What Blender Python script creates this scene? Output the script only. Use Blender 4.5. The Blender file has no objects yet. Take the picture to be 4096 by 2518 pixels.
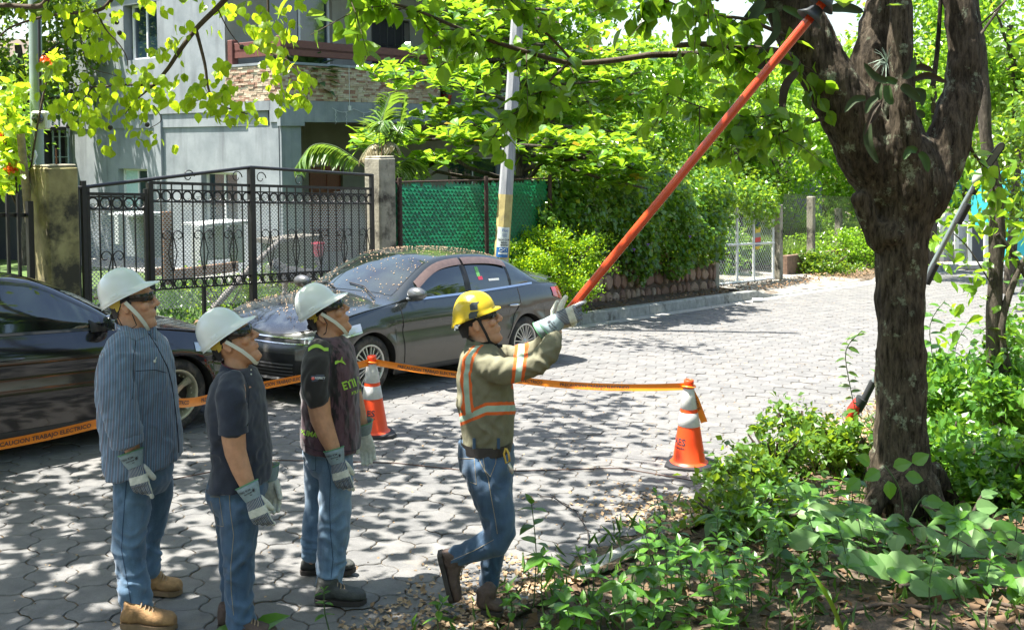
import bpy, bmesh, math, random
import numpy as np
from mathutils import Vector, Matrix
from mathutils.bvhtree import BVHTree
random.seed(7); RNG = np.random.default_rng(11)
SC = bpy.context.scene; COL = SC.collection
# camera
FPX, PX, PY, CAMH, ROLL = 1050., 512., 176., 2.2, .0097
PITCH = math.atan(.038)
cp, sp, cr, sr = math.cos(PITCH), math.sin(PITCH), math.cos(ROLL), math.sin(ROLL)
UP = Vector((0, sp, cp)); FW = Vector((0, cp, -sp)); XA = Vector((1, 0, 0))
RC = XA*cr - UP*sr; UC = XA*sr + UP*cr
CAMP = Vector((0, 0, CAMH))
cam = bpy.data.cameras.new('camera'); camo = bpy.data.objects.new('camera', cam); COL.objects.link(camo)
cam.sensor_width = 36; cam.lens = FPX/1024*36; cam.shift_y = -(314.5-PY)/1024
cam.clip_start = .05; cam.clip_end = 900
m4 = Matrix.Identity(4)
for i in range(3):
 m4[i][0] = RC[i]; m4[i][1] = UC[i]; m4[i][2] = -FW[i]; m4[i][3] = CAMP[i]
camo.matrix_world = m4; SC.camera = camo
# light
SUN_EL = math.radians(69); SUN_DIR = Vector((-.93, -.02, 0)).normalized()
S = Vector((SUN_DIR.x*math.cos(SUN_EL), SUN_DIR.y*math.cos(SUN_EL), math.sin(SUN_EL)))
wd = bpy.data.worlds.new('World'); SC.world = wd; wd.use_nodes = True
wn = wd.node_tree.nodes; wl = wd.node_tree.links; wn.clear()
sky = wn.new('ShaderNodeTexSky'); sky.sky_type = 'NISHITA'; sky.sun_disc = False
sky.sun_elevation = SUN_EL; sky.sun_rotation = math.atan2(S.x, S.y); sky.dust_density = 2.5; sky.air_density = 1.2
bg = wn.new('ShaderNodeBackground'); bg.inputs[1].default_value = .092
wo = wn.new('ShaderNodeOutputWorld'); wl.new(sky.outputs[0], bg.inputs[0]); wl.new(bg.outputs[0], wo.inputs[0])
sl = bpy.data.lights.new('sun', 'SUN'); sl.energy = 5.0; sl.angle = math.radians(.55); sl.color = (1, .955, .88)
so = bpy.data.objects.new('sun', sl); COL.objects.link(so); so.rotation_euler = S.to_track_quat('Z', 'Y').to_euler()
SC.view_settings.view_transform = 'Standard'; SC.view_settings.look = 'None'
SC.view_settings.gamma = 1; SC.view_settings.exposure = 1.95; SC.view_settings.use_curve_mapping = False
SC.render.engine = 'CYCLES'
cy = SC.cycles; cy.max_bounces = 8; cy.diffuse_bounces = 4; cy.glossy_bounces = 3; cy.transmission_bounces = 6
cy.transparent_max_bounces = 8; cy.caustics_reflective = False; cy.caustics_refractive = False; cy.sample_clamp_indirect = 6
# place frame: a along the street, b across it, street falls along a
def ray(x, y):
 u = (x-PX)/FPX; v = (PY-y)/FPX
 return RC*u + UC*v + FW
_r = ray(1324, 215); _n = math.hypot(_r.x, _r.y); D1 = (_r.x/_n, _r.y/_n); KS = -_r.z/_n
def AB(P): return (P[0]*D1[0]+P[1]*D1[1], -P[0]*D1[1]+P[1]*D1[0])
def W(a, b, h=0.): return Vector((a*D1[0]-b*D1[1], a*D1[1]+b*D1[0], -KS*a+h))
def G(x, y, h=0.):
 d = ray(x, y); t = -(CAMH-h)/(d.z+KS*(d.x*D1[0]+d.y*D1[1])); return CAMP+d*t
def AT(x, y, dep): return CAMP+ray(x, y)*dep
def DEP(P): return (Vector(P)-CAMP).dot(FW)
def ONLINE(x, y, b):
 """point seen at a pixel on the vertical sheet b = const"""
 d = ray(x, y); t = b/(-d.x*D1[1]+d.y*D1[0]); return CAMP+d*t
def ONA(x, y, a):
 d = ray(x, y); t = a/(d.x*D1[0]+d.y*D1[1]); return CAMP+d*t
def sstep(a, b, x):
 t = min(1, max(0, (x-a)/(b-a))); return t*t*(3-2*t)
def yardz(a, b):
 """height of the ground above the tilted street plane"""
 y = -.65 - (-KS*min(a, 16)) if a < 60 else .4
 y = y if a > -30 else .3
 y = max(-1.5, min(1.2, y))
 h = y*sstep(11.2, 15.5, b) if b > 10 else 0.
 if b > 40: h += (b-40)*.12
 return h
D1V = Vector((D1[0], D1[1], -KS)).normalized(); D1H = Vector((D1[0], D1[1], 0)); D2V = Vector((-D1[1], D1[0], 0)); ZV = Vector((0, 0, 1))
HR = Matrix((( D1H.x, D2V.x, 0), (D1H.y, D2V.y, 0), (0, 0, 1)))
# materials
def srgb(*c):
 return tuple(((x/255)/12.92 if x/255 <= .04045 else ((x/255+.055)/1.055)**2.4) for x in c)
class NT:
 def __init__(s, name):
  s.m = bpy.data.materials.new(name); s.m.use_nodes = True; s.t = s.m.node_tree; s.n = s.t.nodes; s.n.clear()
  s.out = s.n.new('ShaderNodeOutputMaterial')
 def N(s, typ, **k):
  n = s.n.new('ShaderNode'+typ)
  for a, v in k.items():
   if a.startswith('i_'):
    a = a[2:]; sock = n.inputs[int(a)] if a.isdigit() else n.inputs[a.replace('_', ' ')]
    if isinstance(v, bpy.types.NodeSocket): s.t.links.new(v, sock)
    else: sock.default_value = v
   else: setattr(n, a, v)
  return n
 def L(s, a, b): s.t.links.new(a, b)
 def noise(s, vec, scale, detail=4, rough=.55):
  return s.N('TexNoise', i_Vector=vec, i_Scale=scale, i_Detail=detail, i_Roughness=rough).outputs['Fac']
 def ramp(s, fac, stops, interp='LINEAR'):
  r = s.N('ValToRGB', i_0=fac); e = r.color_ramp; e.interpolation = interp
  while len(e.elements) > 1: e.elements.remove(e.elements[-1])
  e.elements[0].position = stops[0][0]; c = stops[0][1]; e.elements[0].color = (*c, 1) if len(c) == 3 else c
  for p, c in stops[1:]:
   x = e.elements.new(p); x.color = (*c, 1) if len(c) == 3 else c
  return r.outputs[0]
 def mix(s, f, a, b, mode='MIX'):
  n = s.N('Mix', data_type='RGBA', blend_type=mode)
  for sock, v in ((n.inputs[0], f), (n.inputs[6], a), (n.inputs[7], b)):
   if isinstance(v, bpy.types.NodeSocket): s.L(v, sock)
   elif isinstance(v, (int, float)): sock.default_value = v
   else: sock.default_value = (*v, 1)
  return n.outputs[2]
 def math(s, op, a, b=0.):
  return s.N('Math', operation=op, i_0=a, i_1=b).outputs[0]
 def bump(s, h, strength=.3, dist=.01):
  return s.N('Bump', i_Strength=strength, i_Distance=dist, i_Height=h).outputs[0]
 def bsdf(s, color, rough=.7, metal=0., spec=.5, normal=None, coat=0., **k):
  p = s.N('BsdfPrincipled')
  for key, v in dict(Base_Color=color, Roughness=rough, Metallic=metal, Specular_IOR_Level=spec, Coat_Weight=coat, **k).items():
   sock = p.inputs[key.replace('_', ' ')]
   if isinstance(v, bpy.types.NodeSocket): s.L(v, sock)
   elif key == 'Base_Color': sock.default_value = (*v, 1)
   else: sock.default_value = v
  if normal is not None: s.L(normal, p.inputs['Normal'])
  s.L(p.outputs[0], s.out.inputs[0]); return p
 def coord(s, which='Object'): return s.N('TexCoord').outputs[which]
 def geo(s): return s.N('NewGeometry').outputs['Position']
 def attr(s, name): return s.N('Attribute', attribute_name=name).outputs['Fac']
MATS = {}
def simple(name, col, rough=.6, metal=0., var=.12, scale=18., bump=.0, spec=.5, coat=0., dirt=None, objrnd=0.):
 """a plain surface with mottled tone, optional grain relief and dirt patches"""
 if name in MATS: return MATS[name]
 t = NT(name); P = t.geo(); f = t.noise(P, scale, 5)
 lo = tuple(c*(1-var) for c in col); hi = tuple(min(1, c*(1+var)) for c in col)
 c = t.ramp(f, [(.3, lo), (.7, hi)])
 if dirt:
  d = t.ramp(t.noise(P, dirt[1], 6, .65), [(dirt[2], (0, 0, 0)), (dirt[2]+.14, (1, 1, 1))])
  c = t.mix(d, c, dirt[0])
 if objrnd:
  r = t.N('ObjectInfo').outputs['Random']
  c = t.mix(1, c, t.ramp(r, [(0, (1-objrnd,)*3), (1, (1+objrnd,)*3)]), 'MULTIPLY')
 nb = t.bump(t.noise(P, scale*4, 4), bump, .01) if bump else None
 t.bsdf(c, rough, metal, spec, nb, coat); MATS[name] = t.m; return t.m
def leafmat(name, dark, light, trans, tw=.45, rough=.42, spec=.5, yellow=None, old=0.):
 t = NT(name); r = t.attr('rnd')
 stops = [(0, dark), (.8, light)]
 if yellow: stops.append((.97, light)); stops.append((1, yellow))
 c = t.ramp(r, stops)
 p = t.bsdf(c, rough, 0, spec)
 tr = t.N('BsdfTranslucent'); tc = t.ramp(r, [(0, tuple(x*.6 for x in trans)), (1, trans)]); t.L(tc, tr.inputs[0])
 mx = t.N('MixShader'); mx.inputs[0].default_value = tw
 t.L(p.outputs[0], mx.inputs[1]); t.L(tr.outputs[0], mx.inputs[2]); t.L(mx.outputs[0], t.out.inputs[0])
 MATS[name] = t.m; return t.m
# object helpers
def tag(o, label=None, cat=None, group=None, kind=None):
 if label: o['label'] = label
 if cat: o['category'] = cat
 if group: o['group'] = group
 if kind: o['kind'] = kind
 return o
def empty(name, loc=(0, 0, 0), rot=None, parent=None, **k):
 o = bpy.data.objects.new(name, None); COL.objects.link(o); o.empty_display_size = .1
 M = (rot.to_4x4() if rot is not None else Matrix.Identity(4)); M.translation = Vector(loc); o.matrix_world = M
 o['_m'] = 1; del o['_m']
 WM[o.name] = M.copy()
 return tag(o, **k)
WM = {}
def wm(o): return WM.get(o.name, Matrix.Identity(4))
def attach(o, parent):
 """parent keeps the child's place in the world"""
 if parent is not None:
  o.parent = parent; o.matrix_parent_inverse = wm(parent).inverted()
def link(name, me, mat=None, parent=None, M=None, smooth=False):
 o = bpy.data.objects.new(name, me); COL.objects.link(o)
 if M is not None: o.matrix_world = M; WM[o.name] = M.copy()
 attach(o, parent)
 if mat is not None:
  for m in (mat if isinstance(mat, (list, tuple)) else [mat]): me.materials.append(m)
 if smooth: me.polygons.foreach_set('use_smooth', [True]*len(me.polygons))
 return o
def copytree(o, M, parent=None):
 """copy a thing, its parts and sub-parts to a new place"""
 c = o.copy(); COL.objects.link(c)
 if parent is None: c.matrix_world = M; WM[c.name] = M.copy()
 else: c.parent = parent; c.matrix_parent_inverse = o.matrix_parent_inverse.copy()
 for ch in KIDS.get(o.name, []): copytree(ch, None, c)
 return c
KIDS = {}
class MB:
 """collects shapes into one mesh; faces keep a material slot and a smooth flag"""
 def __init__(s): s.v = []; s.f = []; s.mi = []; s.sm = []; s.T = None; s.cm = 0
 def add(s, vs, fs, smooth=False, mi=None):
  n = len(s.v)
  s.v += [tuple(s.T @ Vector(v)) if s.T is not None else tuple(v) for v in vs]
  for f in fs: s.f.append(tuple(i+n for i in f)); s.mi.append(s.cm if mi is None else mi); s.sm.append(smooth)
 def box(s, c, size, R=None, bev=0., mi=None):
  x, y, z = size[0]/2, size[1]/2, size[2]/2; b = min(bev, x*.9, y*.9, z*.9); c = Vector(c)
  if b <= 0:
   vs = [(i, j, k) for k in (-z, z) for j in (-y, y) for i in (-x, x)]
   fs = [(0, 2, 3, 1), (4, 5, 7, 6), (0, 1, 5, 4), (2, 6, 7, 3), (0, 4, 6, 2), (1, 3, 7, 5)]
  else:
   ring = [(-x+b, -y), (x-b, -y), (x, -y+b), (x, y-b), (x-b, y), (-x+b, y), (-x, y-b), (-x, -y+b)]
   inn = [(-x+b, -y+b), (x-b, -y+b), (x-b, -y+b), (x-b, y-b), (x-b, y-b), (-x+b, y-b), (-x+b, y-b), (-x+b, -y+b)]
   vs = [(p[0], p[1], -z) for p in inn]+[(p[0], p[1], -z+b) for p in ring]+[(p[0], p[1], z-b) for p in ring]+[(p[0], p[1], z) for p in inn]
   fs = [tuple(reversed(range(8))), tuple(range(24, 32))]
   for k in range(3):
    for i in range(8):
     j = (i+1) % 8; fs.append((k*8+i, k*8+j, k*8+8+j, k*8+8+i))
  vs = [c+(R @ Vector(v) if R is not None else Vector(v)) for v in vs]; s.add(vs, fs, False, mi)
 def tube(s, pts, rad, n=8, cap=True, smooth=True, mi=None, flat=1., up=None):
  pts = [Vector(p) for p in pts]; m = len(pts)
  rad = [rad]*m if isinstance(rad, (int, float, tuple)) else rad
  vs = []; last = Vector(up) if up is not None else None
  for i, p in enumerate(pts):
   t = (pts[min(i+1, m-1)]-pts[max(i-1, 0)])
   t = t.normalized() if t.length > 1e-9 else Vector((0, 0, 1))
   if last is None: last = Vector((0, 0, 1)) if abs(t.z) < .9 else Vector((1, 0, 0))
   u = (last-t*last.dot(t)); u = u.normalized() if u.length > 1e-6 else t.orthogonal().normalized()
   w = t.cross(u); last = u
   r = rad[i]; ra, rb = (r if isinstance(r, (tuple, list)) else (r, r*flat))
   for k in range(n):
    a = 2*math.pi*k/n; vs.append(p+u*(math.cos(a)*ra)+w*(math.sin(a)*rb))
  fs = [(i*n+k, i*n+(k+1) % n, (i+1)*n+(k+1) % n, (i+1)*n+k) for i in range(m-1) for k in range(n)]
  s.add(vs, fs, smooth, mi)
  if cap:
   s.add(vs[:n], [tuple(reversed(range(n)))], False, mi); s.add(vs[-n:], [tuple(range(n))], False, mi)
 def cyl(s, p0, p1, r0, r1=None, n=12, **k): s.tube([p0, p1], [r0, r0 if r1 is None else r1], n, **k)
 def lathe(s, prof, n=24, c=(0, 0, 0), R=None, smooth=True, mi=None, sx=1., sy=1.):
  vs = []; c = Vector(c)
  for r, z in prof:
   for k in range(n):
    a = 2*math.pi*k/n; v = Vector((r*math.cos(a)*sx, r*math.sin(a)*sy, z)); vs.append(c+(R @ v if R is not None else v))
  fs = [(i*n+k, i*n+(k+1) % n, (i+1)*n+(k+1) % n, (i+1)*n+k) for i in range(len(prof)-1) for k in range(n)]
  s.add(vs, fs, smooth, mi)
 def prism(s, poly, O, X, Y, depth, mi=None):
  """flat outline poly in plane O,X,Y pushed out by depth along X x Y"""
  O = Vector(O); X = Vector(X); Y = Vector(Y); Nn = X.cross(Y).normalized()
  a = [O+X*p[0]+Y*p[1] for p in poly]; b = [v+Nn*depth for v in a]; n = len(poly)
  s.add(a+b, [tuple(reversed(range(n))), tuple(range(n, 2*n))]+[(i, (i+1) % n, n+(i+1) % n, n+i) for i in range(n)], False, mi)
 def quad(s, a, b, c, d, mi=None, smooth=False): s.add([a, b, c, d], [(0, 1, 2, 3)], smooth, mi)
 def sphere(s, c, r, n=10, m=6, R=None, mi=None):
  c = Vector(c); r = (r, r, r) if isinstance(r, (int, float)) else r; vs = []
  for i in range(m+1):
   t = math.pi*i/m
   for k in range(n):
    a = 2*math.pi*k/n; v = Vector((r[0]*math.sin(t)*math.cos(a), r[1]*math.sin(t)*math.sin(a), r[2]*math.cos(t)))
    vs.append(c+(R @ v if R is not None else v))
  fs = [(i*n+k, (i+1)*n+k, (i+1)*n+(k+1) % n, i*n+(k+1) % n) for i in range(m) for k in range(n)]; s.add(vs, fs, True, mi)
 def grid(s, P, smooth=True, mi=None, closeu=False):
  nu = len(P); nv = len(P[0]); vs = [v for r in P for v in r]; fs = []
  for i in range(nu if closeu else nu-1):
   for j in range(nv-1): i2 = (i+1) % nu; fs.append((i*nv+j, i2*nv+j, i2*nv+j+1, i*nv+j+1))
  s.add(vs, fs, smooth, mi)
 def mesh(s, name='mesh', M=None):
  me = bpy.data.meshes.new(name)
  vs = s.v
  if M is not None: Mi = M.inverted(); vs = [tuple(Mi @ Vector(v)) for v in vs]
  me.from_pydata(vs, [], s.f); me.polygons.foreach_set('material_index', s.mi); me.polygons.foreach_set('use_smooth', s.sm); me.update(); return me
 def build(s, name, mat, parent=None, local=False, **k):
  """shapes are in world space unless local=True; a top-level build() stands at its own base point"""
  if parent is not None:
   M = wm(parent).copy()
   me = s.mesh(name, None if local else M)
   o = bpy.data.objects.new(name, me); COL.objects.link(o); o.parent = parent; WM[o.name] = M; KIDS.setdefault(parent.name, []).append(o)
  else:
   a = np.array(s.v); c = ((a[:, 0].min()+a[:, 0].max())/2, (a[:, 1].min()+a[:, 1].max())/2, a[:, 2].min())
   M = Matrix.Translation(c) if not local else Matrix.Identity(4)
   o = bpy.data.objects.new(name, s.mesh(name, M)); COL.objects.link(o); o.matrix_world = M; WM[o.name] = M.copy()
  for m in (mat if isinstance(mat, (list, tuple)) else [mat]): o.data.materials.append(m)
  return tag(o, **k)
def inst(o, M, parent, name=None):
 """another piece with the mesh of o, placed at world matrix M under parent"""
 c = bpy.data.objects.new(name or o.name.split('.')[0], o.data); COL.objects.link(c)
 for k in ('kind', 'label'):
  if k in o and parent is not None and k == 'kind': c[k] = o[k]
 c.parent = parent; c.matrix_local = wm(parent).inverted() @ M; WM[c.name] = M.copy(); KIDS.setdefault(parent.name, []).append(c); return c
def npmesh(name, V, F, mat, parent=None, smooth=False, attrs=None, origin=None, uvs=None, **k):
 """fast mesh from numpy arrays; F is (n,3) or (n,4)"""
 V = np.asarray(V, float); F = np.asarray(F)
 M = wm(parent).copy() if parent is not None else Matrix.Translation(origin if origin is not None else (0, 0, 0))
 Mi = np.array(M.inverted()); V2 = V @ Mi[:3, :3].T + Mi[:3, 3]
 me = bpy.data.meshes.new(name); n, w = F.shape
 me.vertices.add(len(V2)); me.vertices.foreach_set('co', V2.astype(np.float32).ravel())
 me.loops.add(n*w); me.loops.foreach_set('vertex_index', F.astype(np.int32).ravel())
 me.polygons.add(n); me.polygons.foreach_set('loop_start', np.arange(0, n*w, w, dtype=np.int32))
 me.polygons.foreach_set('loop_total', np.full(n, w, dtype=np.int32))
 me.polygons.foreach_set('use_smooth', np.full(n, smooth)); me.update(calc_edges=True)
 for an, av in (attrs or {}).items():
  at = me.attributes.new(an, 'FLOAT', 'POINT'); at.data.foreach_set('value', np.asarray(av, np.float32))
 o = bpy.data.objects.new(name, me); COL.objects.link(o)
 if parent is not None: o.parent = parent; KIDS.setdefault(parent.name, []).append(o)
 else: o.matrix_world = M
 WM[o.name] = M.copy()
 for m in (mat if isinstance(mat, (list, tuple)) else [mat]): me.materials.append(m)
 return tag(o, **k)
def vnoise(P, scale=1., seed=0):
 P = np.asarray(P, float)*scale; i = np.floor(P).astype(np.int64); f = P-i; f = f*f*(3-2*f); out = np.zeros(len(P))
 def h(a):
  n = a[:, 0]*374761393+a[:, 1]*668265263+a[:, 2]*1274126177+seed*974634777
  n = (n ^ (n >> 13))*1274126177; n = n ^ (n >> 16); return (n & 0xffffff)/float(0xffffff)
 for dx in (0, 1):
  for dy in (0, 1):
   for dz in (0, 1):
    w = (f[:, 0] if dx else 1-f[:, 0])*(f[:, 1] if dy else 1-f[:, 1])*(f[:, 2] if dz else 1-f[:, 2])
    out += w*h(i+np.array([dx, dy, dz]))
 return out*2-1
def vfbm(P, scale=1., oct=3, seed=0):
 r = 0; a = 1.
 for o in range(oct): r = r+a*vnoise(P, scale*2**o, seed+o*7); a *= .5
 return r
# leaves
def _leaf(shape):
 if shape == 'fold':      # 2 triangles folded along the midrib
  V = [(0, 0, 0), (.34, .45, .07), (0, 1, -.08), (-.34, .45, .07)]; F = [(0, 1, 2), (0, 2, 3)]
 elif shape == 'oval':    # 8 triangles, pointed oval, arched
  xs = [(0, 0), (.26, .2), (.36, .45), (.24, .75)]; V = [(0, 0, 0)]
  for x, y in xs[1:]: V += [(-x, y, .07-.25*y*y), (0, y, -.0-.25*y*y), (x, y, .07-.25*y*y)]
  V += [(0, 1.04, -.27)]
  F = [(0, 2, 1), (0, 3, 2), (1, 2, 5), (1, 5, 4), (2, 3, 6), (2, 6, 5), (4, 5, 8), (4, 8, 7), (5, 6, 9), (5, 9, 8), (7, 8, 10), (8, 9, 10)]
 elif shape == 'obov':    # broad towards the tip (sea almond)
  xs = [(.1, .2), (.26, .5), (.33, .8)]; V = [(0, 0, 0)]
  for x, y in xs: V += [(-x, y, .06-.12*y*y), (0, y, -.12*y*y), (x, y, .06-.12*y*y)]
  V += [(0, 1., -.14)]
  F = [(0, 2, 1), (0, 3, 2), (1, 2, 5), (1, 5, 4), (2, 3, 6), (2, 6, 5), (4, 5, 8), (4, 8, 7), (5, 6, 9), (5, 9, 8), (7, 8, 10), (8, 9, 10)]
 elif shape == 'lance':
  V = [(0, 0, 0), (.11, .3, .03), (.12, .6, -.02), (0, 1, -.25), (-.12, .6, -.02), (-.11, .3, .03), (0, .3, 0), (0, .6, -.06)]
  F = [(0, 1, 6), (0, 6, 5), (6, 1, 2), (6, 2, 7), (5, 6, 7), (5, 7, 4), (7, 2, 3), (4, 7, 3)]
 return np.array(V, float), np.array(F)
LEAFT = {k: _leaf(k) for k in ('fold', 'oval', 'obov', 'lance')}
def unit(a): return a/np.maximum(1e-9, np.linalg.norm(a, axis=-1, keepdims=True))
def leafmesh(P, D, Nn, Sz, shape='fold', width=1., rnd=None, seed=0):
 V, F = LEAFT[shape]; V = V.copy(); V[:, 0] *= width
 P = np.asarray(P, float); n = len(P); D = unit(np.asarray(D, float)); Nn = np.asarray(Nn, float)
 X = unit(np.cross(D, Nn)); Z = np.cross(X, D); Sz = np.broadcast_to(Sz, (n,))
 A = P[:, None, :]+Sz[:, None, None]*(V[None, :, 0, None]*X[:, None, :]+V[None, :, 1, None]*D[:, None, :]+V[None, :, 2, None]*Z[:, None, :])
 Fa = F[None]+(np.arange(n)*len(V))[:, None, None]
 r = np.random.default_rng(seed).random(n) if rnd is None else rnd
 return A.reshape(-1, 3), Fa.reshape(-1, 3), np.repeat(r, len(V))
def leaves(name, P, D, Nn, Sz, mat, parent=None, shape='fold', width=1., rnd=None, seed=0, **k):
 V, F, R = leafmesh(P, D, Nn, Sz, shape, width, rnd, seed)
 return npmesh(name, V, F, mat, parent, attrs={'rnd': R}, **k)
def merge(parts):
 V = []; F = []; R = []; n = 0
 for v, f, r in parts: V.append(v); F.append(f+n); R.append(r); n += len(v)
 return np.concatenate(V), np.concatenate(F), np.concatenate(R)
def rdir(n, rng, up=0., spread=1.):
 d = rng.normal(size=(n, 3))*spread; d[:, 2] += up; return unit(d)
# SETTING
def t_ground():
 t = NT('soil_and_litter'); P = t.geo()
 n1 = t.noise(P, 1.3, 6, .6); n2 = t.noise(P, 30, 5, .7)
 c = t.ramp(n2, [(.25, (.035, .024, .016)), (.5, (.10, .07, .045)), (.72, (.24, .17, .11)), (.85, (.35, .27, .19))])
 c = t.mix(t.ramp(n1, [(.45, (0, 0, 0)), (.6, (1, 1, 1))]), c, (.075, .06, .038))
 t.bsdf(c, .9, normal=t.bump(n2, .8, .03)); return t.m
M_SOIL = t_ground()
def t_grass():
 t = NT('short_grass_soil'); P = t.geo(); c = t.ramp(t.noise(P, 3, 6, .65), [(.3, (.035, .06, .012)), (.6, (.07, .13, .022)), (.8, (.12, .11, .06))])
 t.bsdf(c, .9, normal=t.bump(t.noise(P, 60, 4), .8, .03)); return t.m
M_GRASSB = t_grass()
av = sorted(set([-160, -80, -40, -20, -10, -5]+[i*.5 for i in range(-4, 60)]+[32, 36, 40, 46, 54, 64, 80, 110, 160, 260, 420]))
bv = sorted(set([-300, -120, -60, -30, -15, -8]+[i*.4-4 for i in range(0, 56)]+[19, 21, 24, 28, 34, 40, 48, 60, 80, 120, 200, 320]))
mb = MB(); rows = []
for a in av:
 r = []
 for b in bv:
  h = yardz(a, b)-.03
  if 3.2 < b < 9.95: h = -.09
  if b < 3.2: h += .05*vnoise([(a*.9, b*.9, 0)], 1)[0]+.03*max(0, min(3, 3.2-b))
  if a > 60: h += (a-60)*.10
  r.append(W(a, b, h))
 rows.append(r)
mb.grid(rows, True)
ground = mb.build('ground', M_SOIL, local=True, kind='structure')
# road of hexagonal concrete pavers
def t_paver():
 t = NT('concrete_paver'); P = t.geo(); r = t.N('ObjectInfo').outputs['Random']; a = t.attr('rnd')
 rr = t.math('FRACT', t.math('ADD', r, a))
 c = t.ramp(rr, [(0, (.135, .135, .134)), (.5, (.153, .151, .148)), (1, (.172, .168, .162))])
 c = t.mix(.75, c, t.ramp(t.noise(P, 7, 6, .65), [(.3, (.6, .6, .6)), (.7, (1.2, 1.19, 1.16))]), 'MULTIPLY')
 fine = t.noise(P, 160, 3, .7)
 c = t.mix(.6, c, t.ramp(fine, [(.35, (.7, .7, .7)), (.65, (1.15, 1.15, 1.15))]), 'MULTIPLY')
 sp_ = t.ramp(t.noise(P, 2.2, 5, .7), [(.62, (0, 0, 0)), (.75, (1, 1, 1))])
 c = t.mix(sp_, c, (.20, .17, .135))
 t.bsdf(c, .82, spec=.35, normal=t.bump(t.math('ADD', fine, t.noise(P, 25, 4)), .55, .006)); return t.m
M_PAVER = t_paver()
def t_joint():
 t = NT('joint_dirt'); P = t.geo()
 c = t.ramp(t.noise(P, 45, 5, .7), [(.3, (.03, .026, .012)), (.5, (.085, .062, .034)), (.7, (.24, .16, .09))])
 t.bsdf(c, .95, normal=t.bump(t.noise(P, 90, 3), .7, .01)); return t.m
M_JOINT = t_joint()
road = empty('road', W(8, 6.5, 0), kind='structure')
mb = MB(); mb.grid([[W(a, b, -.009) for b in (3.3, 5, 7, 9.7)] for a in (-14, -4, 0, 4, 8, 12, 20, 30, 40, 60)], True)
mb.build('joint_bed', M_JOINT, road)
RX = .142
def paver_outline():
 pts = []
 for k in range(6):
  a0 = math.pi/3*k; a1 = math.pi/3*(k+1)
  p0 = Vector((math.cos(a0)*RX, math.sin(a0)*RX)); p1 = Vector((math.cos(a1)*RX, math.sin(a1)*RX))
  nrm = ((p0+p1)/2).normalized(); pts.append(p0)
  w = .012 if k % 2 == 0 else -.012
  w2 = (.012 if k in (0, 4, 2) else -.012)
  sgn = 1 if k < 3 else -1
  pts.append(p0.lerp(p1, .3)+nrm*w*sgn*1.0); pts.append(p0.lerp(p1, .7)-nrm*w*sgn*1.0)
 return pts
def paver_local():
 pts = []
 off = {0: .0078, 1: -.0078, 2: .0078}
 for k in range(6):
  a0 = math.pi/3*k; a1 = a0+math.pi/3
  p0 = Vector((math.cos(a0)*RX, math.sin(a0)*RX)); p1 = Vector((math.cos(a1)*RX, math.sin(a1)*RX)); nn = ((p0+p1)/2).normalized()
  o = off[k % 3]; s_ = 1 if k < 3 else 1
  pts.append(p0)
  pts.append(p0.lerp(p1, .32)+nn*o); pts.append(p0.lerp(p1, .68)-nn*o)
 return pts
PO = paver_local(); nP = len(PO)
def paver_verts():
 V = []
 for sc_, z in ((.985, -.03), (.975, -.005), (.935, 0.)):
  for p in PO: V.append((p.x*sc_, p.y*sc_, z))
 F = []
 for k in range(2):
  for i in range(nP): j = (i+1) % nP; F.append((k*nP+i, k*nP+j, (k+1)*nP+j, (k+1)*nP+i))
 return V, F
PV, PF = paver_verts()
pm = bpy.data.meshes.new('paving_stone'); pm.from_pydata(PV, [], PF[nP:]+[tuple(range(2*nP, 3*nP))]); pm.materials.append(M_PAVER)
PXA = D2V; PYA = D1V; PZA = PXA.cross(PYA).normalized(); PZA = PZA if PZA.z > 0 else -PZA
cells = []
j0 = int(-13/(RX*1.7320508)); 
for i in range(int(3.35/(1.5*RX)), int(9.6/(1.5*RX))+1):
 b = i*1.5*RX
 for j in range(j0, int(58/(RX*1.7320508))):
  a = (j+(.5 if i % 2 else 0))*RX*1.7320508
  if 3.45 < b < 9.6: cells.append((a, b))
def inview(P, m=40):
 q = P-CAMP; z = q.dot(FW)
 if z < .3: return None
 x = PX+FPX*q.dot(RC)/z; y = PY-FPX*q.dot(UC)/z
 return (x, y, z) if -m < x < 1024+m and -m < y < 629+m else None
near = []; rest = []
for a, b in cells:
 v = inview(W(a, b), 10)
 (near if v else rest).append((v[2] if v else 99, a, b))
near.sort(); rest = rest+near[300:]; near = near[:300]
prng = random.Random(3)
for d, a, b in near:
 o = bpy.data.objects.new('paving_stone', pm); COL.objects.link(o); o.parent = road
 R = Matrix((PXA, PYA, PZA)).transposed() @ Matrix.Rotation(prng.gauss(0, .012), 3, 'Z') @ Matrix.Rotation(prng.gauss(0, .007), 3, 'X') @ Matrix.Rotation(prng.gauss(0, .007), 3, 'Y')
 M = R.to_4x4(); M.translation = W(a, b, prng.gauss(0, .0018)); o.matrix_local = wm(road).inverted() @ M
rest = [r for r in rest if r[1] < 45]
RV = []; Tm = np.array(PV); n0 = len(Tm)
cen = np.array([list(W(a, b, prng.gauss(0, .0022))) for d, a, b in rest]); tl = np.array([[prng.gauss(0, .006), prng.gauss(0, .006)] for _ in rest])
ax = np.array([list(PXA), list(PYA), list(PZA)])
loc = np.repeat(Tm[None], len(rest), 0); loc[:, :, 2] += loc[:, :, 0]*tl[:, None, 0]+loc[:, :, 1]*tl[:, None, 1]
V = cen[:, None, :]+loc @ ax
F4 = np.array(PF[nP:]); F3 = np.array([(2*nP, 2*nP+i, 2*nP+i+1) for i in range(1, nP-1)])
F = np.concatenate([F4[:, [0, 1, 2]], F4[:, [0, 2, 3]], F3]); Fa = (F[None]+(np.arange(len(rest))*n0)[:, None, None]).reshape(-1, 3)
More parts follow.
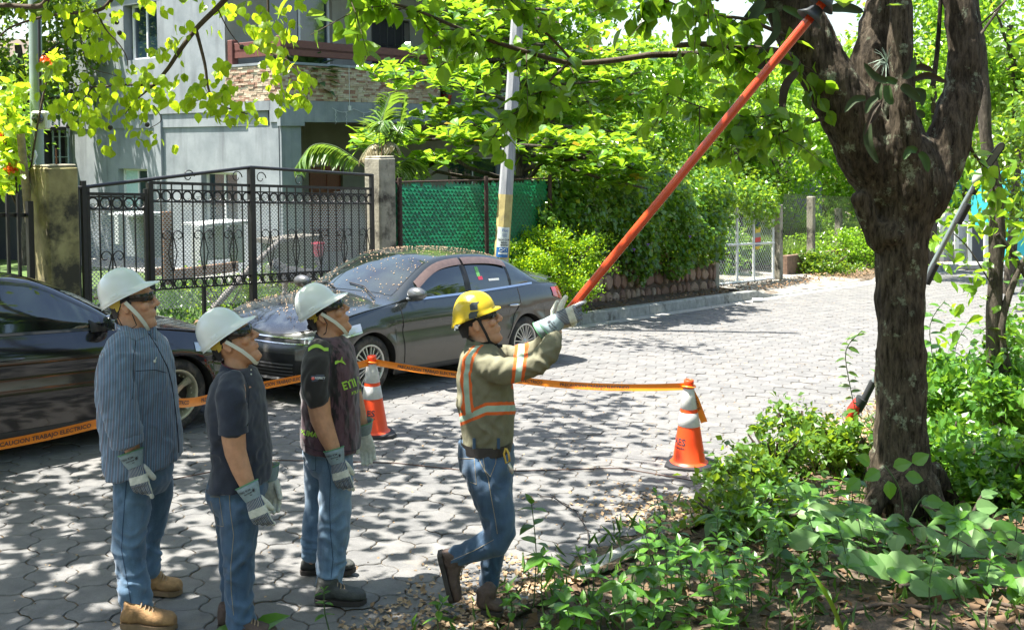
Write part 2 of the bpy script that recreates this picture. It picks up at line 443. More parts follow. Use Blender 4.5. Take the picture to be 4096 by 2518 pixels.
npmesh('paving_stones', V.reshape(-1, 3), Fa, M_PAVER, road, attrs={'rnd': np.repeat(RNG.random(len(rest)), n0)}, kind='stuff')
# kerbs
M_KERB = simple('kerb_concrete', (.25, .255, .23), .85, var=.25, scale=9, bump=.4, dirt=((.06, .055, .04), 3.5, .55))
def kerb_run(segs, b0, b1, h, slope_end=None):
 k = empty('kerb', W(segs[0][0], b0), kind='structure')
 for a0, a1, h0, h1 in segs:
  mb = MB(); g = .006
  P = lambda a, b, z: W(a, b, z)
  prof0 = [(b0, -.08), (b0+.02, h0-.02), (b0+.035, h0), (b1, h0), (b1, -.08)]
  prof1 = [(b0, -.08), (b0+.02, h1-.02), (b0+.035, h1), (b1, h1), (b1, -.08)]
  vs = [P(a0+g, b, z) for b, z in prof0]+[P(a1-g, b, z) for b, z in prof1]
  mb.add(vs, [(i, i+1, 6+i, 5+i) for i in range(4)]+[(4, 3, 2, 1, 0), (5, 6, 7, 8, 9)])
  mb.build('kerb_stone', M_KERB, k)
 return k
segs = [(a, a+2.2, .19, .19) for a in (-12+2.2*i for i in range(14))]
segs = [s for s in segs if s[1] < 19.5]; last = segs[-1][1]
segs += [(last, 21.2, .19, .19), (21.2, 22., .19, .03), (22., 24.5, .03, .03), (24.5, 27., .03, .03), (27., 29., .03, .03), (29, 29.6, .03, .19)]
segs += [(29.6+2.2*i, 31.8+2.2*i, .19, .19) for i in range(8)]
kerb_run(segs, 9.7, 9.88, .19)
mb = MB(); mb.grid([[W(a, b, z) for b, z in ((9.48, .004), (9.7, .010))] for a in (-14, 0, 20, 30, 60)], False)
mb.build('gutter', simple('gutter_concrete', (.30, .29, .26), .85, var=.2, scale=6, bump=.3), kind='structure')
mb = MB(); mb.grid([[W(a, b, z) for b, z in ((21, .0), (0, 0))] for a in (0, 1)], False)
mb = MB(); vs = []
for a0 in [x*1.5-6 for x in range(24)]:
 mb.box(W(a0+.75, 3.4, -.035), (1.49, .10, .07), Matrix((D1V, D2V, D1V.cross(D2V))).transposed(), .012)
mb.build('edging', M_KERB, kind='structure')
mb = MB(); mb.grid([[W(a, b, h) for b, h in ((9.88, .035), (10.4, .06), (11.4, .10), (13, .12))] for a in (22.2, 24, 26, 28.8)], False)
mb.build('driveway', simple('apron_concrete', (.27, .25, .22), .85, var=.25, scale=5, bump=.4, dirt=((.10, .075, .05), 2.5, .5)), kind='structure')
mb = MB(); rows = []
for a in [x*.6-14 for x in range(122)]:
 if 21.9 < a < 29.2: h = .02
 else: h = .13
 rows.append([W(a, b, h+.04*vnoise([(a*2, b*2, 5)])[0]*(b < 11.5)) for b in (9.88, 10.1, 10.5, 10.9, 11.3)]+[W(a, 12.2, -.05)])
mb.grid(rows, True); mb.build('verge', M_SOIL, kind='structure')
mb = MB(); rows = []
for a in [x*.8-6 for x in range(34)]: rows.append([W(a, b, yardz(a, b)-.005+.02*vnoise([(a*1.5, b*1.5, 9)])[0]) for b in (11.0, 11.6, 12.4, 13.2, 14, 15, 16, 17, 18.5, 20, 23, 27)])
mb.grid(rows, True); mb.build('yard', M_GRASSB, kind='structure')
mb = MB(); rows = []
for a in [30+x*1.5 for x in range(16)]: rows.append([W(a, b, .3+.02*vnoise([(a*1.5, b*1.5, 9)])[0]) for b in (12.4, 14, 17, 20, 27)])
mb.grid(rows, True); mb.build('yard', M_GRASSB, kind='structure')
# HOUSE
HA, HB = 13.83, 16.47
def t_plaster(name, lo, hi, stain):
 t = NT(name); P = t.geo(); z = t.N('SeparateXYZ', i_0=P).outputs[2]
 st = t.N('Mapping', i_Vector=P); st.inputs['Scale'].default_value = (2.2, 2.2, .35)
 c = t.ramp(t.noise(P, 1.6, 7, .62), [(.3, lo), (.7, hi)])
 c = t.mix(t.ramp(t.noise(st.outputs[0], 1.5, 6, .6), [(.5, (0, 0, 0)), (.75, (.7,)*3)]), c, stain)
 f = t.noise(P, 60, 4, .7)
 t.bsdf(t.mix(.4, c, t.ramp(f, [(.3, (.82,)*3), (.7, (1.1,)*3)]), 'MULTIPLY'), .9, spec=.2, normal=t.bump(f, .35, .006)); return t.m
M_PLA = t_plaster('grey_render', (.20, .225, .24), (.31, .335, .35), (.12, .13, .14))
M_PLB = t_plaster('pale_render', (.27, .26, .22), (.34, .33, .28), (.19, .18, .15))
M_WIN = simple('white_frame', (.72, .73, .72), .5, var=.05)
t = NT('window_glass'); t.bsdf((.012, .028, .04), .06, spec=1.0, coat=.3); M_GLS = t.m
M_CURT = simple('sheer_curtain', (.45, .62, .60), .8, var=.1)
M_DARK = simple('dark_interior', (.03, .03, .035), .8)
M_RAIL = simple('painted_rail', (.13, .045, .035), .55, var=.12)
M_WOODD = simple('varnished_door', (.20, .055, .018), .45, var=.25, scale=30)
def hb(a0, a1, b0, b1, z0, z1, mb, bev=0., mi=None):
 """box given by place coordinates and true heights"""
 c = W((a0+a1)/2, (b0+b1)/2); c.z = (z0+z1)/2
 mb.box(c, (abs(a1-a0), abs(b1-b0), z1-z0), HR, bev, mi)
def zab(P): q = AB(P); return q[0], q[1], P.z
bl = lambda x: AB(ONA(x, 120, HA))[1]
al = lambda x, b=HB: AB(ONLINE(x, 110, b))[0]
zA = lambda x, y: ONA(x, y, HA).z
zB = lambda x, y, b=HB: ONLINE(x, y, b).z
B_L = bl(66); B_I = bl(229)
Z0 = -.66; ZB0 = zA(200, 126.5); ZB1 = zA(215, 112); ZF = zB(297, 100.5); ZST = zB(297, 63.5); ZRT = zB(299, 39.); ZTOP = 6.3
A_E = al(439); A_END = HA+11.5
house = empty('two_storey_house', W(HA, HB), cat='house', label='two-storey grey rendered house with a stone-faced balcony and brown railing')
house.location
# left wall with real openings: built as strips round each window
def wall_open(name, mat, a_or_b, const, lo, hi, z0, z1, th, holes, parent):
 """wall in the plane a=const ('a') or b=const ('b'), from lo to hi, thickness th away from the viewer, holes (l0,l1,z0,z1)"""
 mb = MB(); xs = sorted(set([lo, hi]+[v for h in holes for v in h[:2]])); zs = sorted(set([z0, z1]+[v for h in holes for v in h[2:]]))
 def pt(l, z, d): p = W(const+d, l) if a_or_b == 'a' else W(l, const+d); p.z = z; return p
 for i in range(len(xs)-1):
  for j in range(len(zs)-1):
   xm = (xs[i]+xs[i+1])/2; zm = (zs[j]+zs[j+1])/2
   if any(h[0] < xm < h[1] and h[2] < zm < h[3] for h in holes): continue
   mb.quad(pt(xs[i], zs[j], 0), pt(xs[i+1], zs[j], 0), pt(xs[i+1], zs[j+1], 0), pt(xs[i], zs[j+1], 0))
 for h in holes:
  l0, l1, y0, y1 = h; c = [(l0, y0), (l1, y0), (l1, y1), (l0, y1)]
  for k in range(4):
   p, q = c[k], c[(k+1) % 4]; mb.quad(pt(*p, 0), pt(*q, 0), pt(*q, th), pt(*p, th))
 return mb.build(name, mat, parent)
def window(parent, plane, const, l0, l1, z0, z1, d, split=.5, curtain=False, open_dark=False):
 """frame, mullion and two panes set d behind the wall face; l0..l1 in picture order"""
 def bx(mb, m0, m1, y0, y1, t0, t1):
  if plane == 'a': hb(const+t0, const+t1, m0, m1, y0, y1, mb)
  else: hb(m0, m1, const+t0, const+t1, y0, y1, mb)
 mb = MB(); w = .05; lo, hi = min(l0, l1), max(l0, l1)
 bx(mb, lo, hi, z0, z0+w, d, d+.06); bx(mb, lo, hi, z1-w, z1, d, d+.06)
 bx(mb, lo, lo+w, z0+w, z1-w, d, d+.06); bx(mb, hi-w, hi, z0+w, z1-w, d, d+.06)
 ms = lo+(hi-lo)*split; bx(mb, ms-.025, ms+.025, z0+w, z1-w, d-.005, d+.055)
 f = mb.build('window', M_WIN, parent)
 for (p0, p1, off, mt) in ((lo+w, ms-.02, .02, M_GLS if not curtain else M_GLS), (ms+.02, hi-w, .04, M_GLS)):
  mb = MB(); bx(mb, p0, p1, z0+w, z1-w, d+off, d+off+.008)
  mat = mt
  if curtain and p0 > ms: mat = M_CURT
  mb.build('pane', mat, f)
 return f
def wpx(x0, x1, y0, y1): return (bl(x1), bl(x0), zA((x0+x1)/2, y1), zA((x0+x1)/2, y0))
lw1 = wpx(117, 146, 168.5, 214); lw2 = wpx(200, 236, 172, 224); uw = wpx(128, 161.5, 3, 59)
wall_open('wall', M_PLA, 'a', HA, HB+.45, B_L, Z0-.5, ZB0, .28, [(lw1[0], lw1[1], lw1[2], lw1[3]), (lw2[0], lw2[1], lw2[2], lw2[3])], house)
wall_open('wall', M_PLA, 'a', HA-.06, B_I, B_L, ZB1, ZTOP, .34, [uw], house)
for w_, cu in ((lw1, True), (lw2, False)): window(house, 'a', HA, w_[0], w_[1], w_[2], w_[3], .14, .48, curtain=cu)
window(house, 'a', HA-.06, uw[0], uw[1]-.12, uw[2], uw[3], .16, .52)
mb = MB(); hb(HA-.03, HA+.25, HB+.45, B_L, ZB0, ZB1, mb); mb.build('beam', M_PLA, house)
for x0, x1 in ((156.5, 163), (272.5, 281)):
 mb = MB(); hb(HA-.07, HA, bl(x1), bl(x0), Z0-.4, ZB1-.001, mb); mb.build('pilaster', M_PLA, house)
mb = MB(); hb(HA-.045, HA-.0, B_L-.22, B_L, Z0-.4, ZB1, mb); mb.build('pilaster', M_PLA, house)
bc = bl(283)
mb = MB(); hb(HA-.09, HA+.42, HB-.02, bc, Z0-.4, ZB0-.02, mb); hb(HA-.15, HA+.48, HB-.07, bc+.0, ZB0-.02, ZB1, mb); mb.build('column', M_PLA, house)
mb = MB(); hb(HA-.02, HA+.4, bc, HB+1.1, Z0-.4, ZB0, mb); mb.build('wall', M_PLA, house)
mb = MB(); hb(HA+.3, A_END, B_L-.02, B_L, Z0-.5, ZTOP, mb); hb(A_END, A_END+.2, HB+2.4, B_L, Z0-.5, ZTOP, mb); hb(HA+.0, A_END+.2, B_I-.1, B_L, ZTOP, ZTOP+.2, mb); hb(HA-.35, A_END+.4, HB-.4, B_L+.3, ZTOP+.2, ZTOP+.32, mb)
mb.build('rear_walls', M_PLB, house)
mb = MB(); hb(HA-.1, A_E+3.4, HB-.03, HB+.32, ZB0+.06, ZF, mb); hb(HA-.1, HA+.2, HB+.3, B_I, ZB1+.001, ZF, mb); mb.build('balcony_beam', M_PLA, house)
mb = MB(); hb(HA+.2, A_END, HB+.32, B_I, ZF-.22, ZF-.02, mb); mb.build('floor_slab', M_PLB, house)
mb = MB(); hb(HA-.06, A_E, HB+.0, HB+.13, ZF, ZST-.02, mb); hb(HA-.06, HA+.08, HB+.13, B_I, ZF, ZST-.02, mb); hb(A_E-.12, A_E, HB+.13, B_I, ZF, ZST, mb)
mb.build('parapet', M_PLA, house)
mb = MB(); hb(HA-.1, A_E+.02, HB-.05, HB+.16, ZST-.02, ZST+.03, mb); hb(HA-.1, HA+.1, HB+.16, B_I, ZST-.02, ZST+.03, mb); mb.build('parapet_coping', M_PLA, house)
def t_stone(n, stops):
 t = NT(n); r = t.math('FRACT', t.math('ADD', t.N('ObjectInfo').outputs['Random'], t.attr('rnd')))
 c = t.ramp(r, stops, 'CONSTANT'); P = t.geo(); c = t.mix(.6, c, t.ramp(t.noise(P, 14, 5, .7), [(.3, (.7,)*3), (.7, (1.2,)*3)]), 'MULTIPLY')
 t.bsdf(c, .85, normal=t.bump(t.noise(P, 40, 4), .8, .012)); return t.m
M_VEN = t_stone('split_stone', [(0, (.46, .37, .26)), (.22, (.30, .165, .11)), (.4, (.42, .31, .22)), (.6, (.52, .45, .33)), (.82, (.33, .21, .145)), (.9, (.46, .36, .26))])
cube = MB(); cube.box((0, 0, 0), (1, 1, 1), None, .0); cme = cube.mesh('veneer_stone')
cme.materials.append(M_VEN)
veneer = empty('stone_veneer', W(HA, HB), None, house); veneer.matrix_world = WM[house.name]
veneer.parent = house; veneer.matrix_local = Matrix.Identity(4); WM[veneer.name] = wm(house).copy()
st = []; zz = ZF+.005; vr = random.Random(5)
while zz < ZST-.05:
 hgt = .042; l = HA-.06
 while l < A_E:
  L = vr.uniform(.07, .24); l1 = min(A_E, l+L); st.append(('b', l, l1, zz, min(ZST-.022, zz+hgt), vr.uniform(.012, .035))); l = l1
 l = HB-.0
 while l < B_I:
  L = vr.uniform(.07, .24); l1 = min(B_I, l+L); st.append(('a', l, l1, zz, min(ZST-.022, zz+hgt), vr.uniform(.012, .035))); l = l1
 zz += hgt
st.sort(key=lambda s: (s[0] == 'b', s[1])); big = MB(); rr = []
for i, (pl, l0, l1, z0, z1, d) in enumerate(st):
 if pl == 'b': c = W((l0+l1)/2, HB-d/2+.0); size = (l1-l0-.004, d, z1-z0-.003)
 else: c = W(HA-.06-d/2, (l0+l1)/2); size = (d, l1-l0-.004, z1-z0-.003)
 c.z = (z0+z1)/2
 if i < 300:
  o = bpy.data.objects.new('veneer_stone', cme); COL.objects.link(o); o.parent = veneer
  M = HR.to_4x4() @ Matrix.Diagonal((*size, 1)); M.translation = c; o.matrix_local = wm(veneer).inverted() @ M
 else: big.box(c, size, HR); rr += [vr.random()]*8
o = big.build('veneer_stones', M_VEN, veneer, kind='stuff'); at = o.data.attributes.new('rnd', 'FLOAT', 'POINT'); at.data.foreach_set('value', rr)
rl = empty('railing', W(HA, HB), None); rl.parent = house; rl.matrix_local = Matrix.Identity(4); WM[rl.name] = wm(house).copy()
zr1 = ZRT; 
for a_, b_ in ((HA+.02, HB+.06), (A_E-.1, HB+.06), (HA+.02, B_I-.15)):
 mb = MB(); hb(a_-.08, a_+.08, b_-.08, b_+.08, ZST+.03, zr1+.05, mb, .01); mb.build('post', M_RAIL, rl)
for z0, z1 in ((ZST+.16, ZST+.34), (zr1-.22, zr1-.02)):
 mb = MB(); hb(HA+.1, A_E-.18, HB+.02, HB+.10, z0, z1, mb, .008); mb.build('rail', M_RAIL, rl)
 mb = MB(); hb(HA-.02, HA+.06, HB+.14, B_I-.23, z0, z1, mb, .008); mb.build('rail', M_RAIL, rl)
aw = lambda x: AB(ONLINE(x, 60, B_I))[0]
win = (aw(268), aw(333), ZF+.55, zB(300, -6, B_I)); dr = (aw(372), aw(409), ZF+.0, ZF+2.15); w2 = (aw(466), aw(486), ZF+.3, ZF+2.1)
wall_open('wall', M_PLB, 'b', B_I, HA-.05, A_END, ZF-.02, ZTOP, .2, [win, dr, w2], house)
window(house, 'b', B_I, *win, .1, .52); window(house, 'b', B_I, *w2, .1, .5)
mb = MB(); hb(dr[0], dr[1], B_I+.15, B_I+.2, dr[2], dr[3], mb); mb.build('doorway', M_DARK, house)
M_IRON = simple('black_iron', (.012, .012, .013), .45, metal=.0, var=.3, bump=.1)
mb = MB(); n = 5
for i in range(n+1):
 x = dr[0]+(dr[1]-dr[0])*i/n; p = W(x, B_I-.02); mb.cyl((p.x, p.y, dr[2]), (p.x, p.y, dr[3]), .012, n=5)
for z in (dr[2]+.05, dr[2]+.75, dr[2]+1.5, dr[3]-.05):
 p, q = W(dr[0], B_I-.02), W(dr[1], B_I-.02); mb.cyl((p.x, p.y, z), (q.x, q.y, z), .012, n=5)
for i in range(n):
 x0 = dr[0]+(dr[1]-dr[0])*i/n; x1 = dr[0]+(dr[1]-dr[0])*(i+1)/n
 for z0, z1 in ((.8, 1.5), (1.5, .8), (.1, .75), (.75, .1)):
  p, q = W(x0, B_I-.02), W(x1, B_I-.02); mb.cyl((p.x, p.y, dr[2]+z0), (q.x, q.y, dr[2]+z1), .008, n=4)
mb.build('door_grille', M_IRON, house)
for x in (437, 446):
 a_ = al(x, HB+.2); mb = MB(); hb(a_-.06, a_+.06, HB+.2, HB+.32, ZF, ZTOP, mb); mb.build('balcony_post', M_RAIL, house)
BP = HB+2.9
ap = lambda x: AB(ONLINE(x, 190, BP))[0]
d2_ = (ap(309), ap(343), Z0, zB(325, 166, BP)); w3 = (ap(448), ap(500), .35, 1.6)
wall_open('wall', M_PLB, 'b', BP, HA+.3, A_END, Z0-.5, ZF-.2, .2, [d2_, w3], house)
mb = MB(); hb(d2_[0], d2_[1], BP+.08, BP+.14, d2_[2], d2_[3], mb)
for i in range(2):
 for j in range(3):
  w_ = (d2_[1]-d2_[0])/2; h_ = (d2_[3]-d2_[2])/3; x0 = d2_[0]+i*w_
  hb(x0+.08, x0+w_-.08, BP+.06, BP+.08, d2_[2]+j*h_+.1, d2_[2]+(j+1)*h_-.08, mb, .01)
mb.build('front_door', M_WOODD, house)
window(house, 'b', BP, *w3, .08, .5)
for x0, x1 in ((388, 402),):
 mb = MB(); hb(ap(x0), ap(x1), BP-.03, BP, Z0, Z0+2.0, mb); mb.build('side_door', M_DARK, house)
mb = MB(); hb(HA+.3, HA+.5, HB+.45, BP, Z0-.4, ZF-.2, mb); mb.build('wall', M_PLB, house)
for a_ in (HA+7.2,):
 mb = MB(); hb(a_, a_+.35, HB-.02, HB+.33, Z0-.4, ZB0+.06, mb); mb.build('column', M_PLA, house)
mb = MB(); hb(HA-1.0, A_END, HB-.4, BP, Z0-.4, Z0+.06, mb); hb(HA-.9, HA, BP, B_L, Z0-.4, Z0+.03, mb); mb.build('plinth', simple('slab_concrete', (.3, .29, .27), .85, var=.2, scale=4, bump=.3), house)
M_TERRA = simple('terracotta', (.28, .09, .04), .75, var=.2)
M_PLGR = leafmat('balcony_plant_leaf', (.03, .07, .025), (.09, .17, .06), (.10, .22, .04), .25)
def potted(name, P, r, h, label, cat, pm=None, spiky=True, ph=.6, n=60, group=None, seed=1, col=None):
 e = empty(name, P, label=label, cat=cat, group=group)
 mb = MB(); mb.lathe([(0.001, 0), (r*.7, 0), (r*.95, h*.85), (r, h*.85), (r, h), (r*.85, h), (r*.8, h*.9), (0.001, h*.9)], 16, P, smooth=False); mb.build('pot', pm or M_TERRA, e)
 g = np.random.default_rng(seed); d = rdir(n, g, .9, .8); base = np.array([list(P)])+np.array([[0, 0, h]])+d*g.random((n, 1))*ph*.55
 leaves('foliage', base, d+np.array([0, 0, -.2]), np.tile([0, 0, 1.], (n, 1)), g.uniform(.35, .6, n)*ph, col or M_PLGR, e, 'lance' if spiky else 'oval', 1.3 if spiky else .9, seed=seed)
 return e
p = W(al(303, HB+.55), HB+.5); p.z = ZF; potted('potted_plant', p, .22, .35, 'broad terracotta trough with bushy plant behind the balcony corner post', 'potted plant', ph=.9, n=150, spiky=False, seed=4)
p = W(al(414, HB+.35), HB+.4); p.z = ZF+.45; potted('potted_plant', p, .14, .25, 'pale spiky plant on the balcony in front of the iron grille', 'potted plant', ph=.8, n=90, seed=6, col=leafmat('agave_leaf', (.12, .17, .12), (.25, .33, .22), (.15, .2, .1), .2))
p = W(al(446.5, HB+.1), HB+.1); p.z = ZF; potted('potted_plant', p, .13, .24, 'small red flower pot with yellow spots on the slab edge beside the balcony', 'potted plant', simple('red_glaze', (.35, .03, .015), .4), ph=.5, n=40, seed=8)
M_PLW = simple('white_plastic', (.62, .63, .6), .5, var=.05)
ch = empty('plastic_chair', W(al(349, HB+1.), HB+1.), label='off-white plastic garden chair behind the balcony railing', cat='chair'); p0 = W(al(349, HB+1.), HB+1.); p0.z = ZF
mb = MB(); mb.box(p0+Vector((0, 0, .42)), (.46, .46, .03), HR, .01); mb.build('seat', M_PLW, ch)
mb = MB(); P = []
for i in range(9):
 t_ = math.pi*i/8; P.append((math.cos(t_)*.24, .45+.4*(math.sin(t_) if i not in (0, 8) else 0)))
mb.prism(P, p0+D2V*.2, D1H, ZV, .02); mb.build('backrest', M_PLW, ch)
for sa in (-.2, .2):
 for sb in (-.2, .2): mb = MB(); q = p0+D1H*sa+D2V*sb; mb.cyl(q+Vector((0, 0, 0)), q+Vector((0, 0, .42)), .02, .025, 6); mb.build('leg', M_PLW, ch)
for q, lab in ((al(317, HB+.4), 'thin blue broom handle leaning in the balcony corner'),):
 p = W(q, HB+.5); mb = MB(); mb.cyl((p.x, p.y, ZF), (p.x+.06, p.y+.1, ZF+1.25), .014, n=6); mb.build('broom_handle', simple('blue_paint', (.03, .12, .5), .5), label=lab, cat='broom')
p = W(al(375, HB+.4), HB+.35); mb = MB(); mb.lathe([(.001, 0), (.17, 0), (.17, .5), (.12, .56), (.07, .6), (.001, .62)], 14, (p.x, p.y, ZF+.2)); mb.box((p.x, p.y, ZF+.1), (.4, .4, .2), HR)
mb.build('water_jug', simple('blue_jug', (.02, .10, .32), .3), label='blue water jug standing at the balcony edge', cat='water jug')
mb = MB(); a_ = al(348); p = W(a_, HB-.05); mb.cyl((p.x, p.y, zB(350, 66)), (p.x, p.y, zB(350, 106)), .006, n=4); mb.box((p.x, p.y, zB(350, 108)), (.06, .04, .10), HR)
mb.build('hanging_cable', M_PLW, label='white cable with small plug hanging down the stone balcony front', cat='cable')
mb = MB(); pts = []
for i in range(30):
 a_ = al(330)+(al(425)-al(330))*i/29; z = zB(350, 109)+.02-.09*abs(math.sin(i*.5)); p = W(a_, HB-.06); pts.append((p.x, p.y, z))
mb.tube(pts, .004, 4)
for i in (1, 4, 9, 13, 19, 24, 28):
 x, y, z = pts[i]; zig = [(x+.012*((k % 2)*2-1), y, z-k*.05) for k in range(7)]; mb.tube(zig, .005, 4)
mb.build('light_string', M_PLW, label='string of small icicle lights strung along the beam under the balcony', cat='string lights')
# YARD THINGS
M_CONC = simple('old_concrete', (.27, .25, .19), .9, var=.25, scale=8, bump=.6, dirt=((.035, .03, .022), 2.6, .5))
M_PIL = simple('stained_yellow_plaster', (.30, .26, .12), .9, var=.28, scale=7, bump=.5, dirt=((.05, .045, .032), 2.2, .47))
def pillar(a, b, w, h, mat, label, grp='concrete gate pillars'):
 e = empty('gate_pillar', W(a, b, -.1), label=label, cat='pillar', group=grp); mb = MB(); c = W(a, b); mb.box((c.x, c.y, c.z-.1+(h+.1)/2), (w, w, h+.1), HR, .02); mb.build('shaft', mat, e)
 mb = MB(); mb.box((c.x, c.y, c.z+h+.012), (w-.03, w-.03, .025), HR, .01); mb.build('cap', M_CONC, e)
 mb = MB(); mb.cyl((c.x+.03, c.y, c.z+h+.02), (c.x+.03, c.y, c.z+h+.2), .008, n=5); mb.build('rebar', simple('rusty_bar', (.10, .045, .02), .9), e); return e
FB = 10.8
afx = lambda x, y=250, b=FB: AB(ONLINE(x, y, b))[0]
hf = lambda x, y, b=FB: ONLINE(x, y, b).z+KS*AB(ONLINE(x, y, b))[0]
a1 = afx(60); pillar(a1, FB+.08, .36, hf(60, 166.5), M_PIL, 'thick concrete pillar with peeling yellow paint at the left end of the gate')
a2 = afx(385); pillar(a2, FB+.08, .33, hf(385, 157.5), M_CONC, 'weathered grey concrete pillar between black gate and green fence')
# ornamental gate, each bar and ring a part of its leaf
gx = [77, 151, 252.5, 374]
A0, A1, A2, A3 = [afx(x) for x in gx]
HTOP = lambda a: None
hT0 = hf(77, 188); hT2 = hf(252, 167); hT3 = hf(374, 175)
hR = (hf(79, 191.5)+hf(250, 185.3)+hf(350, 179.))/3
hr1 = hf(242, 191.3); hr2 = hf(242, 202.3); hb1 = hf(253, 274.6); hb0 = hf(255, 283.)
barm = {}
def leaf_panel(parent, x0, x1, n, top, ringtop, ringbot, bot, bot2):
 def rail(z, th=.022): mb = MB(); mb.box((W(x0, FB, z)+W(x1, FB, z))/2, ((W(x1, FB)-W(x0, FB)).length, th, th), Matrix((D1V, D2V, D1V.cross(D2V))).transposed()); mb.build('rail', M_IRON, parent)
 for z in (ringtop, ringbot, bot, bot2): rail(z, .018)
 rail(top, .035)
 L = top-bot; key = round(L, 3)
 first = None
 for i in range(1, n):
  a = x0+(x1-x0)*i/n
  if first is None:
   mb = MB(); mb.box(W(a, FB, bot+L/2), (.014, .014, L), HR); first = mb.build('bar', M_IRON, parent); fa = a
  else: inst(first, WM[first.name] @ Matrix.Translation(WM[first.name].to_3x3().inverted() @ (W(a, FB)-W(fa, FB))), parent)
 first = None; rad = min((ringtop-ringbot)/2-.01, (x1-x0)/n/2-.006)
 for z in ((ringtop+ringbot)/2, (bot+bot2)/2):
  first = None
  r = rad if z > bot+.3 else (bot2-bot)/2
  for i in range(n):
   a = x0+(x1-x0)*(i+.5)/n; c = W(a, FB, z)
   if first is None:
    mb = MB(); pts = [c+D1V*math.cos(t_*math.pi/8)*r+ZV*math.sin(t_*math.pi/8)*r for t_ in range(17)]; mb.tube(pts, (.005, .011), 4, cap=False, up=D2V); mb2 = mb; first = mb.build('ring', M_IRON, parent); fa = a
   else: inst(first, WM[first.name] @ Matrix.Translation(WM[first.name].to_3x3().inverted() @ (W(a, FB)-W(fa, FB))), parent)
 first = None
 for i in range(1, n-1, 3):
  a = x0+(x1-x0)*(i+1)/n; zc = bot+L*.5
  if first is None:
   mb = MB()
   for sg in (-1, 1):
    pts = []
    for k in range(13):
     t_ = k/12*5.2; r = .075-.045*k/12; pts.append(W(a, FB, zc)+D1V*(sg*(.085-r*math.cos(t_)))+ZV*(r*math.sin(t_)))
    pts = [W(a, FB, zc-.42)+D1V*sg*.01, W(a, FB, zc-.2)+D1V*sg*.06]+[p for p in pts]
    mb.tube(pts, .007, 5)
   first = mb.build('scroll', M_IRON, parent); fa = a
  else: inst(first, WM[first.name] @ Matrix.Translation(WM[first.name].to_3x3().inverted() @ (W(a, FB)-W(fa, FB))), parent)
gate = empty('ornamental_gate', W(A2, FB), label='wide black iron gate with ring borders and scrolls rising to a central peak', cat='gate')
def postbox(a, w, h, parent, name='post'): mb = MB(); c = W(a, FB); mb.box((c.x, c.y, c.z+h/2), (w, w, h), HR); return mb.build(name, M_IRON, parent)
postbox(A2, .075, hT2, gate); postbox(A1, .06, hR, gate); postbox(A0, .06, hT0, gate); postbox(A3-.03, .05, hT3, gate); postbox(A0+.09, .05, hR, gate); postbox(afx(203), .04, hb0, gate)
for (pa, za, pb, zb_) in ((A0, hT0, A2, hT2), (A2, hT2, A3, hT3)):
 mb = MB(); mb.cyl(W(pa, FB, za), W(pb, FB, zb_), .022, n=6); mb.build('top_rail', M_IRON, gate)
leaf_panel(gate, A1, A2, 10, hR, hr1, hr2, hb0, hb1)
leaf_panel(gate, A2, A3, 15, hR, hr1, hr2, hb0, hb1)
for a_, zc in ((afx(190), hR+.09), (afx(238), hR+.10), (afx(262), hR+.10), (afx(300), hR+.08)):
 mb = MB(); pts = []
 for k in range(14): t_ = k/13*6; r = .085-.055*k/13; pts.append(W(a_, FB, zc)+D1V*r*math.cos(t_)+ZV*r*math.sin(t_))
 mb.tube(pts, .007, 5); mb.build('scroll', M_IRON, gate)
wick = empty('wicket_gate', W(A0, FB), label='narrow black iron wicket gate beside the yellow pillar', cat='gate')
leaf_panel(wick, A0+.13, A1-.05, 5, hf(120, 194), hf(105, 196.5), hf(105, 209.), hb0-.3, hb0-.18)
for a_ in (A0+.14, A1-.06): mb = MB(); c = W(a_, FB); mb.box((c.x, c.y, c.z+.25+(hR-.35)/2), (.035, .035, hR-.3), HR); mb.build('stile', M_IRON, wick)
for k, z in enumerate((.34, .52, .86)):
 mb = MB(); mb.cyl(W(A0+.2, FB+.02, z), W(A1-.15, FB+.02, z+.03), .015, n=5)
 mb.build('cross_slat', simple('weathered_lath', (.36, .26, .2), .8, var=.2), wick)
# poultry netting behind the gate
M_NET = simple('galvanised_wire', (.62, .64, .62), .45, metal=.2, var=.1)
def netting(name, x0, x1, h0, h1, cell, b, mat, label, wth=.0022, diamond=False, hfun=None):
 V = []; F = []; dz = cell*.5; ni = int((x1-x0)/cell)+1; nj = int((h1-h0)/dz)
 def strip(p, q, w_):
  d = (q-p); pr = d.cross(D2V).normalized()*w_; n = len(V)
  V.extend([p-pr, p+pr, q+pr, q-pr]); F.append((n, n+1, n+2, n+3))
 for j in range(nj):
  for i in range(ni):
   a = x0+(i+(.5 if j % 2 else 0))*cell; z = h0+j*dz
   if hfun and z > hfun(a): continue
   off = .012*math.sin(a*3.1)+.01*math.sin(z*7)
   if diamond:
    p = W(a, b+off, z); strip(p, W(a+cell/2, b, z+dz), wth); strip(p, W(a-cell/2, b, z+dz), wth)
   else:
    p = W(a, b+off, z); q = W(a, b+off, z+dz*.5); strip(p, q, wth*1.6); strip(q, W(a+cell/2, b+off, z+dz), wth); strip(q, W(a-cell/2, b+off, z+dz), wth)
 return npmesh(name, np.array([list(v) for v in V]), np.array(F), mat, None, origin=tuple(W(x0, b, h0)), label=label, cat='fence')
netting('wire_netting', A0+.15, A3-.05, hb0-.25, 2.2, .05, FB+.07, M_NET, 'silvery chicken wire tied behind the black gate bars', .0042, hfun=lambda a: hb0+.95+.28*(a-A0)/(A3-A0)+.03*math.sin(a*5))
netting('chain_link_fence', A1, A3-.05, .0, hb0-.02, .09, FB+.03, simple('dull_wire', (.26, .27, .23), .6), 'low diamond mesh fence under the black iron gate', .0022, True)
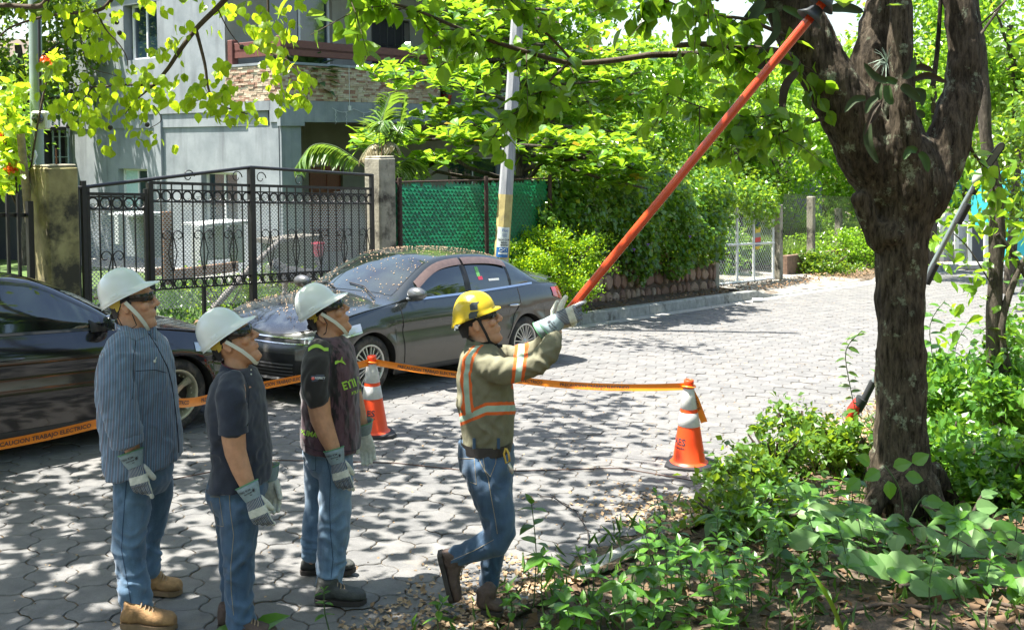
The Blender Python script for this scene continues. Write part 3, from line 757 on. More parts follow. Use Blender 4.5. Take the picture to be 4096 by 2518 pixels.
M_PLANK = simple('old_plank', (.19, .11, .065), .85, var=.35, scale=25, bump=.5)
def slab(name, x0, x1, y0, y1, b, th, mat, **k):
 a0_, a1_ = afx(x0, 250, b), afx(x1, 250, b); z1 = ONLINE((x0+x1)/2, y0, b).z; z0 = ONLINE((x0+x1)/2, y1, b).z
 mb = MB(); c = W((a0_+a1_)/2, b); mb.box((c.x, c.y, (z0+z1)/2), (abs(a1_-a0_), th, z1-z0), HR, .006); return mb.build(name, mat, **k)
slab('plank', 163, 172.5, 211, 284, FB+.12, .04, M_PLANK, label='upright weathered plank standing behind the gate bars', cat='plank')
slab('plank', 153, 163, 267.5, 275, FB+.2, .05, M_PLANK, label='short crosswise board end left of the upright plank', cat='plank')
slab('plank', 173.2, 237, 265, 275, FB+.2, .06, M_PLANK, label='long horizontal broken board behind the gate', cat='plank')
M_WHT = simple('whitewash', (.40, .42, .41), .85, var=.12)
bw_ = 14.6
wb = empty('wash_bench', ONLINE(215, 262, bw_), label='concrete wash bench with white painted legs in the yard', cat='bench')
def ybox(name, x0, x1, y0, y1, b, th, mat, parent):
 a0_, a1_ = afx(x0, 250, b), afx(x1, 250, b); z1 = ONLINE((x0+x1)/2, y0, b).z; z0 = ONLINE((x0+x1)/2, y1, b).z
 mb = MB(); c = W((a0_+a1_)/2, b); mb.box((c.x, c.y, (z0+z1)/2), (abs(a1_-a0_), th, z1-z0), HR, .005); return mb.build(name, mat, parent)
ybox('top', 194, 240, 221, 224, bw_+.2, .7, M_WHT, wb)
for x0, x1, y1 in ((196, 203, 266), (219, 223, 257), (234, 240, 262)): ybox('leg', x0, x1, 224.5, y1, bw_, .25, M_WHT, wb)
ybox('basin', 203.5, 233, 228, 258, bw_+.3, .3, M_PLA, wb)
wb2 = empty('utility_sink', ONLINE(130, 262, 15.), label='grey block sink with a white post left of the wicket post', cat='sink')
ybox('basin', 137, 151, 215, 256, 15.2, .6, M_PLA, wb2); ybox('post', 117, 121.5, 213, 244, 15., .12, M_WHT, wb2); ybox('top', 121, 152, 212, 214.5, 15.1, .7, M_WHT, wb2)
pb = empty('plastered_trough', ONLINE(280, 262, 13.4), label='whitish plastered trough behind the dog', cat='trough'); ybox('wall', 266, 310, 240, 284, 13.4, .25, simple('trough_plaster', (.20, .21, .17), .85, var=.3, scale=3), pb); ybox('rim', 264, 312, 236, 240.5, 13.35, .5, simple('old_wood_rim', (.12, .11, .09), .9), pb)
c = ONLINE(318.5, 256, 12.6); mb = MB(); mb.lathe([(.001, 0), (.06, 0), (.10, .2), (.11, .2), (.11, .22), (.095, .22), (.09, .19), (.001, .17)], 16, c, smooth=False); mb.build('bucket', simple('pink_plastic', (.62, .10, .16), .45), label='pink plastic bucket among the plants right of the dog', cat='bucket')
mb = MB(); mb.tube([ONLINE(212, 309, FB+.3), ONLINE(250, 268, FB+.7), ONLINE(283, 238, FB+1.2)], (.03, .05), 4, up=D2V); mb.build('leaning_pole', simple('grey_pole', (.14, .13, .12), .85), label='long grey pole leaning diagonally inside the gate', cat='pole')
g = np.random.default_rng(3); cpos = np.array(list(W(afx(277, 300, 12.2), 12.2, yardz(afx(277, 300, 12.2), 12.2)+.05)))
n = 160; P_ = cpos+g.normal(size=(n, 3))*np.array([.7, .45, .05]); leaves('cut_stalks', P_, rdir(n, g, 0)*np.array([1, 1, .15]), np.tile([0, 0, 1.], (n, 1)), g.uniform(.3, .8, n), leafmat('dry_stalk', (.07, .05, .035), (.22, .14, .09), (.1, .06, .03), .1), None, 'lance', .5, origin=tuple(cpos), label='heap of dry cut stalks lying on the lawn', cat='debris pile', kind='stuff')
g = np.random.default_rng(5); n = 26000; A_ = g.uniform(5.5, 21, n); B_ = g.uniform(11.3, 17.8, n); hm = vnoise(np.stack([A_*.9, B_*.9, A_*0], 1), 1, 3) > -.45
A_, B_ = A_[hm], B_[hm]; P_ = np.array([list(W(a, b, yardz(a, b))) for a, b in zip(A_, B_)]); n = len(P_)
M_GRASS = leafmat('grass_blade', (.03, .075, .012), (.09, .18, .03), (.16, .34, .04), .35)
leaves('grass', P_, rdir(n, g, 1.1), rdir(n, g), g.uniform(.07, .16, n), M_GRASS, None, 'fold', .4, kind='stuff')
# POLES, FENCES, WALLS TO THE RIGHT
def t_pole(name, c1, c2):
 t = NT(name); P = t.geo(); m = t.N('Mapping', i_Vector=P); m.inputs['Scale'].default_value = (9, 9, .8)
 t.bsdf(t.ramp(t.noise(m.outputs[0], 2, 6, .7), [(.35, c1), (.65, c2)]), .8, normal=t.bump(t.noise(P, 40, 4), .4, .006)); return t.m
M_POLEC = t_pole('weathered_pole', (.20, .21, .22), (.36, .37, .37))
pb_ = W(13.9, 10.95, 0); top = AT(518, -10, DEP(pb_)*1.0); top.z = pb_.z+11
dirp = (AT(517.5, 0, DEP(pb_))-AT(500, 262, DEP(pb_))).normalized()
pb_ = ONLINE(496.6, 322, 10.42); pb_.z -= .1; pole = empty('utility_pole', pb_, label='leaning grey concrete utility pole with a yellow painted band and poster', cat='utility pole')
L_ = 10.5
mb = MB(); mb.tube([pb_-dirp*.3, pb_+dirp*L_], [.125, .072], 8, smooth=False); mb.build('shaft', M_POLEC, pole)
def along(y): # distance up the pole for picture row y
 lo, hi = 0, L_
 for _ in range(40):
  m = (lo+hi)/2; q = pb_+dirp*m-CAMP; yy = PY-FPX*q.dot(UC)/q.dot(FW)
  if yy > y: lo = m
  else: hi = m
 return lo
rad_at = lambda d: .125+(.072-.125)*(d+.3)/(L_+.3)
d0, d1 = along(258), along(194)
mb = MB(); mb.tube([pb_+dirp*d0, pb_+dirp*d1], [rad_at(d0)+.003, rad_at(d1)+.003], 8, smooth=False, cap=False)
mb.build('painted_band', simple('faded_yellow_paint', (.40, .33, .13), .85, var=.2, scale=10, dirt=((.17, .16, .13), 6, .62)), pole)
side = dirp.cross(Vector((0, 0, 1)) if abs(dirp.z) < .9 else Vector((0, 1, 0))).normalized()
tocam = (CAMP-pb_); tocam = (tocam-dirp*tocam.dot(dirp)).normalized(); rgt = (-dirp.cross(tocam)).normalized()
rgt = rgt if rgt.dot(RC) > 0 else -rgt
def wrap(u, v, off=.006):
 """u along the circumference in metres, v up the pole from d0p"""
 r = rad_at(v)+off; th = u/r; return pb_+dirp*v+(tocam*math.cos(th)+rgt*math.sin(th))*r
def text_mesh(s, size, bold=0., align='CENTER', spacing=1.):
 cu = bpy.data.curves.new('lettering', 'FONT'); cu.body = s; cu.size = size; cu.offset = bold; cu.align_x = align; cu.align_y = 'CENTER'; cu.space_character = spacing; cu.resolution_u = 2
 o = bpy.data.objects.new('tmp', cu); COL.objects.link(o); dg = bpy.context.evaluated_depsgraph_get(); me = bpy.data.meshes.new_from_object(o.evaluated_get(dg))
 V = [tuple(v.co) for v in me.vertices]; F = [tuple(p.vertices) for p in me.polygons]
 bpy.data.objects.remove(o); bpy.data.curves.remove(cu); bpy.data.meshes.remove(me); return V, F
def text_on(mb, s, size, fmap, bold=.0, align='CENTER', mi=None, spacing=1., u0=0., v0=0.):
 V, F = text_mesh(s, size, bold, align, spacing); mb.add([fmap(v[0]+u0, v[1]+v0) for v in V], F, False, mi)
def patch(mb, u0, u1, v0, v1, fmap, n=8, off=None, mi=None): mb.grid([[fmap(u0+(u1-u0)*i/n, v0+(v1-v0)*j/3) for j in range(4)] for i in range(n+1)], True, mi)
M_PAPER = simple('faded_paper', (.50, .56, .52), .8, var=.1); M_BLUEP = simple('blue_print', (.02, .12, .33), .6, var=.1); M_INK = simple('dark_ink', (.03, .03, .04), .7)
M_BLUI = simple('blue_ink', (.06, .12, .3), .7)
vA, vB, vC = along(226.5), along(246.5), along(256.5)
poster = empty('poster', wrap(0, vB), None, label='white and blue paper poster pasted round the yellow band of the pole', cat='poster')
mb = MB(); patch(mb, -.10, .115, vB, vA, lambda u, v: wrap(u, v, .007)); mb.build('sheet', M_PAPER, poster)
mb = MB(); patch(mb, -.10, .115, vC, vB, lambda u, v: wrap(u, v, .0072)); mb.build('blue_panel', M_BLUEP, poster)
hh = vA-vB; F2 = lambda u, v: wrap(u, v, .0092)
mb = MB(); text_on(mb, 'Fuo', .07, F2, .001, u0=.035, v0=vA-.05); text_on(mb, 'Confor', .03, F2, .0008, u0=.03, v0=vA-.11); text_on(mb, 'Tatuar', .03, F2, .0008, u0=.03, v0=vA-.14); mb.build('blue_lettering', M_BLUI, poster)
mb = MB(); text_on(mb, 'CASA COM', .042, F2, .001, u0=.02, v0=vA-.2); text_on(mb, 'MEAN', .042, F2, .001, u0=.03, v0=vA-.245); text_on(mb, 'MARTES', .036, F2, .001, u0=.035, v0=vA-.285); mb.build('lettering', M_INK, poster)
mb = MB()
for cx_ in (-.015, .055):
 pts = [F2(cx_+.028*math.cos(t_*math.pi/6), vC+.12+.022*math.sin(t_*math.pi/6)) for t_ in range(13)]; mb.tube(pts, .0035, 4, cap=False)
patch(mb, -.06, .1, vC+.05, vC+.08, F2); mb.build('glasses_print', M_PAPER, poster)
# thin pole on the left with meter box and conduit
q0 = W(6.03, 11.5); lp = empty('service_pole', q0, label='slim greenish steel service pole with a meter box behind the yellow pillar', cat='utility pole')
M_LP = simple('greenish_steel', (.26, .34, .31), .5, var=.1, scale=5)
q0 = G(41.5, 372); dq = DEP(q0)
ptop = AT(33.5, -60, dq)
mb = MB(); mb.tube([q0, ptop], [.072, .066], 14); mb.build('shaft', M_LP, lp)
mb = MB(); pts = []
for i in range(40): t_ = i/39; y = 150+(360-150)*t_; pts.append(AT(36.-3+y*.008+.9*math.sin(i*2.1), y, dq-.12))
mb.tube(pts, [.022+.008*(i % 2) for i in range(40)], 6); mb.build('plastic_conduit', simple('clear_plastic', (.7, .73, .75), .25, var=.05), lp)
mb = MB(); mb.tube([AT(38.5, -40, dq-.1), AT(39.5, 60, dq-.1), AT(41, 112, dq-.1)], .018, 6); mb.build('cable', M_INK, lp)
c = AT(41, 120, dq-.15); mb = MB(); mb.box(c, (.17, .12, .2), None, .015); mb.build('meter_box', simple('meter_plastic', (.62, .65, .55), .5), lp)
mb = MB(); mb.lathe([(.0, .0), (.06, 0), (.06, .04), (.045, .055), (.001, .06)], 16, c+Vector((0, -.06, .02)), Matrix.Rotation(math.pi/2, 3, 'X')); mb.build('meter_dial', M_GLS, lp)
# trellis ladder mast in front of the house end
M_STEEL = simple('blue_grey_steel', (.28, .36, .40), .45, metal=.3, var=.08)
mp = W(13.1, B_L+.45); mp.z = -.6; mast = empty('lattice_mast', mp, label='pale steel lattice mast rising at the left corner of the house', cat='mast')
dm = DEP(mp); vx = (53.5, 60, 68.5)
mxs = [AT(x, 160, dm) for x in vx]
for p in mxs: mb = MB(); mb.cyl((p.x, p.y, -.6), (p.x, p.y, 7.5), .03, n=6); mb.build('upright', M_STEEL, mast)
for i in range(16):
 z = -.2+i*.5; mb = MB(); mb.cyl((mxs[0].x, mxs[0].y, z), (mxs[2].x, mxs[2].y, z), .016, n=5); mb.build('rung', M_STEEL, mast)
# neighbour's shed at far left
sh = empty('neighbour_shed', W(11, 26), label='pale green clapboard shed with a dark roof at the far left', cat='shed')
M_SID = simple('pale_green_boards', (.34, .37, .22), .75, var=.08)
for i in range(18):
 mb = MB(); z = -1.0+i*.2; c = W(10.2, 19.2); 
 p = AT(-60, 190, 24); q = AT(58, 190, 27.2); mid = (p+q)/2; d = (q-p); d.z = 0; R = Matrix((d.normalized(), Vector((-d.y, d.x, 0)).normalized(), ZV)).transposed()
 mb.box((mid.x, mid.y, z), (d.length, .04, .205), R @ Matrix.Rotation(.08, 3, 'X')); mb.build('board', M_SID, sh)
mb = MB(); mb.box((mid.x, mid.y+1.5, 2.75), (d.length+.5, 3.6, .08), R @ Matrix.Rotation(.14, 3, 'X')); mb.build('roof', simple('dark_roof', (.05, .05, .05), .8), sh)
mb = MB(); mb.box((mid.x, mid.y+1.6, .8), (d.length-.1, 2.9, 3.2), R); mb.build('rear_wall', M_DARK, sh)
# picket fence left of the pillar
pf = empty('picket_fence', W(4.5, FB+.1), label='black steel picket fence left of the yellow pillar', cat='fence')
hp = hf(20, 196); first = None
for i in range(34):
 a = a1-.42-i*.115
 if first is None:
  mb = MB(); mb.box(W(a, FB+.05, hp/2), (.03, .03, hp), HR); mb.box(W(a, FB+.05, hp+.015), (.02, .02, .03), HR); first = mb.build('picket', M_IRON, pf); fa = a
 else: inst(first, WM[first.name] @ Matrix.Translation(WM[first.name].to_3x3().inverted() @ (W(a, FB)-W(fa, FB))), pf)
for z in (hp-.2, .35): mb = MB(); mb.box((W(a1-.3, FB+.09, z)+W(a1-4.4, FB+.09, z))/2, (4.1, .03, .04), Matrix((D1V, D2V, D1V.cross(D2V))).transposed()); mb.build('rail', M_IRON, pf)
mb = MB(); mb.box(W(a1-.3, FB+.05, hp/2-.05), (.06, .06, hp), HR); mb.build('post', M_IRON, pf)
# green woven privacy fence
gf = empty('green_fence', W(12, FB), label='green plastic strip fence woven through chain link beside the pillar', cat='fence')
M_GRN = simple('green_pvc', (.004, .15, .055), .38, var=.22, scale=30)
a0g, a1g = a2+.22, afx(549); hg = lambda a: hf(397, 186)+(hf(545, 181.5)-hf(397, 186))*(a-a0g)/(a1g-a0g)
V = []; F = []; cell = .085; dz = .055; g = random.Random(2)
ni = int((a1g-a0g)/cell); nj = int(2.6/dz)
for j in range(nj):
 for i in range(ni):
  a = a0g+(i+(.5 if j % 2 else 0))*cell; z = .05+j*dz
  if z > hg(a)-.02+g.uniform(-.02, .05): continue
  o1 = g.uniform(.0, .012); p = lambda da, dh, db: W(a+da, FB-.0+db, z+dh)
  n = len(V); V.extend([p(-cell*.62, .0, .015+o1), p(0, -dz*.95, -.012), p(cell*.62, .0, .004), p(0, dz*1.15, .02+o1)]); F.append((n, n+1, n+2, n+3))
npmesh('woven_strip', np.array([list(v) for v in V]), np.array(F), M_GRN, gf, kind='stuff')
M_RUST = simple('rusty_steel', (.045, .025, .018), .85, var=.3)
for x in (399, 485.5, 549):
 a = afx(x); mb = MB(); mb.cyl(W(a, FB-.03, 0), W(a, FB-.03, hg(a)+.12), .035, n=8); mb.build('post', M_RUST, gf)
mb = MB(); mb.cyl(W(a0g, FB-.0, hg(a0g)+.06), W(a1g, FB, hg(a1g)+.06), .013, n=6); mb.build('top_wire', M_RUST, gf)
netting('chain_link_fence', a0g-.25, a1g, .0, 2.15, .11, FB-.05, M_RUST, 'dark diamond wire fence in front of the green woven strips', .0024, True, hfun=lambda a: hg(a)+.05)
# stone wall with irregular stones in recessed mortar
SB = 10.9; sw = empty('stone_wall', W(16, SB), label='low rubble stone wall overhung by vines beside the kerb', cat='wall')
sa0, sa1 = afx(548), afx(716, 280, SB)
mb = MB(); hS = 1.0
mb.box((W(sa0, SB+.18, hS/2-.1)+W(sa1, SB+.18, hS/2-.1))/2, (sa1-sa0, .3, hS+.1), Matrix((D1V, D2V, D1V.cross(D2V))).transposed()); mb.build('mortar_core', simple('dark_mortar', (.09, .065, .045), .95, var=.3, bump=.6), sw)
M_RUB = t_stone('rubble_stone', [(0, (.26, .15, .10)), (.3, (.33, .22, .15)), (.6, (.22, .13, .09)), (.8, (.36, .27, .20))])
g = random.Random(9); a = sa0; sts = []
rowz = [0, .3, .62, .84, 1.0]
for r_ in range(4):
 a = sa0+g.uniform(0, .2)
 while a < sa1-.1:
  w_ = g.uniform(.16, .42); sts.append((a, min(sa1, a+w_), rowz[r_]+g.uniform(-.03, .03), rowz[r_+1]+g.uniform(-.03, .03))); a += w_
for (x0, x1, z0, z1) in sts[:290]:
 mb = MB(); c = W((x0+x1)/2, SB+.03, (z0+z1)/2+.02); n = 9; P0 = []; P1 = []; P2 = []
 for k in range(n):
  t_ = 2*math.pi*k/n+g.uniform(-.2, .2); rx = (x1-x0)/2*g.uniform(.78, 1.0); rz = (z1-z0)/2*g.uniform(.78, 1.02)
  v = D1V*math.cos(t_)*rx+ZV*math.sin(t_)*rz; P0.append(c+v); P1.append(c+v*.95-D2V*.035); P2.append(c+v*.8-D2V*g.uniform(.045, .06))
 mb.add(P0+P1+P2, [(k, (k+1) % n, n+(k+1) % n, n+k) for k in range(n)]+[(n+k, n+(k+1) % n, 2*n+(k+1) % n, 2*n+k) for k in range(n)]+[tuple(range(2*n, 3*n))]); mb.build('stone', M_RUB, sw)
mb = MB(); c = W(sa1+.05, SB+.1); mb.box((c.x, c.y, c.z+.85), (.2, .24, 1.9), HR, .02); mb.build('concrete_post', M_CONC, label='short concrete post at the end of the stone wall', cat='post')
# white chain link gate with hanging fish ornament
M_WHM = simple('white_painted_steel', (.60, .62, .60), .5, var=.08)
WB = 11.35; wa0, wa1 = afx(717, 285, WB), afx(774, 275, WB); wg = empty('white_mesh_gate', W(wa0, WB), label='white tube framed wire mesh gate beyond the stone wall', cat='gate')
hw = 2.1
for x in (wa0+.05, wa0+(wa1-wa0)*.33, wa0+(wa1-wa0)*.62, wa1-.06): mb = MB(); mb.cyl(W(x, WB, .08), W(x, WB, hw), .035, n=8); mb.build('upright', M_WHM, wg)
for z in (.12, 1.05, hw): mb = MB(); mb.cyl(W(wa0, WB, z), W(wa1, WB, z), .03, n=8); mb.build('rail', M_WHM, wg)
o = netting('wire_mesh', wa0, wa1, .12, hw, .13, WB+.02, M_WHM, None, .006, True)
M_ = WM[o.name]; del o['category']; o.parent = wg; o.matrix_local = wm(wg).inverted() @ M_; o['kind'] = 'stuff'
ob = AT(757, 224, DEP(W((wa0+wa1)/2+.6, WB-.08))); fo = empty('hanging_ornament', ob, label='painted fish-shaped board in yellow, grey and red hanging on the white gate', cat='ornament')
def fishpoly(y0, y1, w0, w1): return [(-w0, y0), (w0, y0), (w1, y1), (-w1, y1)]
cols = [((.02, .04, .10), -.12, .0, .06, .13), ((.55, .40, .02), -.26, -.12, .14, .15), ((.20, .24, .20), -.38, -.26, .15, .16), ((.50, .03, .02), -.50, -.38, .16, .16), ((.12, .15, .22), -.60, -.50, .15, .14), ((.60, .40, .02), -.68, -.60, .07, .13)]
for i, (c_, y0, y1, w0, w1) in enumerate(cols):
 mb = MB(); mb.prism([(-w0, y0), (w0, y0), (w1, y1), (-w1, y1)], ob+Vector((0, 0, .05)), D1H, ZV, .03); mb.build('painted_band', simple('ornament_paint%d' % i, c_, .5), fo)
mb = MB(); mb.cyl(ob, ob+Vector((0, 0, .25)), .01, n=4); mb.build('hook', M_IRON, fo)
# concrete posts, low wall and mesh fence beyond
for x, y0, y1, lab in ((778, 204, 279, 'first square concrete fence post right of the white gate'), (811, 196, 258, 'second concrete fence post standing in the sunny grass'), (838.5, 208, 250, 'third concrete fence post nearest the big tree trunk'), (864, 214, 245, 'fourth concrete fence post half behind the tree trunk')):
 pq = G(x, y1+3) if x < 800 else ONLINE(x, y1, 12.0+(x-811)*.012); s_ = DEP(pq); zt = AT(x, y0, s_).z
 mb = MB(); mb.box((pq.x, pq.y, (pq.z-.4+zt)/2), (.2, .2, zt-pq.z+.4), HR, .015); mb.build('fence_post', M_CONC, label=lab, cat='post', group='concrete fence posts on the right')
fa0 = AB(ONLINE(782, 262, 11.9))[0]; fa1 = fa0+26
mb = MB(); vs = []
for a_, h0_, h1_ in ((fa0, -.2, .62), (fa1, -.2, 1.0)): vs += [W(a_, 11.75, h0_), W(a_, 11.75, h1_), W(a_, 11.95, h1_), W(a_, 11.95, h0_)]
mb.add(vs, [(0, 1, 5, 4), (1, 2, 6, 5), (2, 3, 7, 6), (0, 3, 2, 1), (4, 5, 6, 7)]); mb.build('low_wall', simple('brown_block_wall', (.16, .10, .07), .9, var=.3, scale=12, bump=.5), label='low brown block wall under the wire fence on the right', cat='wall')
netting('chain_link_fence', fa0, fa0+14, .8, 2.4, .14, 11.85, simple('far_wire', (.3, .27, .22), .6), 'tall wire fence on the low brown wall beyond the white gate', .005, True)
def farbox(x0, x1, y0, y1, dep, th, mat, name, **k):
 p, q = AT(x0, y1, dep), AT(x1, y1, dep); zt = AT((x0+x1)/2, y0, dep).z; mb = MB(); c = (p+q)/2; d = q-p; d.z = 0
 mb.box((c.x, c.y+th/2, (c.z+zt)/2), (d.length, th, zt-c.z), None, .01); return mb.build(name, mat, **k)
M_GREYW = simple('grey_block_wall', (.14, .16, .18), .85, var=.12, scale=3)
farbox(783, 822, 150, 256, 40, .3, M_GREYW, 'block_wall', label='grey block wall in shade behind the concrete posts', cat='wall')
fg = empty('white_yard_gate', AT(955, 266, 37), label='white framed mesh gate far down the street right of the trunk', cat='gate')
for x in (928, 941, 956, 969, 986): 
 p = AT(x, 268 if x < 960 else 264, 37); zt = AT(x, 222, 37).z; mb = MB(); mb.box((p.x, p.y, (p.z+zt)/2), (.14, .14, zt-p.z), None); mb.build('post', M_WHM, fg)
for y in (224, 243, 262):
 p, q = AT(927, y+3, 37), AT(966, y-1, 37); mb = MB(); mb.cyl(p, q, .06, n=6); mb.build('rail', M_WHM, fg)
p, q = AT(927, 268, 37.2), AT(968, 262, 37.2); mb = MB(); d = q-p; d.z = 0; c = (p+q)/2; mb.box((c.x, c.y, c.z+.9), (d.length, .03, 1.9), None); mb.build('mesh_panel', simple('pale_mesh', (.35, .38, .42), .6, var=.2, scale=30), fg)
farbox(970, 984, 226, 264, 37.4, .1, simple('dark_steel_door', (.05, .055, .07), .5), 'steel_door', label='dark grey steel door beside the far white gate', cat='door')
farbox(984, 1012, 226, 256, 38, .2, simple('pale_wall', (.5, .5, .46), .85), 'yard_wall', label='pale yard wall right of the dark steel door', cat='wall')
farbox(1008, 1120, 172, 264, 37, 3, simple('turquoise_paint', (.03, .38, .44), .7, var=.1), 'turquoise_house', label='turquoise painted house wall at the right edge', cat='house')
farbox(935, 975, 176, 206, 44, .5, simple('turquoise_far', (.05, .33, .40), .7, var=.15), 'turquoise_house', label='glimpse of a turquoise wall above the far white gate', cat='house')
for x0, x1 in ((926, 968), (984, 1040)):
 p, q = G(x0, 272), G(x1, 266); mb = MB(); mb.box((p+q)/2+Vector((0, .3, .08)), ((q-p).length, .8, .16), None, .02); mb.build('kerb_stone', M_KERB, kind='structure')
# CARS
def interp(pts, x):
 pts = sorted(pts)
 if x <= pts[0][0]: return pts[0][1]
 if x >= pts[-1][0]: return pts[-1][1]
 for i in range(len(pts)-1):
  if x <= pts[i+1][0]:
   x0, y0 = pts[i]; x1, y1 = pts[i+1]; t = (x-x0)/(x1-x0)
   m0 = (y1-pts[i-1][1])/(x1-pts[i-1][0])*(x1-x0) if i > 0 else (y1-y0)
   m1 = (pts[i+2][1]-y0)/(pts[i+2][0]-x0)*(x1-x0) if i+2 < len(pts) else (y1-y0)
   return (2*t**3-3*t*t+1)*y0+(t**3-2*t*t+t)*m0+(-2*t**3+3*t*t)*y1+(t**3-t*t)*m1
class Car:
 def __init__(c, prm):
  c.__dict__.update(prm)
 def zc(c, x): return interp(c.PC, x)
 def zs(c, x): return interp(c.PS, x)
 def zr(c, x): return max(interp(c.PR, x), c.zs(x)+.012)
 def yr(c, x): return min(interp(c.PY, x), .985*c.ys(x))
 def pf(c, x):
  if x > c.FX0: return max(0, 1-((x-c.FX0)/(c.XF-c.FX0))**c.PW)**(1/c.PW)
  if x < c.RX0: return max(0, 1-((c.RX0-x)/(c.RX0-c.XR))**4)**(1/4)
  return 1.
 def ys(c, x): return c.side(x, c.zs(x))
 def side(c, x, z):
  h = c.zs(x); t = (z-.2)/(h-.2)
  w = interp([(0, c.HW-.055), (.2, c.HW-.02), (.42, c.HW-.0), (.62, c.HW-.022), (.70, c.HW-.008), (.85, c.HW-.03), (1., c.HW-.085)], t)
  for xa in (0, c.WB): # flared arches
   d = math.hypot(x-xa, z-.32); w += .012*math.exp(-((d-c.AR-.03)/.05)**2)
  return w*c.pf(x)
 def sh(c, x, z):
  """nose and tail lean back above the bumper"""
  if x > .35: return -((x-.35)/(c.XF-.35))*(.02+.16*max(0, (z-.5)/.3)**1.6)-.05*max(0, (.36-z)/.16)
  if x < c.WB-.4: return ((c.WB-.4-x)/(c.WB-.4-c.XR))*(.12*max(0, (z-.8)/.3)**1.6+.06*max(0, (.4-z)/.2))
  return 0
 def S(c, x, z, off=0., sgn=1):
  """point on the body side or the side glass"""
  h = c.zs(x)
  if z <= h: y = c.side(x, z)
  else:
   r = c.zr(x); t = min(1, (z-h)/(r-h)); y0 = c.ys(x); y1 = c.yr(x); y = y0-.012*math.sin(math.pi*min(1, t*4))*(1 if t < .25 else 0)+(y1-y0)*t+.018*math.sin(math.pi*t)
  nx = 0.
  if x > c.FX0: f = min(1., (x-c.FX0)/(c.XF-c.FX0)); nx = f**2.2
  elif x < c.RX0: f = min(1., (c.RX0-x)/(c.RX0-c.XR)); nx = -f**3
  ny = math.sqrt(max(0, 1-nx*nx)); return Vector((x+c.sh(x, z)+nx*off, sgn*(y+ny*off), z))
 def Tp(c, x, y, off=0.):
  r = c.yr(x); q = min(1, abs(y)/max(r, 1e-4)); z = c.zr(x)+(c.zc(x)-c.zr(x))*(1-q**2.3); return Vector((x+c.sh(x, z), y, z+off))
 def zb(c, x):
  z = .19+.05*max(0, (x-.5)/.45)+.06*max(0, (c.WB-.5-x)/.5)
  for xa in (0, c.WB):
   if abs(x-xa) < c.AR: z = max(z, .31+math.sqrt(c.AR**2-(x-xa)**2))
  return z
 def stations(c):
  xs = []
  for i in range(19): s = i/18*math.pi/2; xs.append(c.FX0+(c.XF-c.FX0)*max(0, math.cos(s))**(2/c.PW))
  for i in range(1, 19): s = i/18*math.pi/2; xs.append(c.RX0-(c.RX0-c.XR)*max(0, math.sin(s))**(2/4))
  for xa in (0, c.WB):
   for i in range(25): xs.append(xa+(c.AR+.0005)*math.cos(math.pi*i/24))
   xs += [xa+c.AR+.003, xa-c.AR-.003]
  x = c.FX0
  while x > c.RX0: xs.append(x); x -= .07
  xs = sorted(set(round(v, 4) for v in xs), reverse=True); out = [xs[0]]
  for v in xs[1:]:
   if out[-1]-v > .0015: out.append(v)
  return out
def curved(c, mb, f, off, n, m, x0, x1, lo, hi, sgn=1, mi=None):
 P = []
 for i in range(n+1):
  x = x0+(x1-x0)*i/n; a, b = lo(x), hi(x)
  if b < a: b = a
  P.append([c.S(x, a+(b-a)*j/m, off, sgn) for j in range(m+1)])
 mb.grid(P, True, mi)
def car_paint(name, col, dust, amount, rough=.22):
 t = NT(name); P = t.coord('Object'); z = t.N('SeparateXYZ', i_0=P).outputs[2]
 n1 = t.noise(P, 2.2, 5, .6); k = t.math('ADD', z, t.math('MULTIPLY', n1, -.35))
 d = t.ramp(k, [(.18, (amount,)*3), (.42, (amount*.3,)*3), (.62, (amount*.10,)*3)])
 fl = t.ramp(t.noise(P, 400, 2), [(.45, (.8,)*3), (.6, (1.3,)*3)])
 c = t.mix(d, t.mix(1, col, fl, 'MULTIPLY'), dust)
 r = t.math('ADD', t.math('MULTIPLY', d, .55), rough)
 cw = t.math('SUBTRACT', 1., d); p = t.bsdf(c, r, .35, .5); t.L(cw, p.inputs['Coat Weight']); p.inputs['Coat Roughness'].default_value = .06
 return t.m
M_TYRE = simple('tyre_rubber', (.022, .021, .02), .85, var=.3, scale=40, bump=.3, dirt=((.09, .075, .06), 7, .5))
M_ALLOY = simple('alloy', (.50, .50, .48), .32, metal=.75, var=.1)
M_CHROME = simple('chrome', (.62, .63, .65), .12, metal=1., var=.05)
M_BLKP = simple('black_trim', (.014, .014, .015), .5, var=.3)
t = NT('tinted_glass'); P_ = t.coord('Object'); t.bsdf(t.ramp(t.noise(P_, 3, 4), [(.35, (.004, .006, .006)), (.7, (.02, .03, .026))]), .04, spec=1., coat=.6); M_TINT = t.m
t = NT('lamp_glass'); t.bsdf((.42, .45, .48), .08, .3, 1., coat=1.); M_LAMP = t.m
t = NT('red_lamp'); t.bsdf((.55, .012, .008), .12, spec=.9, coat=1.); M_REDL = t.m
M_WELL = simple('wheel_well', (.012, .011, .010), .95)
M_VIS = simple('smoked_visor', (.10, .07, .062), .25, var=.15)
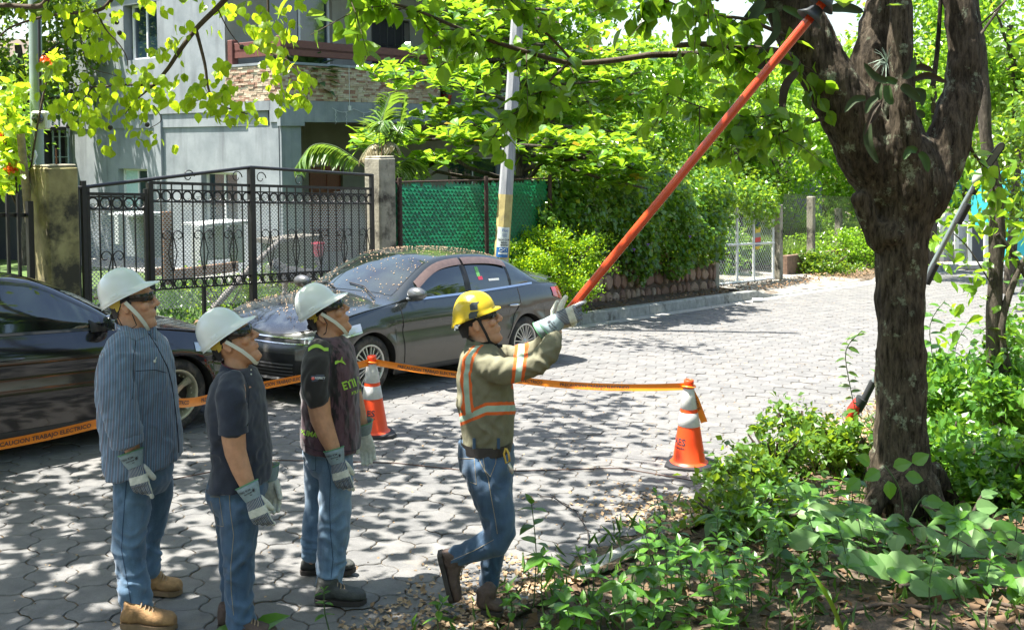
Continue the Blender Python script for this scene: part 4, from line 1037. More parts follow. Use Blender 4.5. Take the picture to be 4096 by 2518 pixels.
def make_wheel(c, parent, x, sgn, spokes, deep=False):
 M = wm(parent) @ Matrix.Translation((x, sgn*(c.HW-.035), c.WR)) @ Matrix.Rotation(0 if sgn > 0 else math.pi, 4, 'Z')
 w = bpy.data.objects.new('wheel', None); COL.objects.link(w); w.parent = parent; w.matrix_local = Matrix.Translation((x, sgn*(c.HW-.035), c.WR)) @ Matrix.Rotation(0 if sgn > 0 else math.pi, 4, 'Z'); WM[w.name] = M
 RY = Matrix.Rotation(-math.pi/2, 3, 'X'); R, r = c.WR, c.RR   # lathe axis -> +y outward
 mb = MB(); mb.lathe([(r-.005, -.19), (r+.03, -.2), (R-.03, -.2), (R-.006, -.18), (R, -.15), (R, -.05), (R-.006, -.02), (R-.03, .0), (r+.03, .006), (r+.002, -.004), (r-.005, -.02)], 40, (0, 0, 0), RY)
 for k in range(44):
  a = 2*math.pi*k/44; 
 mb.build('tyre', M_TYRE, w, local=True)
 mb = MB(); dd = -.05 if deep else -.008
 mb.lathe([(r+.004, -.004), (r-.012, .002), (r-.02, -.012), (r-.03, -.06 if not deep else -.08), (r-.045, -.15)], 40, (0, 0, 0), RY)
 mb.lathe([(.001, dd+.012), (.03, dd+.014), (.038, dd), (.055, dd-.01), (.06, dd-.03)], 20, (0, 0, 0), RY)
 for k in range(spokes):
  if deep: a = 2*math.pi*k/spokes; prs = [(a, .085, .055)]
  else: a = 2*math.pi*k/spokes; prs = [(a-.13, .022, .018), (a+.13, .022, .018)]
  for aa, w0, w1 in prs:
   d = Vector((math.cos(aa), 0, math.sin(aa))); u = Vector((-math.sin(aa), 0, math.cos(aa))); Yv = Vector((0, 1, 0)); vs = []
   for rad, ww, yy in ((.03, w0*.7, dd+.004), (r*.55, w1*.9, dd+.0), (r-.022, w0, dd-.012 if not deep else -.03)):
    vs += [d*rad+u*ww/2+Yv*(yy-.02), d*rad+u*ww/2*.7+Yv*yy, d*rad-u*ww/2*.7+Yv*yy, d*rad-u*ww/2+Yv*(yy-.02)]
   mb.add(vs, [(0, 1, 5, 4), (1, 2, 6, 5), (2, 3, 7, 6), (4, 5, 9, 8), (5, 6, 10, 9), (6, 7, 11, 10)])
 if deep:
  for k in range(24):
   a = 2*math.pi*k/24; mb.sphere((math.cos(a)*(r-.05), -.03, math.sin(a)*(r-.05)), .008, 6, 4)
 for k in range(5):
  a = 2*math.pi*k/5+.3; mb.cyl((math.cos(a)*.055, dd-.02, math.sin(a)*.055), (math.cos(a)*.055, dd+.006, math.sin(a)*.055), .009, n=6)
 mb.build('rim', M_ALLOY if not deep else simple('pale_gold_rim', (.42, .40, .30), .35, metal=.5), w, local=True)
 mb = MB(); mb.lathe([(.001, -.10), (r-.05, -.10), (r-.05, -.12), (.001, -.12)], 24, (0, 0, 0), RY); mb.build('brake_disc', simple('brake_steel', (.06, .05, .045), .6, metal=.4), w, local=True)
 return w
def make_car(prm, M, label, paint, spokes, deep=False, group=None):
 c = Car(prm); e = empty('parked_car', (0, 0, 0), label=label, cat='car', group=group); e.matrix_world = M; WM[e.name] = M.copy()
 xs = c.stations(); rows = []
 NS, NG, NTp = 14, 7, 9
 for x in xs:
  zb, zs, zr = c.zb(x), c.zs(x), c.zr(x); zb = min(zb, zs-.01)
  L = [c.S(x, zb+(zs-zb)*j/NS) for j in range(NS+1)]+[c.S(x, zs+(zr-zs)*j/NG) for j in range(1, NG+1)]
  yr = L[-1].y; T_ = []
  for j in range(1, NTp+1): p = c.Tp(x, c.yr(x)*(1-j/NTp)); T_.append(Vector((p.x, p.y, p.z)))
  half = L+T_; full = [Vector((p.x, -p.y, p.z)) for p in reversed(half[:-1])]; rows.append(half+full)
 mb = MB(); mb.grid(rows, True); mb.build('body', paint, e, local=True)
 mb = MB(); mb.box(((c.XF+c.XR)/2, 0, .42), (c.XF-c.XR-.5, 1.15, .5)); mb.box(((c.XF+c.XR)/2, 0, .2), (c.XF-c.XR-.4, 1.2, .04))
 for xm in (-.0+(.6), (c.WB)/2, c.WB-.62): mb.box((xm, 0, .3), ((.4 if xm != c.WB/2 else -c.WB-2*c.AR-.06), 1.62, .2))
 mb.build('underbody', M_WELL, e, local=True)
 for xa in (0, c.WB):
  for sg in (-1, 1):
   mb = MB(); P = []
   for i in range(17):
    a = math.pi*i/16; x = xa+c.AR*math.cos(a); z = .31+c.AR*math.sin(a); P.append([Vector((x, sg*(c.side(x, z)-.004), z)), Vector((x, sg*.58, z))])
   mb.grid(P, True); mb.build('wheel_arch', M_WELL, e, local=True); make_wheel(c, e, xa, sg, spokes, deep)
 for sg in (1, -1):
  for k, (x0, x1) in enumerate(c.PANES):
   mb = MB(); curved(c, mb, None, .004, 24, 6, x0, x1, lambda x: c.zs(x)+.03, lambda x: c.zr(x)-.05, sg); mb.build('side_window', M_TINT, e, local=True)
  mb = MB(); curved(c, mb, None, .007, 40, 1, c.PANES[0][0]+.05, c.PANES[-1][1]-.08, lambda x: c.zs(x)+.008, lambda x: c.zs(x)+.03, sg); mb.build('belt_trim', M_CHROME if c.CHR else M_BLKP, e, local=True)
  for x0, x1 in c.PILLARS: mb = MB(); curved(c, mb, None, .005, 2, 8, x0, x1, lambda x: c.zs(x)+.03, lambda x: c.zr(x)-.04, sg); mb.build('door_pillar', M_BLKP, e, local=True)
  if c.VIS:
   for x0, x1 in c.VIS:
    mb = MB(); P = []
    for i in range(21):
     x = x0+(x1-x0)*i/20; z1 = c.zr(x)-.02; z0 = z1-.075; P.append([c.S(x, z1, .008, sg), c.S(x, z1-.03, .026, sg), c.S(x, z0, .032, sg)])
    mb.grid(P, True); mb.build('window_visor', M_VIS, e, local=True)
 mb = MB(); P = []
 for i in range(11):
  row = []
  for j in range(-8, 9):
   q = j/8; x = (c.WS[0]-.13*q*q)+(c.WS[1]-c.WS[0]+.10*q*q)*i/10; row.append(c.Tp(x, q*(c.yr(x)-.05), .005))
  P.append(row)
 mb.grid(P, True); mb.build('windscreen', M_TINT, e, local=True)
 mb = MB(); P = []
 for i in range(11):
  row = []
  for j in range(-8, 9):
   q = j/8; x = (c.RG[0]-.04*q*q)+(c.RG[1]-c.RG[0]+.12*q*q)*i/10; row.append(c.Tp(x, q*(c.yr(x)-.07), .005))
  P.append(row)
 mb.grid(P, True); mb.build('rear_window', M_TINT, e, local=True)
 def seam(pts, name='panel_gap', w_=.0045):
  for sg in (1, -1):
   mb = MB(); V = [c.S(x, z, .0022, sg) for x, z in pts]; mb.tube(V, w_, 4, smooth=False); mb.build(name, M_WELL, e, local=True)
 zl = lambda x0, z0, x1, z1, n=10: [(x0+(x1-x0)*i/n, z0+(z1-z0)*i/n) for i in range(n+1)]
 for pts in c.SEAMS: seam([q for s_ in pts for q in zl(*s_)])
 for hx in c.HANDLES:
  for sg in (1, -1):
   z = .80; mb = MB(); P = [c.S(hx+.1-.2*i/8, z+.0, .012+.022*math.sin(math.pi*i/8), sg) for i in range(9)]; mb.tube(P, [.008+.008*math.sin(math.pi*i/8) for i in range(9)], 6)
   mb.build('door_handle', M_CHROME if c.CHR else paint, e, local=True)
 for sg in (1, -1):
  mb = MB(); P = [[c.S(x, .185, .004, sg), c.S(x, .215, .016, sg), c.S(x, .245, .004, sg)] for x in (-c.AR-.02-i*(-c.WB-2*c.AR-.04)/12 for i in range(13))]; mb.grid(P, True); mb.build('sill', M_BLKP, e, local=True)
  mx, mz = c.MIR; b0 = c.S(mx, mz-.06, 0, sg); m0 = Vector((mx+.02, sg*(abs(b0.y)+.10), mz)); mb = MB()
  mb.tube([b0+Vector((0, -sg*.03, .0)), m0+Vector((0, 0, -.05))], .022, 8)
  mb.sphere(m0+Vector((0, sg*.04, .01)), (.075, .125, .075), 16, 10); mir = mb.build('wing_mirror', M_CHROME if deep else simple('mirror_shell', (.16, .165, .17), .25, metal=.6), e, local=True)
  mb = MB(); mb.sphere(m0+Vector((-.045, sg*.04, .01)), (.045, .11, .062), 14, 8); mb.build('mirror_glass', M_TINT, e, local=True)
  mb = MB(); P = [c.S(mx+.03, mz-.08, .012, sg), c.S(mx-.14, mz-.08, .012, sg), c.S(mx-.14, mz+.02, .012, sg)]; mb.add(P, [(0, 1, 2)]); mb.build('mirror_base', M_BLKP, e, local=True)
  x0, x1, f0, f1 = c.HL; mb = MB(); curved(c, mb, None, .006, 16, 5, x0, x1, f0, f1, sg); mb.build('headlight', M_LAMP, e, local=True)
  if c.CHR: mb = MB(); curved(c, mb, None, .012, 16, 1, x0, x1, lambda x: f0(x)-.018, lambda x: f0(x), sg); mb.build('headlight_trim', M_CHROME, e, local=True)
  mb = MB(); curved(c, mb, None, .008, 10, 4, c.TL[0], c.TL[1], c.TL[2], c.TL[3], sg); mb.build('tail_light', M_REDL, e, local=True)
  mb = MB(); curved(c, mb, None, .004, 8, 3, c.XF-.16, c.XF-.045, lambda x: .30, lambda x: .44, sg); mb.build('fog_recess', M_BLKP, e, local=True)
 def across(z0, z1, off, s0, mat, name, n=24):
  mb = MB(); P = []
  for i in range(n+1):
   t_ = -1+2*i/n; s = (1-abs(t_)*s0)*math.pi/2; x = c.FX0+(c.XF-c.FX0)*math.sin(s)**(2/c.PW); sg = 1 if t_ >= 0 else -1
   P.append([c.S(min(x, c.XF-1e-5), z, off, sg) for z in (z0, (z0+z1)/2, z1)])
  mb.grid(P, True); return mb.build(name, mat, e, local=True)
 gz = c.GR
 across(gz[0], gz[1], .006, .62, M_BLKP, 'grille'); across(gz[1]-.008, gz[1]+.004, .014, .62, M_CHROME, 'grille_strip'); across(gz[0]-.004, gz[0]+.006, .016, .62, M_CHROME, 'grille_strip')
 across(.27, .50, .007, .42, M_BLKP, 'bumper_intake')
 for k in range(4): across(.285+k*.035, .300+k*.035, .016, .40, simple('intake_bar', (.09, .09, .095), .4), 'intake_bar')
 across(.235, .262, .016, .46, M_CHROME, 'bumper_lip')
 for y0, y1 in ((.05, .6), (-.55, .0)):
  mb = MB(); mb.tube([c.Tp(c.WS[0]+.04, y1, .02), c.Tp(c.WS[0]-.07, (y0+y1)/2, .03), c.Tp(c.WS[0]-.1, y0, .02)], .008, 5); mb.build('wiper', M_BLKP, e, local=True)
 mb = MB(); P = [[c.Tp(c.XR+.22, y, .0), c.Tp(c.XR+.13, y, .055), c.Tp(c.XR+.11, y, .045)] for y in (-.62+.124*i for i in range(11))]; mb.grid(P, True); mb.build('boot_spoiler', paint, e, local=True)
 return e, c
SED = dict(HW=.888, WB=-2.70, XF=.95, XR=-3.70, FX0=.22, RX0=-3.1, PW=3.0, AR=.365, WR=.318, RR=.222, CHR=True,
 PC=[(.95, .70), (.86, .755), (.6, .86), (.25, .935), (-.1, .99), (-.3, 1.02), (-.7, 1.235), (-1.05, 1.39), (-1.35, 1.45), (-1.8, 1.465), (-2.2, 1.445), (-2.5, 1.385), (-2.85, 1.24), (-3.15, 1.11), (-3.3, 1.085), (-3.55, 1.08), (-3.70, 1.03)],
 PS=[(.95, .66), (.8, .72), (.5, .80), (.1, .875), (-.3, .925), (-.8, .945), (-1.6, .965), (-2.4, .995), (-3., 1.02), (-3.4, 1.01), (-3.70, .96)],
 PR=[(.95, .67), (.5, .815), (.1, .89), (-.3, .945), (-.5, 1.0), (-.8, 1.165), (-1.15, 1.335), (-1.45, 1.392), (-1.9, 1.405), (-2.3, 1.375), (-2.6, 1.29), (-2.9, 1.15), (-3.12, 1.04), (-3.3, 1.03), (-3.7, .97)],
 PY=[(.95, .9), (.3, .80), (-.2, .76), (-.6, .70), (-1.1, .615), (-1.6, .595), (-2.2, .60), (-2.7, .65), (-3.1, .72), (-3.7, .8)],
 PANES=[(-.66, -1.60), (-1.70, -2.42), (-2.47, -2.80)], PILLARS=[(-1.60, -1.70), (-2.42, -2.47)], VIS=[(-.80, -1.62), (-1.66, -2.44)],
 WS=(-.34, -1.10), RG=(-2.50, -3.08), MIR=(-.62, 1.03), HANDLES=(-1.48, -2.42), GR=(.60, .655),
 HL=(.80, .16, lambda x: .60+.10*(.80-x)/.64, lambda x: .665+.13*(.80-x)/.64-.02*((.80-x)/.64)**3),
 TL=(-3.25, -3.62, lambda x: .86-.10*(x+3.25)/(-.37)*1., lambda x: .97+.0*(x)),
 SEAMS=[[(-.52, .30, -.47, .60), (-.47, .60, -.46, .935)], [(-1.64, .23, -1.65, .60), (-1.65, .60, -1.64, .97)], [(-2.30, .40, -2.42, .66), (-2.42, .66, -2.55, .82), (-2.55, .82, -2.56, .99)]])
BASIS = lambda x, y: Matrix((x, y, x.cross(y))).transposed()
CB = 8.70
P_GREY = car_paint('grey_car_paint', (.014, .022, .024), (.20, .175, .15), .62)
P_BLK = car_paint('black_car_paint', (.006, .007, .010), (.06, .05, .045), .22, .12)
Mg = BASIS(-D1V, -D2V).to_4x4(); Mg.translation = W(7.65, CB, .004)
gcar, gC = make_car(SED, Mg, 'dusty dark grey sedan parked at the kerb facing left, sprinkled with fallen blossoms', P_GREY, 10)
B2 = dict(SED); B2.update(CHR=False, VIS=None, HW=.875, WR=.322, RR=.225, PANES=[(-.70, -1.62), (-1.72, -2.45), (-2.5, -2.8)],
 PC=[(x, z-(.03 if x < -.9 else 0)) for x, z in SED['PC']], MIR=(-.66, 1.02), GR=(.56, .62))
Mb = BASIS(D1V, D2V).to_4x4(); Mb.translation = W(5.33, CB, .004)
bcar, bC = make_car(B2, Mb, 'glossy black sedan facing right at the left edge with pale gold deep-dish wheels', P_BLK, 5, True)
mb = MB(); curved(bC, mb, None, .008, 5, 1, .75, .45, lambda x: .47, lambda x: .50, -1); mb.build('red_stripe', M_REDL, bcar, local=True)
def blossoms(c, car, n, xr, seed, s=.009):
 g = np.random.default_rng(seed); V = []; F = []
 for i in range(n):
  x = g.uniform(*xr); y = g.uniform(-1, 1)*(c.yr(x)-.02); p = c.Tp(x, y, .008); r = s*g.uniform(.6, 1.4); b = len(V)
  for k in range(5): a = 2*math.pi*k/5+g.uniform(0, 1); V.append((p.x+math.cos(a)*r, p.y+math.sin(a)*r, p.z+g.uniform(-.002, .004)-(math.cos(a)*r)*(c.Tp(x, y).z-c.Tp(x+.01, y).z)/.01))
  V.append((p.x, p.y, p.z+.008))
  F += [(b+k, b+(k+1) % 5, b+5) for k in range(5)]
 M = WM[car.name]; V = [tuple(M @ Vector(v)) for v in V]
 return npmesh('fallen_blossoms', np.array(V), np.array(F), simple('dry_blossom', (.36, .25, .16), .8, var=.3), None, origin=tuple(M.translation), kind='stuff', label='fallen tan blossoms scattered over the bonnet and windscreen of the grey sedan' if car is gcar else 'few tan blossoms on the bonnet of the black sedan', cat='fallen blossoms')
blossoms(gC, gcar, 800, (-2.6, .85), 4, .0065); blossoms(bC, bcar, 90, (-.3, .8), 5, .007)
for x0, x1, z0, z1, m_ in ((-1.86, -1.92, 1.16, 1.27, simple('green_tag', (.15, .42, .12), .6)), (-1.87, -1.95, 1.12, 1.16, simple('pink_tag', (.6, .05, .10), .6)), (-2.05, -2.25, 1.10, 1.125, M_PLW)):
 mb = MB(); curved(gC, mb, None, .006, 2, 2, x0, x1, lambda x: z0, lambda x: z1, 1); mb.build('window_sticker', m_, gcar, local=True)
# CONES, TAPE
M_CONE = simple('cone_orange', (.85, .07, .012), .42, var=.08, scale=8); M_REFL = simple('reflective_collar', (.55, .54, .53), .35, var=.12, scale=30)
M_RUBB = simple('black_rubber_base', (.012, .012, .013), .6, var=.3, bump=.2)
def cone(P, rot, label, text_az):
 e = empty('traffic_cone', P, label=label, cat='traffic cone', group='orange road cones holding the tape'); H = .70; h0 = .035
 r = lambda z: .135+(.032-.135)*(z-h0)/(H-h0)
 R = Matrix.Rotation(rot, 3, 'Z'); mb = MB(); n = 8; b = .185; ch = .055
 ring = lambda q, z: [R @ Vector(v) for v in [(q-ch, -q, z), (q, -q+ch, z), (q, q-ch, z), (q-ch, q, z), (-q+ch, q, z), (-q, q-ch, z), (-q, -q+ch, z), (-q+ch, -q, z)]]
 vs = ring(b-.01, 0)+ring(b, .01)+ring(b-.004, .03)+ring(b-.03, .038)+ring(.06, .04); fs = [(k*8+i, k*8+(i+1) % 8, k*8+8+(i+1) % 8, k*8+8+i) for k in range(4) for i in range(8)]+[tuple(reversed(range(8))), tuple(range(32, 40))]
 mb.add([Vector(P)+v for v in vs], fs); mb.build('base', M_RUBB, e)
 mb = MB(); mb.lathe([(r(h0)+.02, .038), (r(h0)+.004, .05)]+[(r(z), z) for z in (.06, .2, .35, .5, .6, .66)]+[(.036, .664), (.040, .68), (.040, .705), (.033, .71), (.028, .70), (.03, .6)], 32, P); mb.build('shell', M_CONE, e)
 for z0, z1 in ((.335, .445), (.475, .64)): mb = MB(); mb.lathe([(r(z0)+.0005, z0), (r(z0)+.0025, z0+.002), (r(z1)+.0025, z1-.002), (r(z1)+.0005, z1)], 32, P); mb.build('collar', M_REFL, e)
 fm = lambda u, v: Vector(P)+Vector((math.sin(text_az+u/r(v))*(r(v)+.002), -math.cos(text_az+u/r(v))*(r(v)+.002), v))
 mb = MB(); text_on(mb, 'AES', .075, fm, .0015, u0=0, v0=.215); text_on(mb, 'El Salvador', .028, fm, .0006, u0=.0, v0=.17)
 pts = [fm(-.11+.022*math.cos(k*math.pi/6), .23+.022*math.sin(k*math.pi/6)) for k in range(11)]; mb.tube(pts, .004, 4, cap=False)
 mb.build('lettering', M_INK, e); return Vector(P)+Vector((0, 0, .655))
c1 = W(6.50, 6.62); c2 = W(7.56, 4.06)
t1 = cone(c1, .35, 'orange cone with two white collars standing by the front wheel of the grey sedan', -.25)
t2 = cone(c2, -.3, 'orange cone with two white collars alone on the sunny pavers near the tree', -1.0)
M_TAPE = simple('orange_tape', (.85, .24, .015), .38, var=.06)
M_TAPE2 = M_TAPE
def tape(pts, label, sag, wd, text_s, tl='PRECAUCION TRABAJO ELECTRICO', nrep=3, twist=None, phase=0.):
 """ribbon through the points with its printing"""
 Q = []
 for i in range(len(pts)-1):
  p, q = Vector(pts[i]), Vector(pts[i+1])
  for k in range(12):
   t_ = k/12; v = p.lerp(q, t_); v.z -= sag[i]*4*t_*(1-t_); Q.append(v)
 Q.append(Vector(pts[-1])); e = empty('warning_tape', Q[0], label=label, cat='tape', group='orange warning tape')
 cum = [0]
 for i in range(1, len(Q)): cum.append(cum[-1]+(Q[i]-Q[i-1]).length)
 def fm(u, v, off=.0):
  u = min(max(u, 0), cum[-1]-1e-5); i = 0
  while cum[i+1] < u: i += 1
  t_ = (u-cum[i])/(cum[i+1]-cum[i]); c = Q[i].lerp(Q[i+1], t_); d = (Q[i+1]-Q[i]).normalized(); nrm = d.cross(ZV).normalized()
  if nrm.dot(CAMP-c) < 0: nrm = -nrm
  tw = (twist(u/cum[-1]) if twist else 0)+.12*math.sin(u*2.3); up = (ZV*math.cos(tw)+nrm*math.sin(tw)); up = (up-d*up.dot(d)).normalized(); nn = up.cross(d); nn = nn if nn.dot(CAMP-c) > 0 else -nn
  return c+up*v+nn*off
 mb = MB(); n = len(Q)*2; mb.grid([[fm(cum[-1]*i/n, wd*(j/4-.5), .004*math.cos(j*1.6)) for j in range(5)] for i in range(n+1)], True); mb.build('ribbon', M_TAPE, e)
 V, F = text_mesh(tl, text_s, text_s*.02, 'LEFT'); w_ = max(v[0] for v in V)+text_s*.8; mb = MB(); flip = (Q[-1]-Q[0]).dot(RC) < 0; k = 0; u = phase
 while u+w_ < cum[-1]:
  mb.add([fm((cum[-1]-(v[0]+u)) if flip else v[0]+u, v[1], .009) for v in V], F); u += w_+.12
 if mb.v: mb.build('lettering', M_INK, e)
 return e
tape([t1, W(7.0, 5.3, .60), t2], 'taut orange caution tape running between the two cones', [.02, .03], .058, .036, phase=.25)
lp1 = AT(0, 441, 6.9); 
tape([t1, AT(262, 385, 8.3), AT(212, 397, 7.6), AT(178, 402.5, 7.2), AT(92, 424, 6.7), AT(-30, 449, 6.2)], 'orange caution tape passing behind the three white-helmeted men to the left edge', [.01]*5, .062, .038, phase=.1)
tape([t2+Vector((0, 0, 0)), t2+Vector((.05, -.02, -.1)), t2+Vector((.12, -.03, -.29))], 'loose end of orange tape hanging from the right cone', [0, 0], .055, .03, tl='TRABAJO EL', phase=.05, twist=lambda s: 0)
for P_, lb in ((t1, 'knot of orange tape round the top of the left cone'), (t2, 'knot of orange tape round the top of the right cone')):
 mb = MB(); pts = [P_+Vector((math.cos(k*math.pi/6)*.043, math.sin(k*math.pi/6)*.043, .004*math.sin(k))) for k in range(13)]; mb.tube(pts, (.006, .018), 6, up=(0, 0, 1)); mb.build('tape_knot', M_TAPE, label=lb, cat='tape')
mb = MB(); pts = [G(x, y)+ZV*.006 for x, y in ((150, 484), (205, 473), (270, 460), (395, 463), (480, 472), (620, 468), (690, 480), (760, 494))]; mb.tube(pts, .004, 5); mb.build('ground_cord', simple('rust_cord', (.07, .035, .025), .9), label='thin dark cord lying across the pavers behind the men', cat='cord')
mb = MB(); pts = [G(x, y)+ZV*(.01+.01*(i % 2)) for i, (x, y) in enumerate(((540, 497), (553, 499), (566, 506), (576, 514), (583, 523), (588, 534), (589, 548)))]; mb.tube(pts, .005, 5)
for i in range(0, 7): mb.tube([pts[i]+Vector((-.02, 0, .02)), pts[i]+Vector((.02, .01, -.005))], .003, 4)
mb.build('barbed_wire', simple('barb_wire', (.03, .025, .022), .8), label='short curl of barbed wire lying on the pavers right of the man with the pole', cat='wire')
p = G(759, 302); mb = MB(); mb.tube([p+Vector((-.14, 0, .05)), p+Vector((0, 0, .05)), p+Vector((.06, 0, .05)), p+Vector((.12, .0, .045)), p+Vector((.17, 0, .045))], [.045, .05, .045, .018, .016], 10); mb.build('plastic_bottle', M_PLW, label='small white bottle lying on the sunny road', cat='bottle')
# PEOPLE
def solid(mb, voxel, smooth=4):
 """union of closed shapes as one continuous quad surface (numpy arrays)"""
 me = mb.mesh('tmp'); o = bpy.data.objects.new('tmp', me); COL.objects.link(o)
 r = o.modifiers.new('r', 'REMESH'); r.mode = 'VOXEL'; r.voxel_size = voxel
 if smooth: s_ = o.modifiers.new('s', 'SMOOTH'); s_.factor = .5; s_.iterations = smooth
 dg = bpy.context.evaluated_depsgraph_get(); dg.update(); m2 = o.evaluated_get(dg).to_mesh()
 V = np.empty(len(m2.vertices)*3); m2.vertices.foreach_get('co', V); V = V.reshape(-1, 3)
 Nn = np.empty(len(m2.vertices)*3); m2.vertices.foreach_get('normal', Nn); Nn = Nn.reshape(-1, 3)
 F = np.array([tuple(p.vertices) for p in m2.polygons if len(p.vertices) == 4]); o.evaluated_get(dg).to_mesh_clear()
 bpy.data.objects.remove(o); bpy.data.meshes.remove(me); return V, F, Nn
def loft(mb, secs, n=28, ex=2.4):
 """closed body from sections (centre, half-vector along, half-vector across)"""
 P = []
 for c, A, B in secs:
  row = []
  for k in range(n):
   a = 2*math.pi*k/n; ca, sa = math.cos(a), math.sin(a)
   row.append(Vector(c)+Vector(A)*(math.copysign(abs(ca)**(2/ex), ca))+Vector(B)*(math.copysign(abs(sa)**(2/ex), sa)))
  P.append(row)
 vs = [v for r in P for v in r]; m = len(P)
 fs = [(i*n+k, i*n+(k+1) % n, (i+1)*n+(k+1) % n, (i+1)*n+k) for i in range(m-1) for k in range(n)]+[tuple(reversed(range(n))), tuple(range((m-1)*n, m*n))]
 mb.add(vs, fs, True)
YA = Vector((0, 1, 0))
def cap(mb, pts, n=14):
 """chain of (point, radius) with rounded ends"""
 P = [p for p, r in pts]; R = [r if isinstance(r, (int, float)) else r for p, r in pts]
 f = lambda r: r if isinstance(r, (int, float)) else r[0]
 d0 = (P[0]-P[1]).normalized(); d1 = (P[-1]-P[-2]).normalized()
 sc = lambda r, k: r*k if isinstance(r, (int, float)) else (r[0]*k, r[1]*k)
 PP = [P[0]+d0*f(R[0])*.8, P[0]+d0*f(R[0])*.5]+P+[P[-1]+d1*f(R[-1])*.5, P[-1]+d1*f(R[-1])*.8]
 RR = [sc(R[0], .45), sc(R[0], .85)]+R+[sc(R[-1], .85), sc(R[-1], .45)]
 mb.tube(PP, RR, n, up=YA)
def t_cloth(name, col, var=.2, weave=900, rough=.9, ext=None):
 t = NT(name); P = t.geo(); f = t.noise(P, 9, 5, .6); c = t.ramp(f, [(.3, tuple(x*(1-var) for x in col)), (.7, tuple(x*(1+var) for x in col))])
 w = t.noise(P, 260, 2, .6); c = t.mix(.35, c, t.ramp(w, [(.3, (.65,)*3), (.7, (1.35,)*3)]), 'MULTIPLY')
 if ext: c = ext(t, P, c)
 p = t.bsdf(c, rough, spec=.2, normal=t.bump(w, .25, .002)); p.inputs['Sheen Weight'].default_value = .25; return t.m
def denim(name, col):
 def ext(t, P, c):
  m = t.N('Mapping', i_Vector=P); m.inputs['Scale'].default_value = (26, 26, 5)
  fade = t.ramp(t.noise(m.outputs[0], 1.0, 4, .6), [(.35, (.75, .78, .82)), (.65, (1.25, 1.22, 1.18))]); c = t.mix(.8, c, fade, 'MULTIPLY')
  return t.mix(t.ramp(t.attr('wear'), [(0, (0, 0, 0)), (1, (.55,)*3)]), c, tuple(min(1, x*1.7+.03) for x in col))
 return t_cloth(name, col, .18, ext=ext)
def skinmat(name, col):
 t = NT(name); P = t.geo(); c = t.ramp(t.noise(P, 30, 4, .6), [(.3, tuple(x*.86 for x in col)), (.7, tuple(x*1.12 for x in col))])
 p = t.bsdf(c, .55, spec=.4, normal=t.bump(t.noise(P, 320, 2), .15, .002)); p.inputs['Subsurface Weight'].default_value = .12; p.inputs['Subsurface Radius'].default_value = (.02, .008, .004); return t.m
M_HAIR = simple('black_hair', (.012, .010, .009), .6, var=.4, scale=90, bump=.6)
t = NT('glove_material'); P_ = t.geo(); zone = t.ramp(t.attr('zone'), [(.5, (0, 0, 0)), (.501, (1, 1, 1))], 'CONSTANT')
sw_ = t.math('SINE', t.math('MULTIPLY', t.attr('lw'), 900.)); strp = t.ramp(sw_, [(.2, (.07, .10, .16)), (.6, (.33, .33, .30))])
lea = t.ramp(t.noise(P_, 60, 4), [(.3, (.48, .50, .43)), (.7, (.66, .66, .58))]); t.bsdf(t.mix(zone, lea, strp), .85, spec=.2, normal=t.bump(t.noise(P_, 120, 3), .4, .003)); M_GLOVE = t.m
M_CUFF = simple('glove_cuff', (.22, .29, .31), .7, var=.12, scale=60); M_CUFFE = simple('cuff_edging', (.10, .28, .13), .7)
t = NT('dark_lens'); t.bsdf((.006, .008, .008), .1, spec=.45); M_SHADES = t.m
M_HWHITE = simple('white_hard_hat', (.68, .72, .70), .28, var=.05, scale=5, coat=.3, dirt=((.45, .46, .42), 6, .66)); M_HYEL = simple('yellow_hard_hat', (.62, .44, .015), .35, var=.08, scale=5, coat=.2)
M_STRAPW = simple('white_strap', (.60, .62, .54), .8, var=.08); M_STRAPB = simple('black_strap', (.015, .015, .016), .8); M_SUSP = simple('yellow_suspension', (.55, .42, .05), .6)
def cloth_mesh(name, mb, mat, parent, voxel=.0095, smooth=5, folds=None, attrs=None, seed=0, basic=.0022):
 V, F, Nn = solid(mb, voxel, smooth)
 rot = V @ np.array([[.8, 0, .6], [0, 1, 0], [-.6, 0, .8]]); d = basic*vfbm(V*np.array([1, 1, .6]), 22, 2, seed)+.003*vfbm(V, 8, 2, seed+3)+.0075*(np.abs(vfbm(rot*np.array([2.2, 1.6, .55]), 9, 2, seed+7))-.35)
 if folds is not None: d = d+folds(V)
 V2 = V+Nn*d[:, None]
 A = attrs(V, Nn, d) if attrs else {}
 return npmesh(name, V2, F, mat, parent, True, attrs=A)
def ridge(x): return 1-np.abs(x)*2
def fold_band(V, pts):
 """sharp folds gathered round joints: pts = (centre, reach, amp, direction of the fold lines, frequency)"""
 out = np.zeros(len(V))
 for c, reach, amp, dr, fr in pts:
  q = V-np.array(list(c)); dist = np.linalg.norm(q, axis=1); w = np.exp(-(dist/reach)**2); dr = np.array(list(dr))/np.linalg.norm(list(dr))
  s_ = q @ dr+.03*vnoise(V, 9, 5); n = vnoise(V*.6, 22, 2)
  out += 1.9*amp*w*((1-np.abs(np.sin(s_*fr*.5+n*2.6))*1.6)*.55+.75*vnoise(V, fr/4.5, 9))
 return out
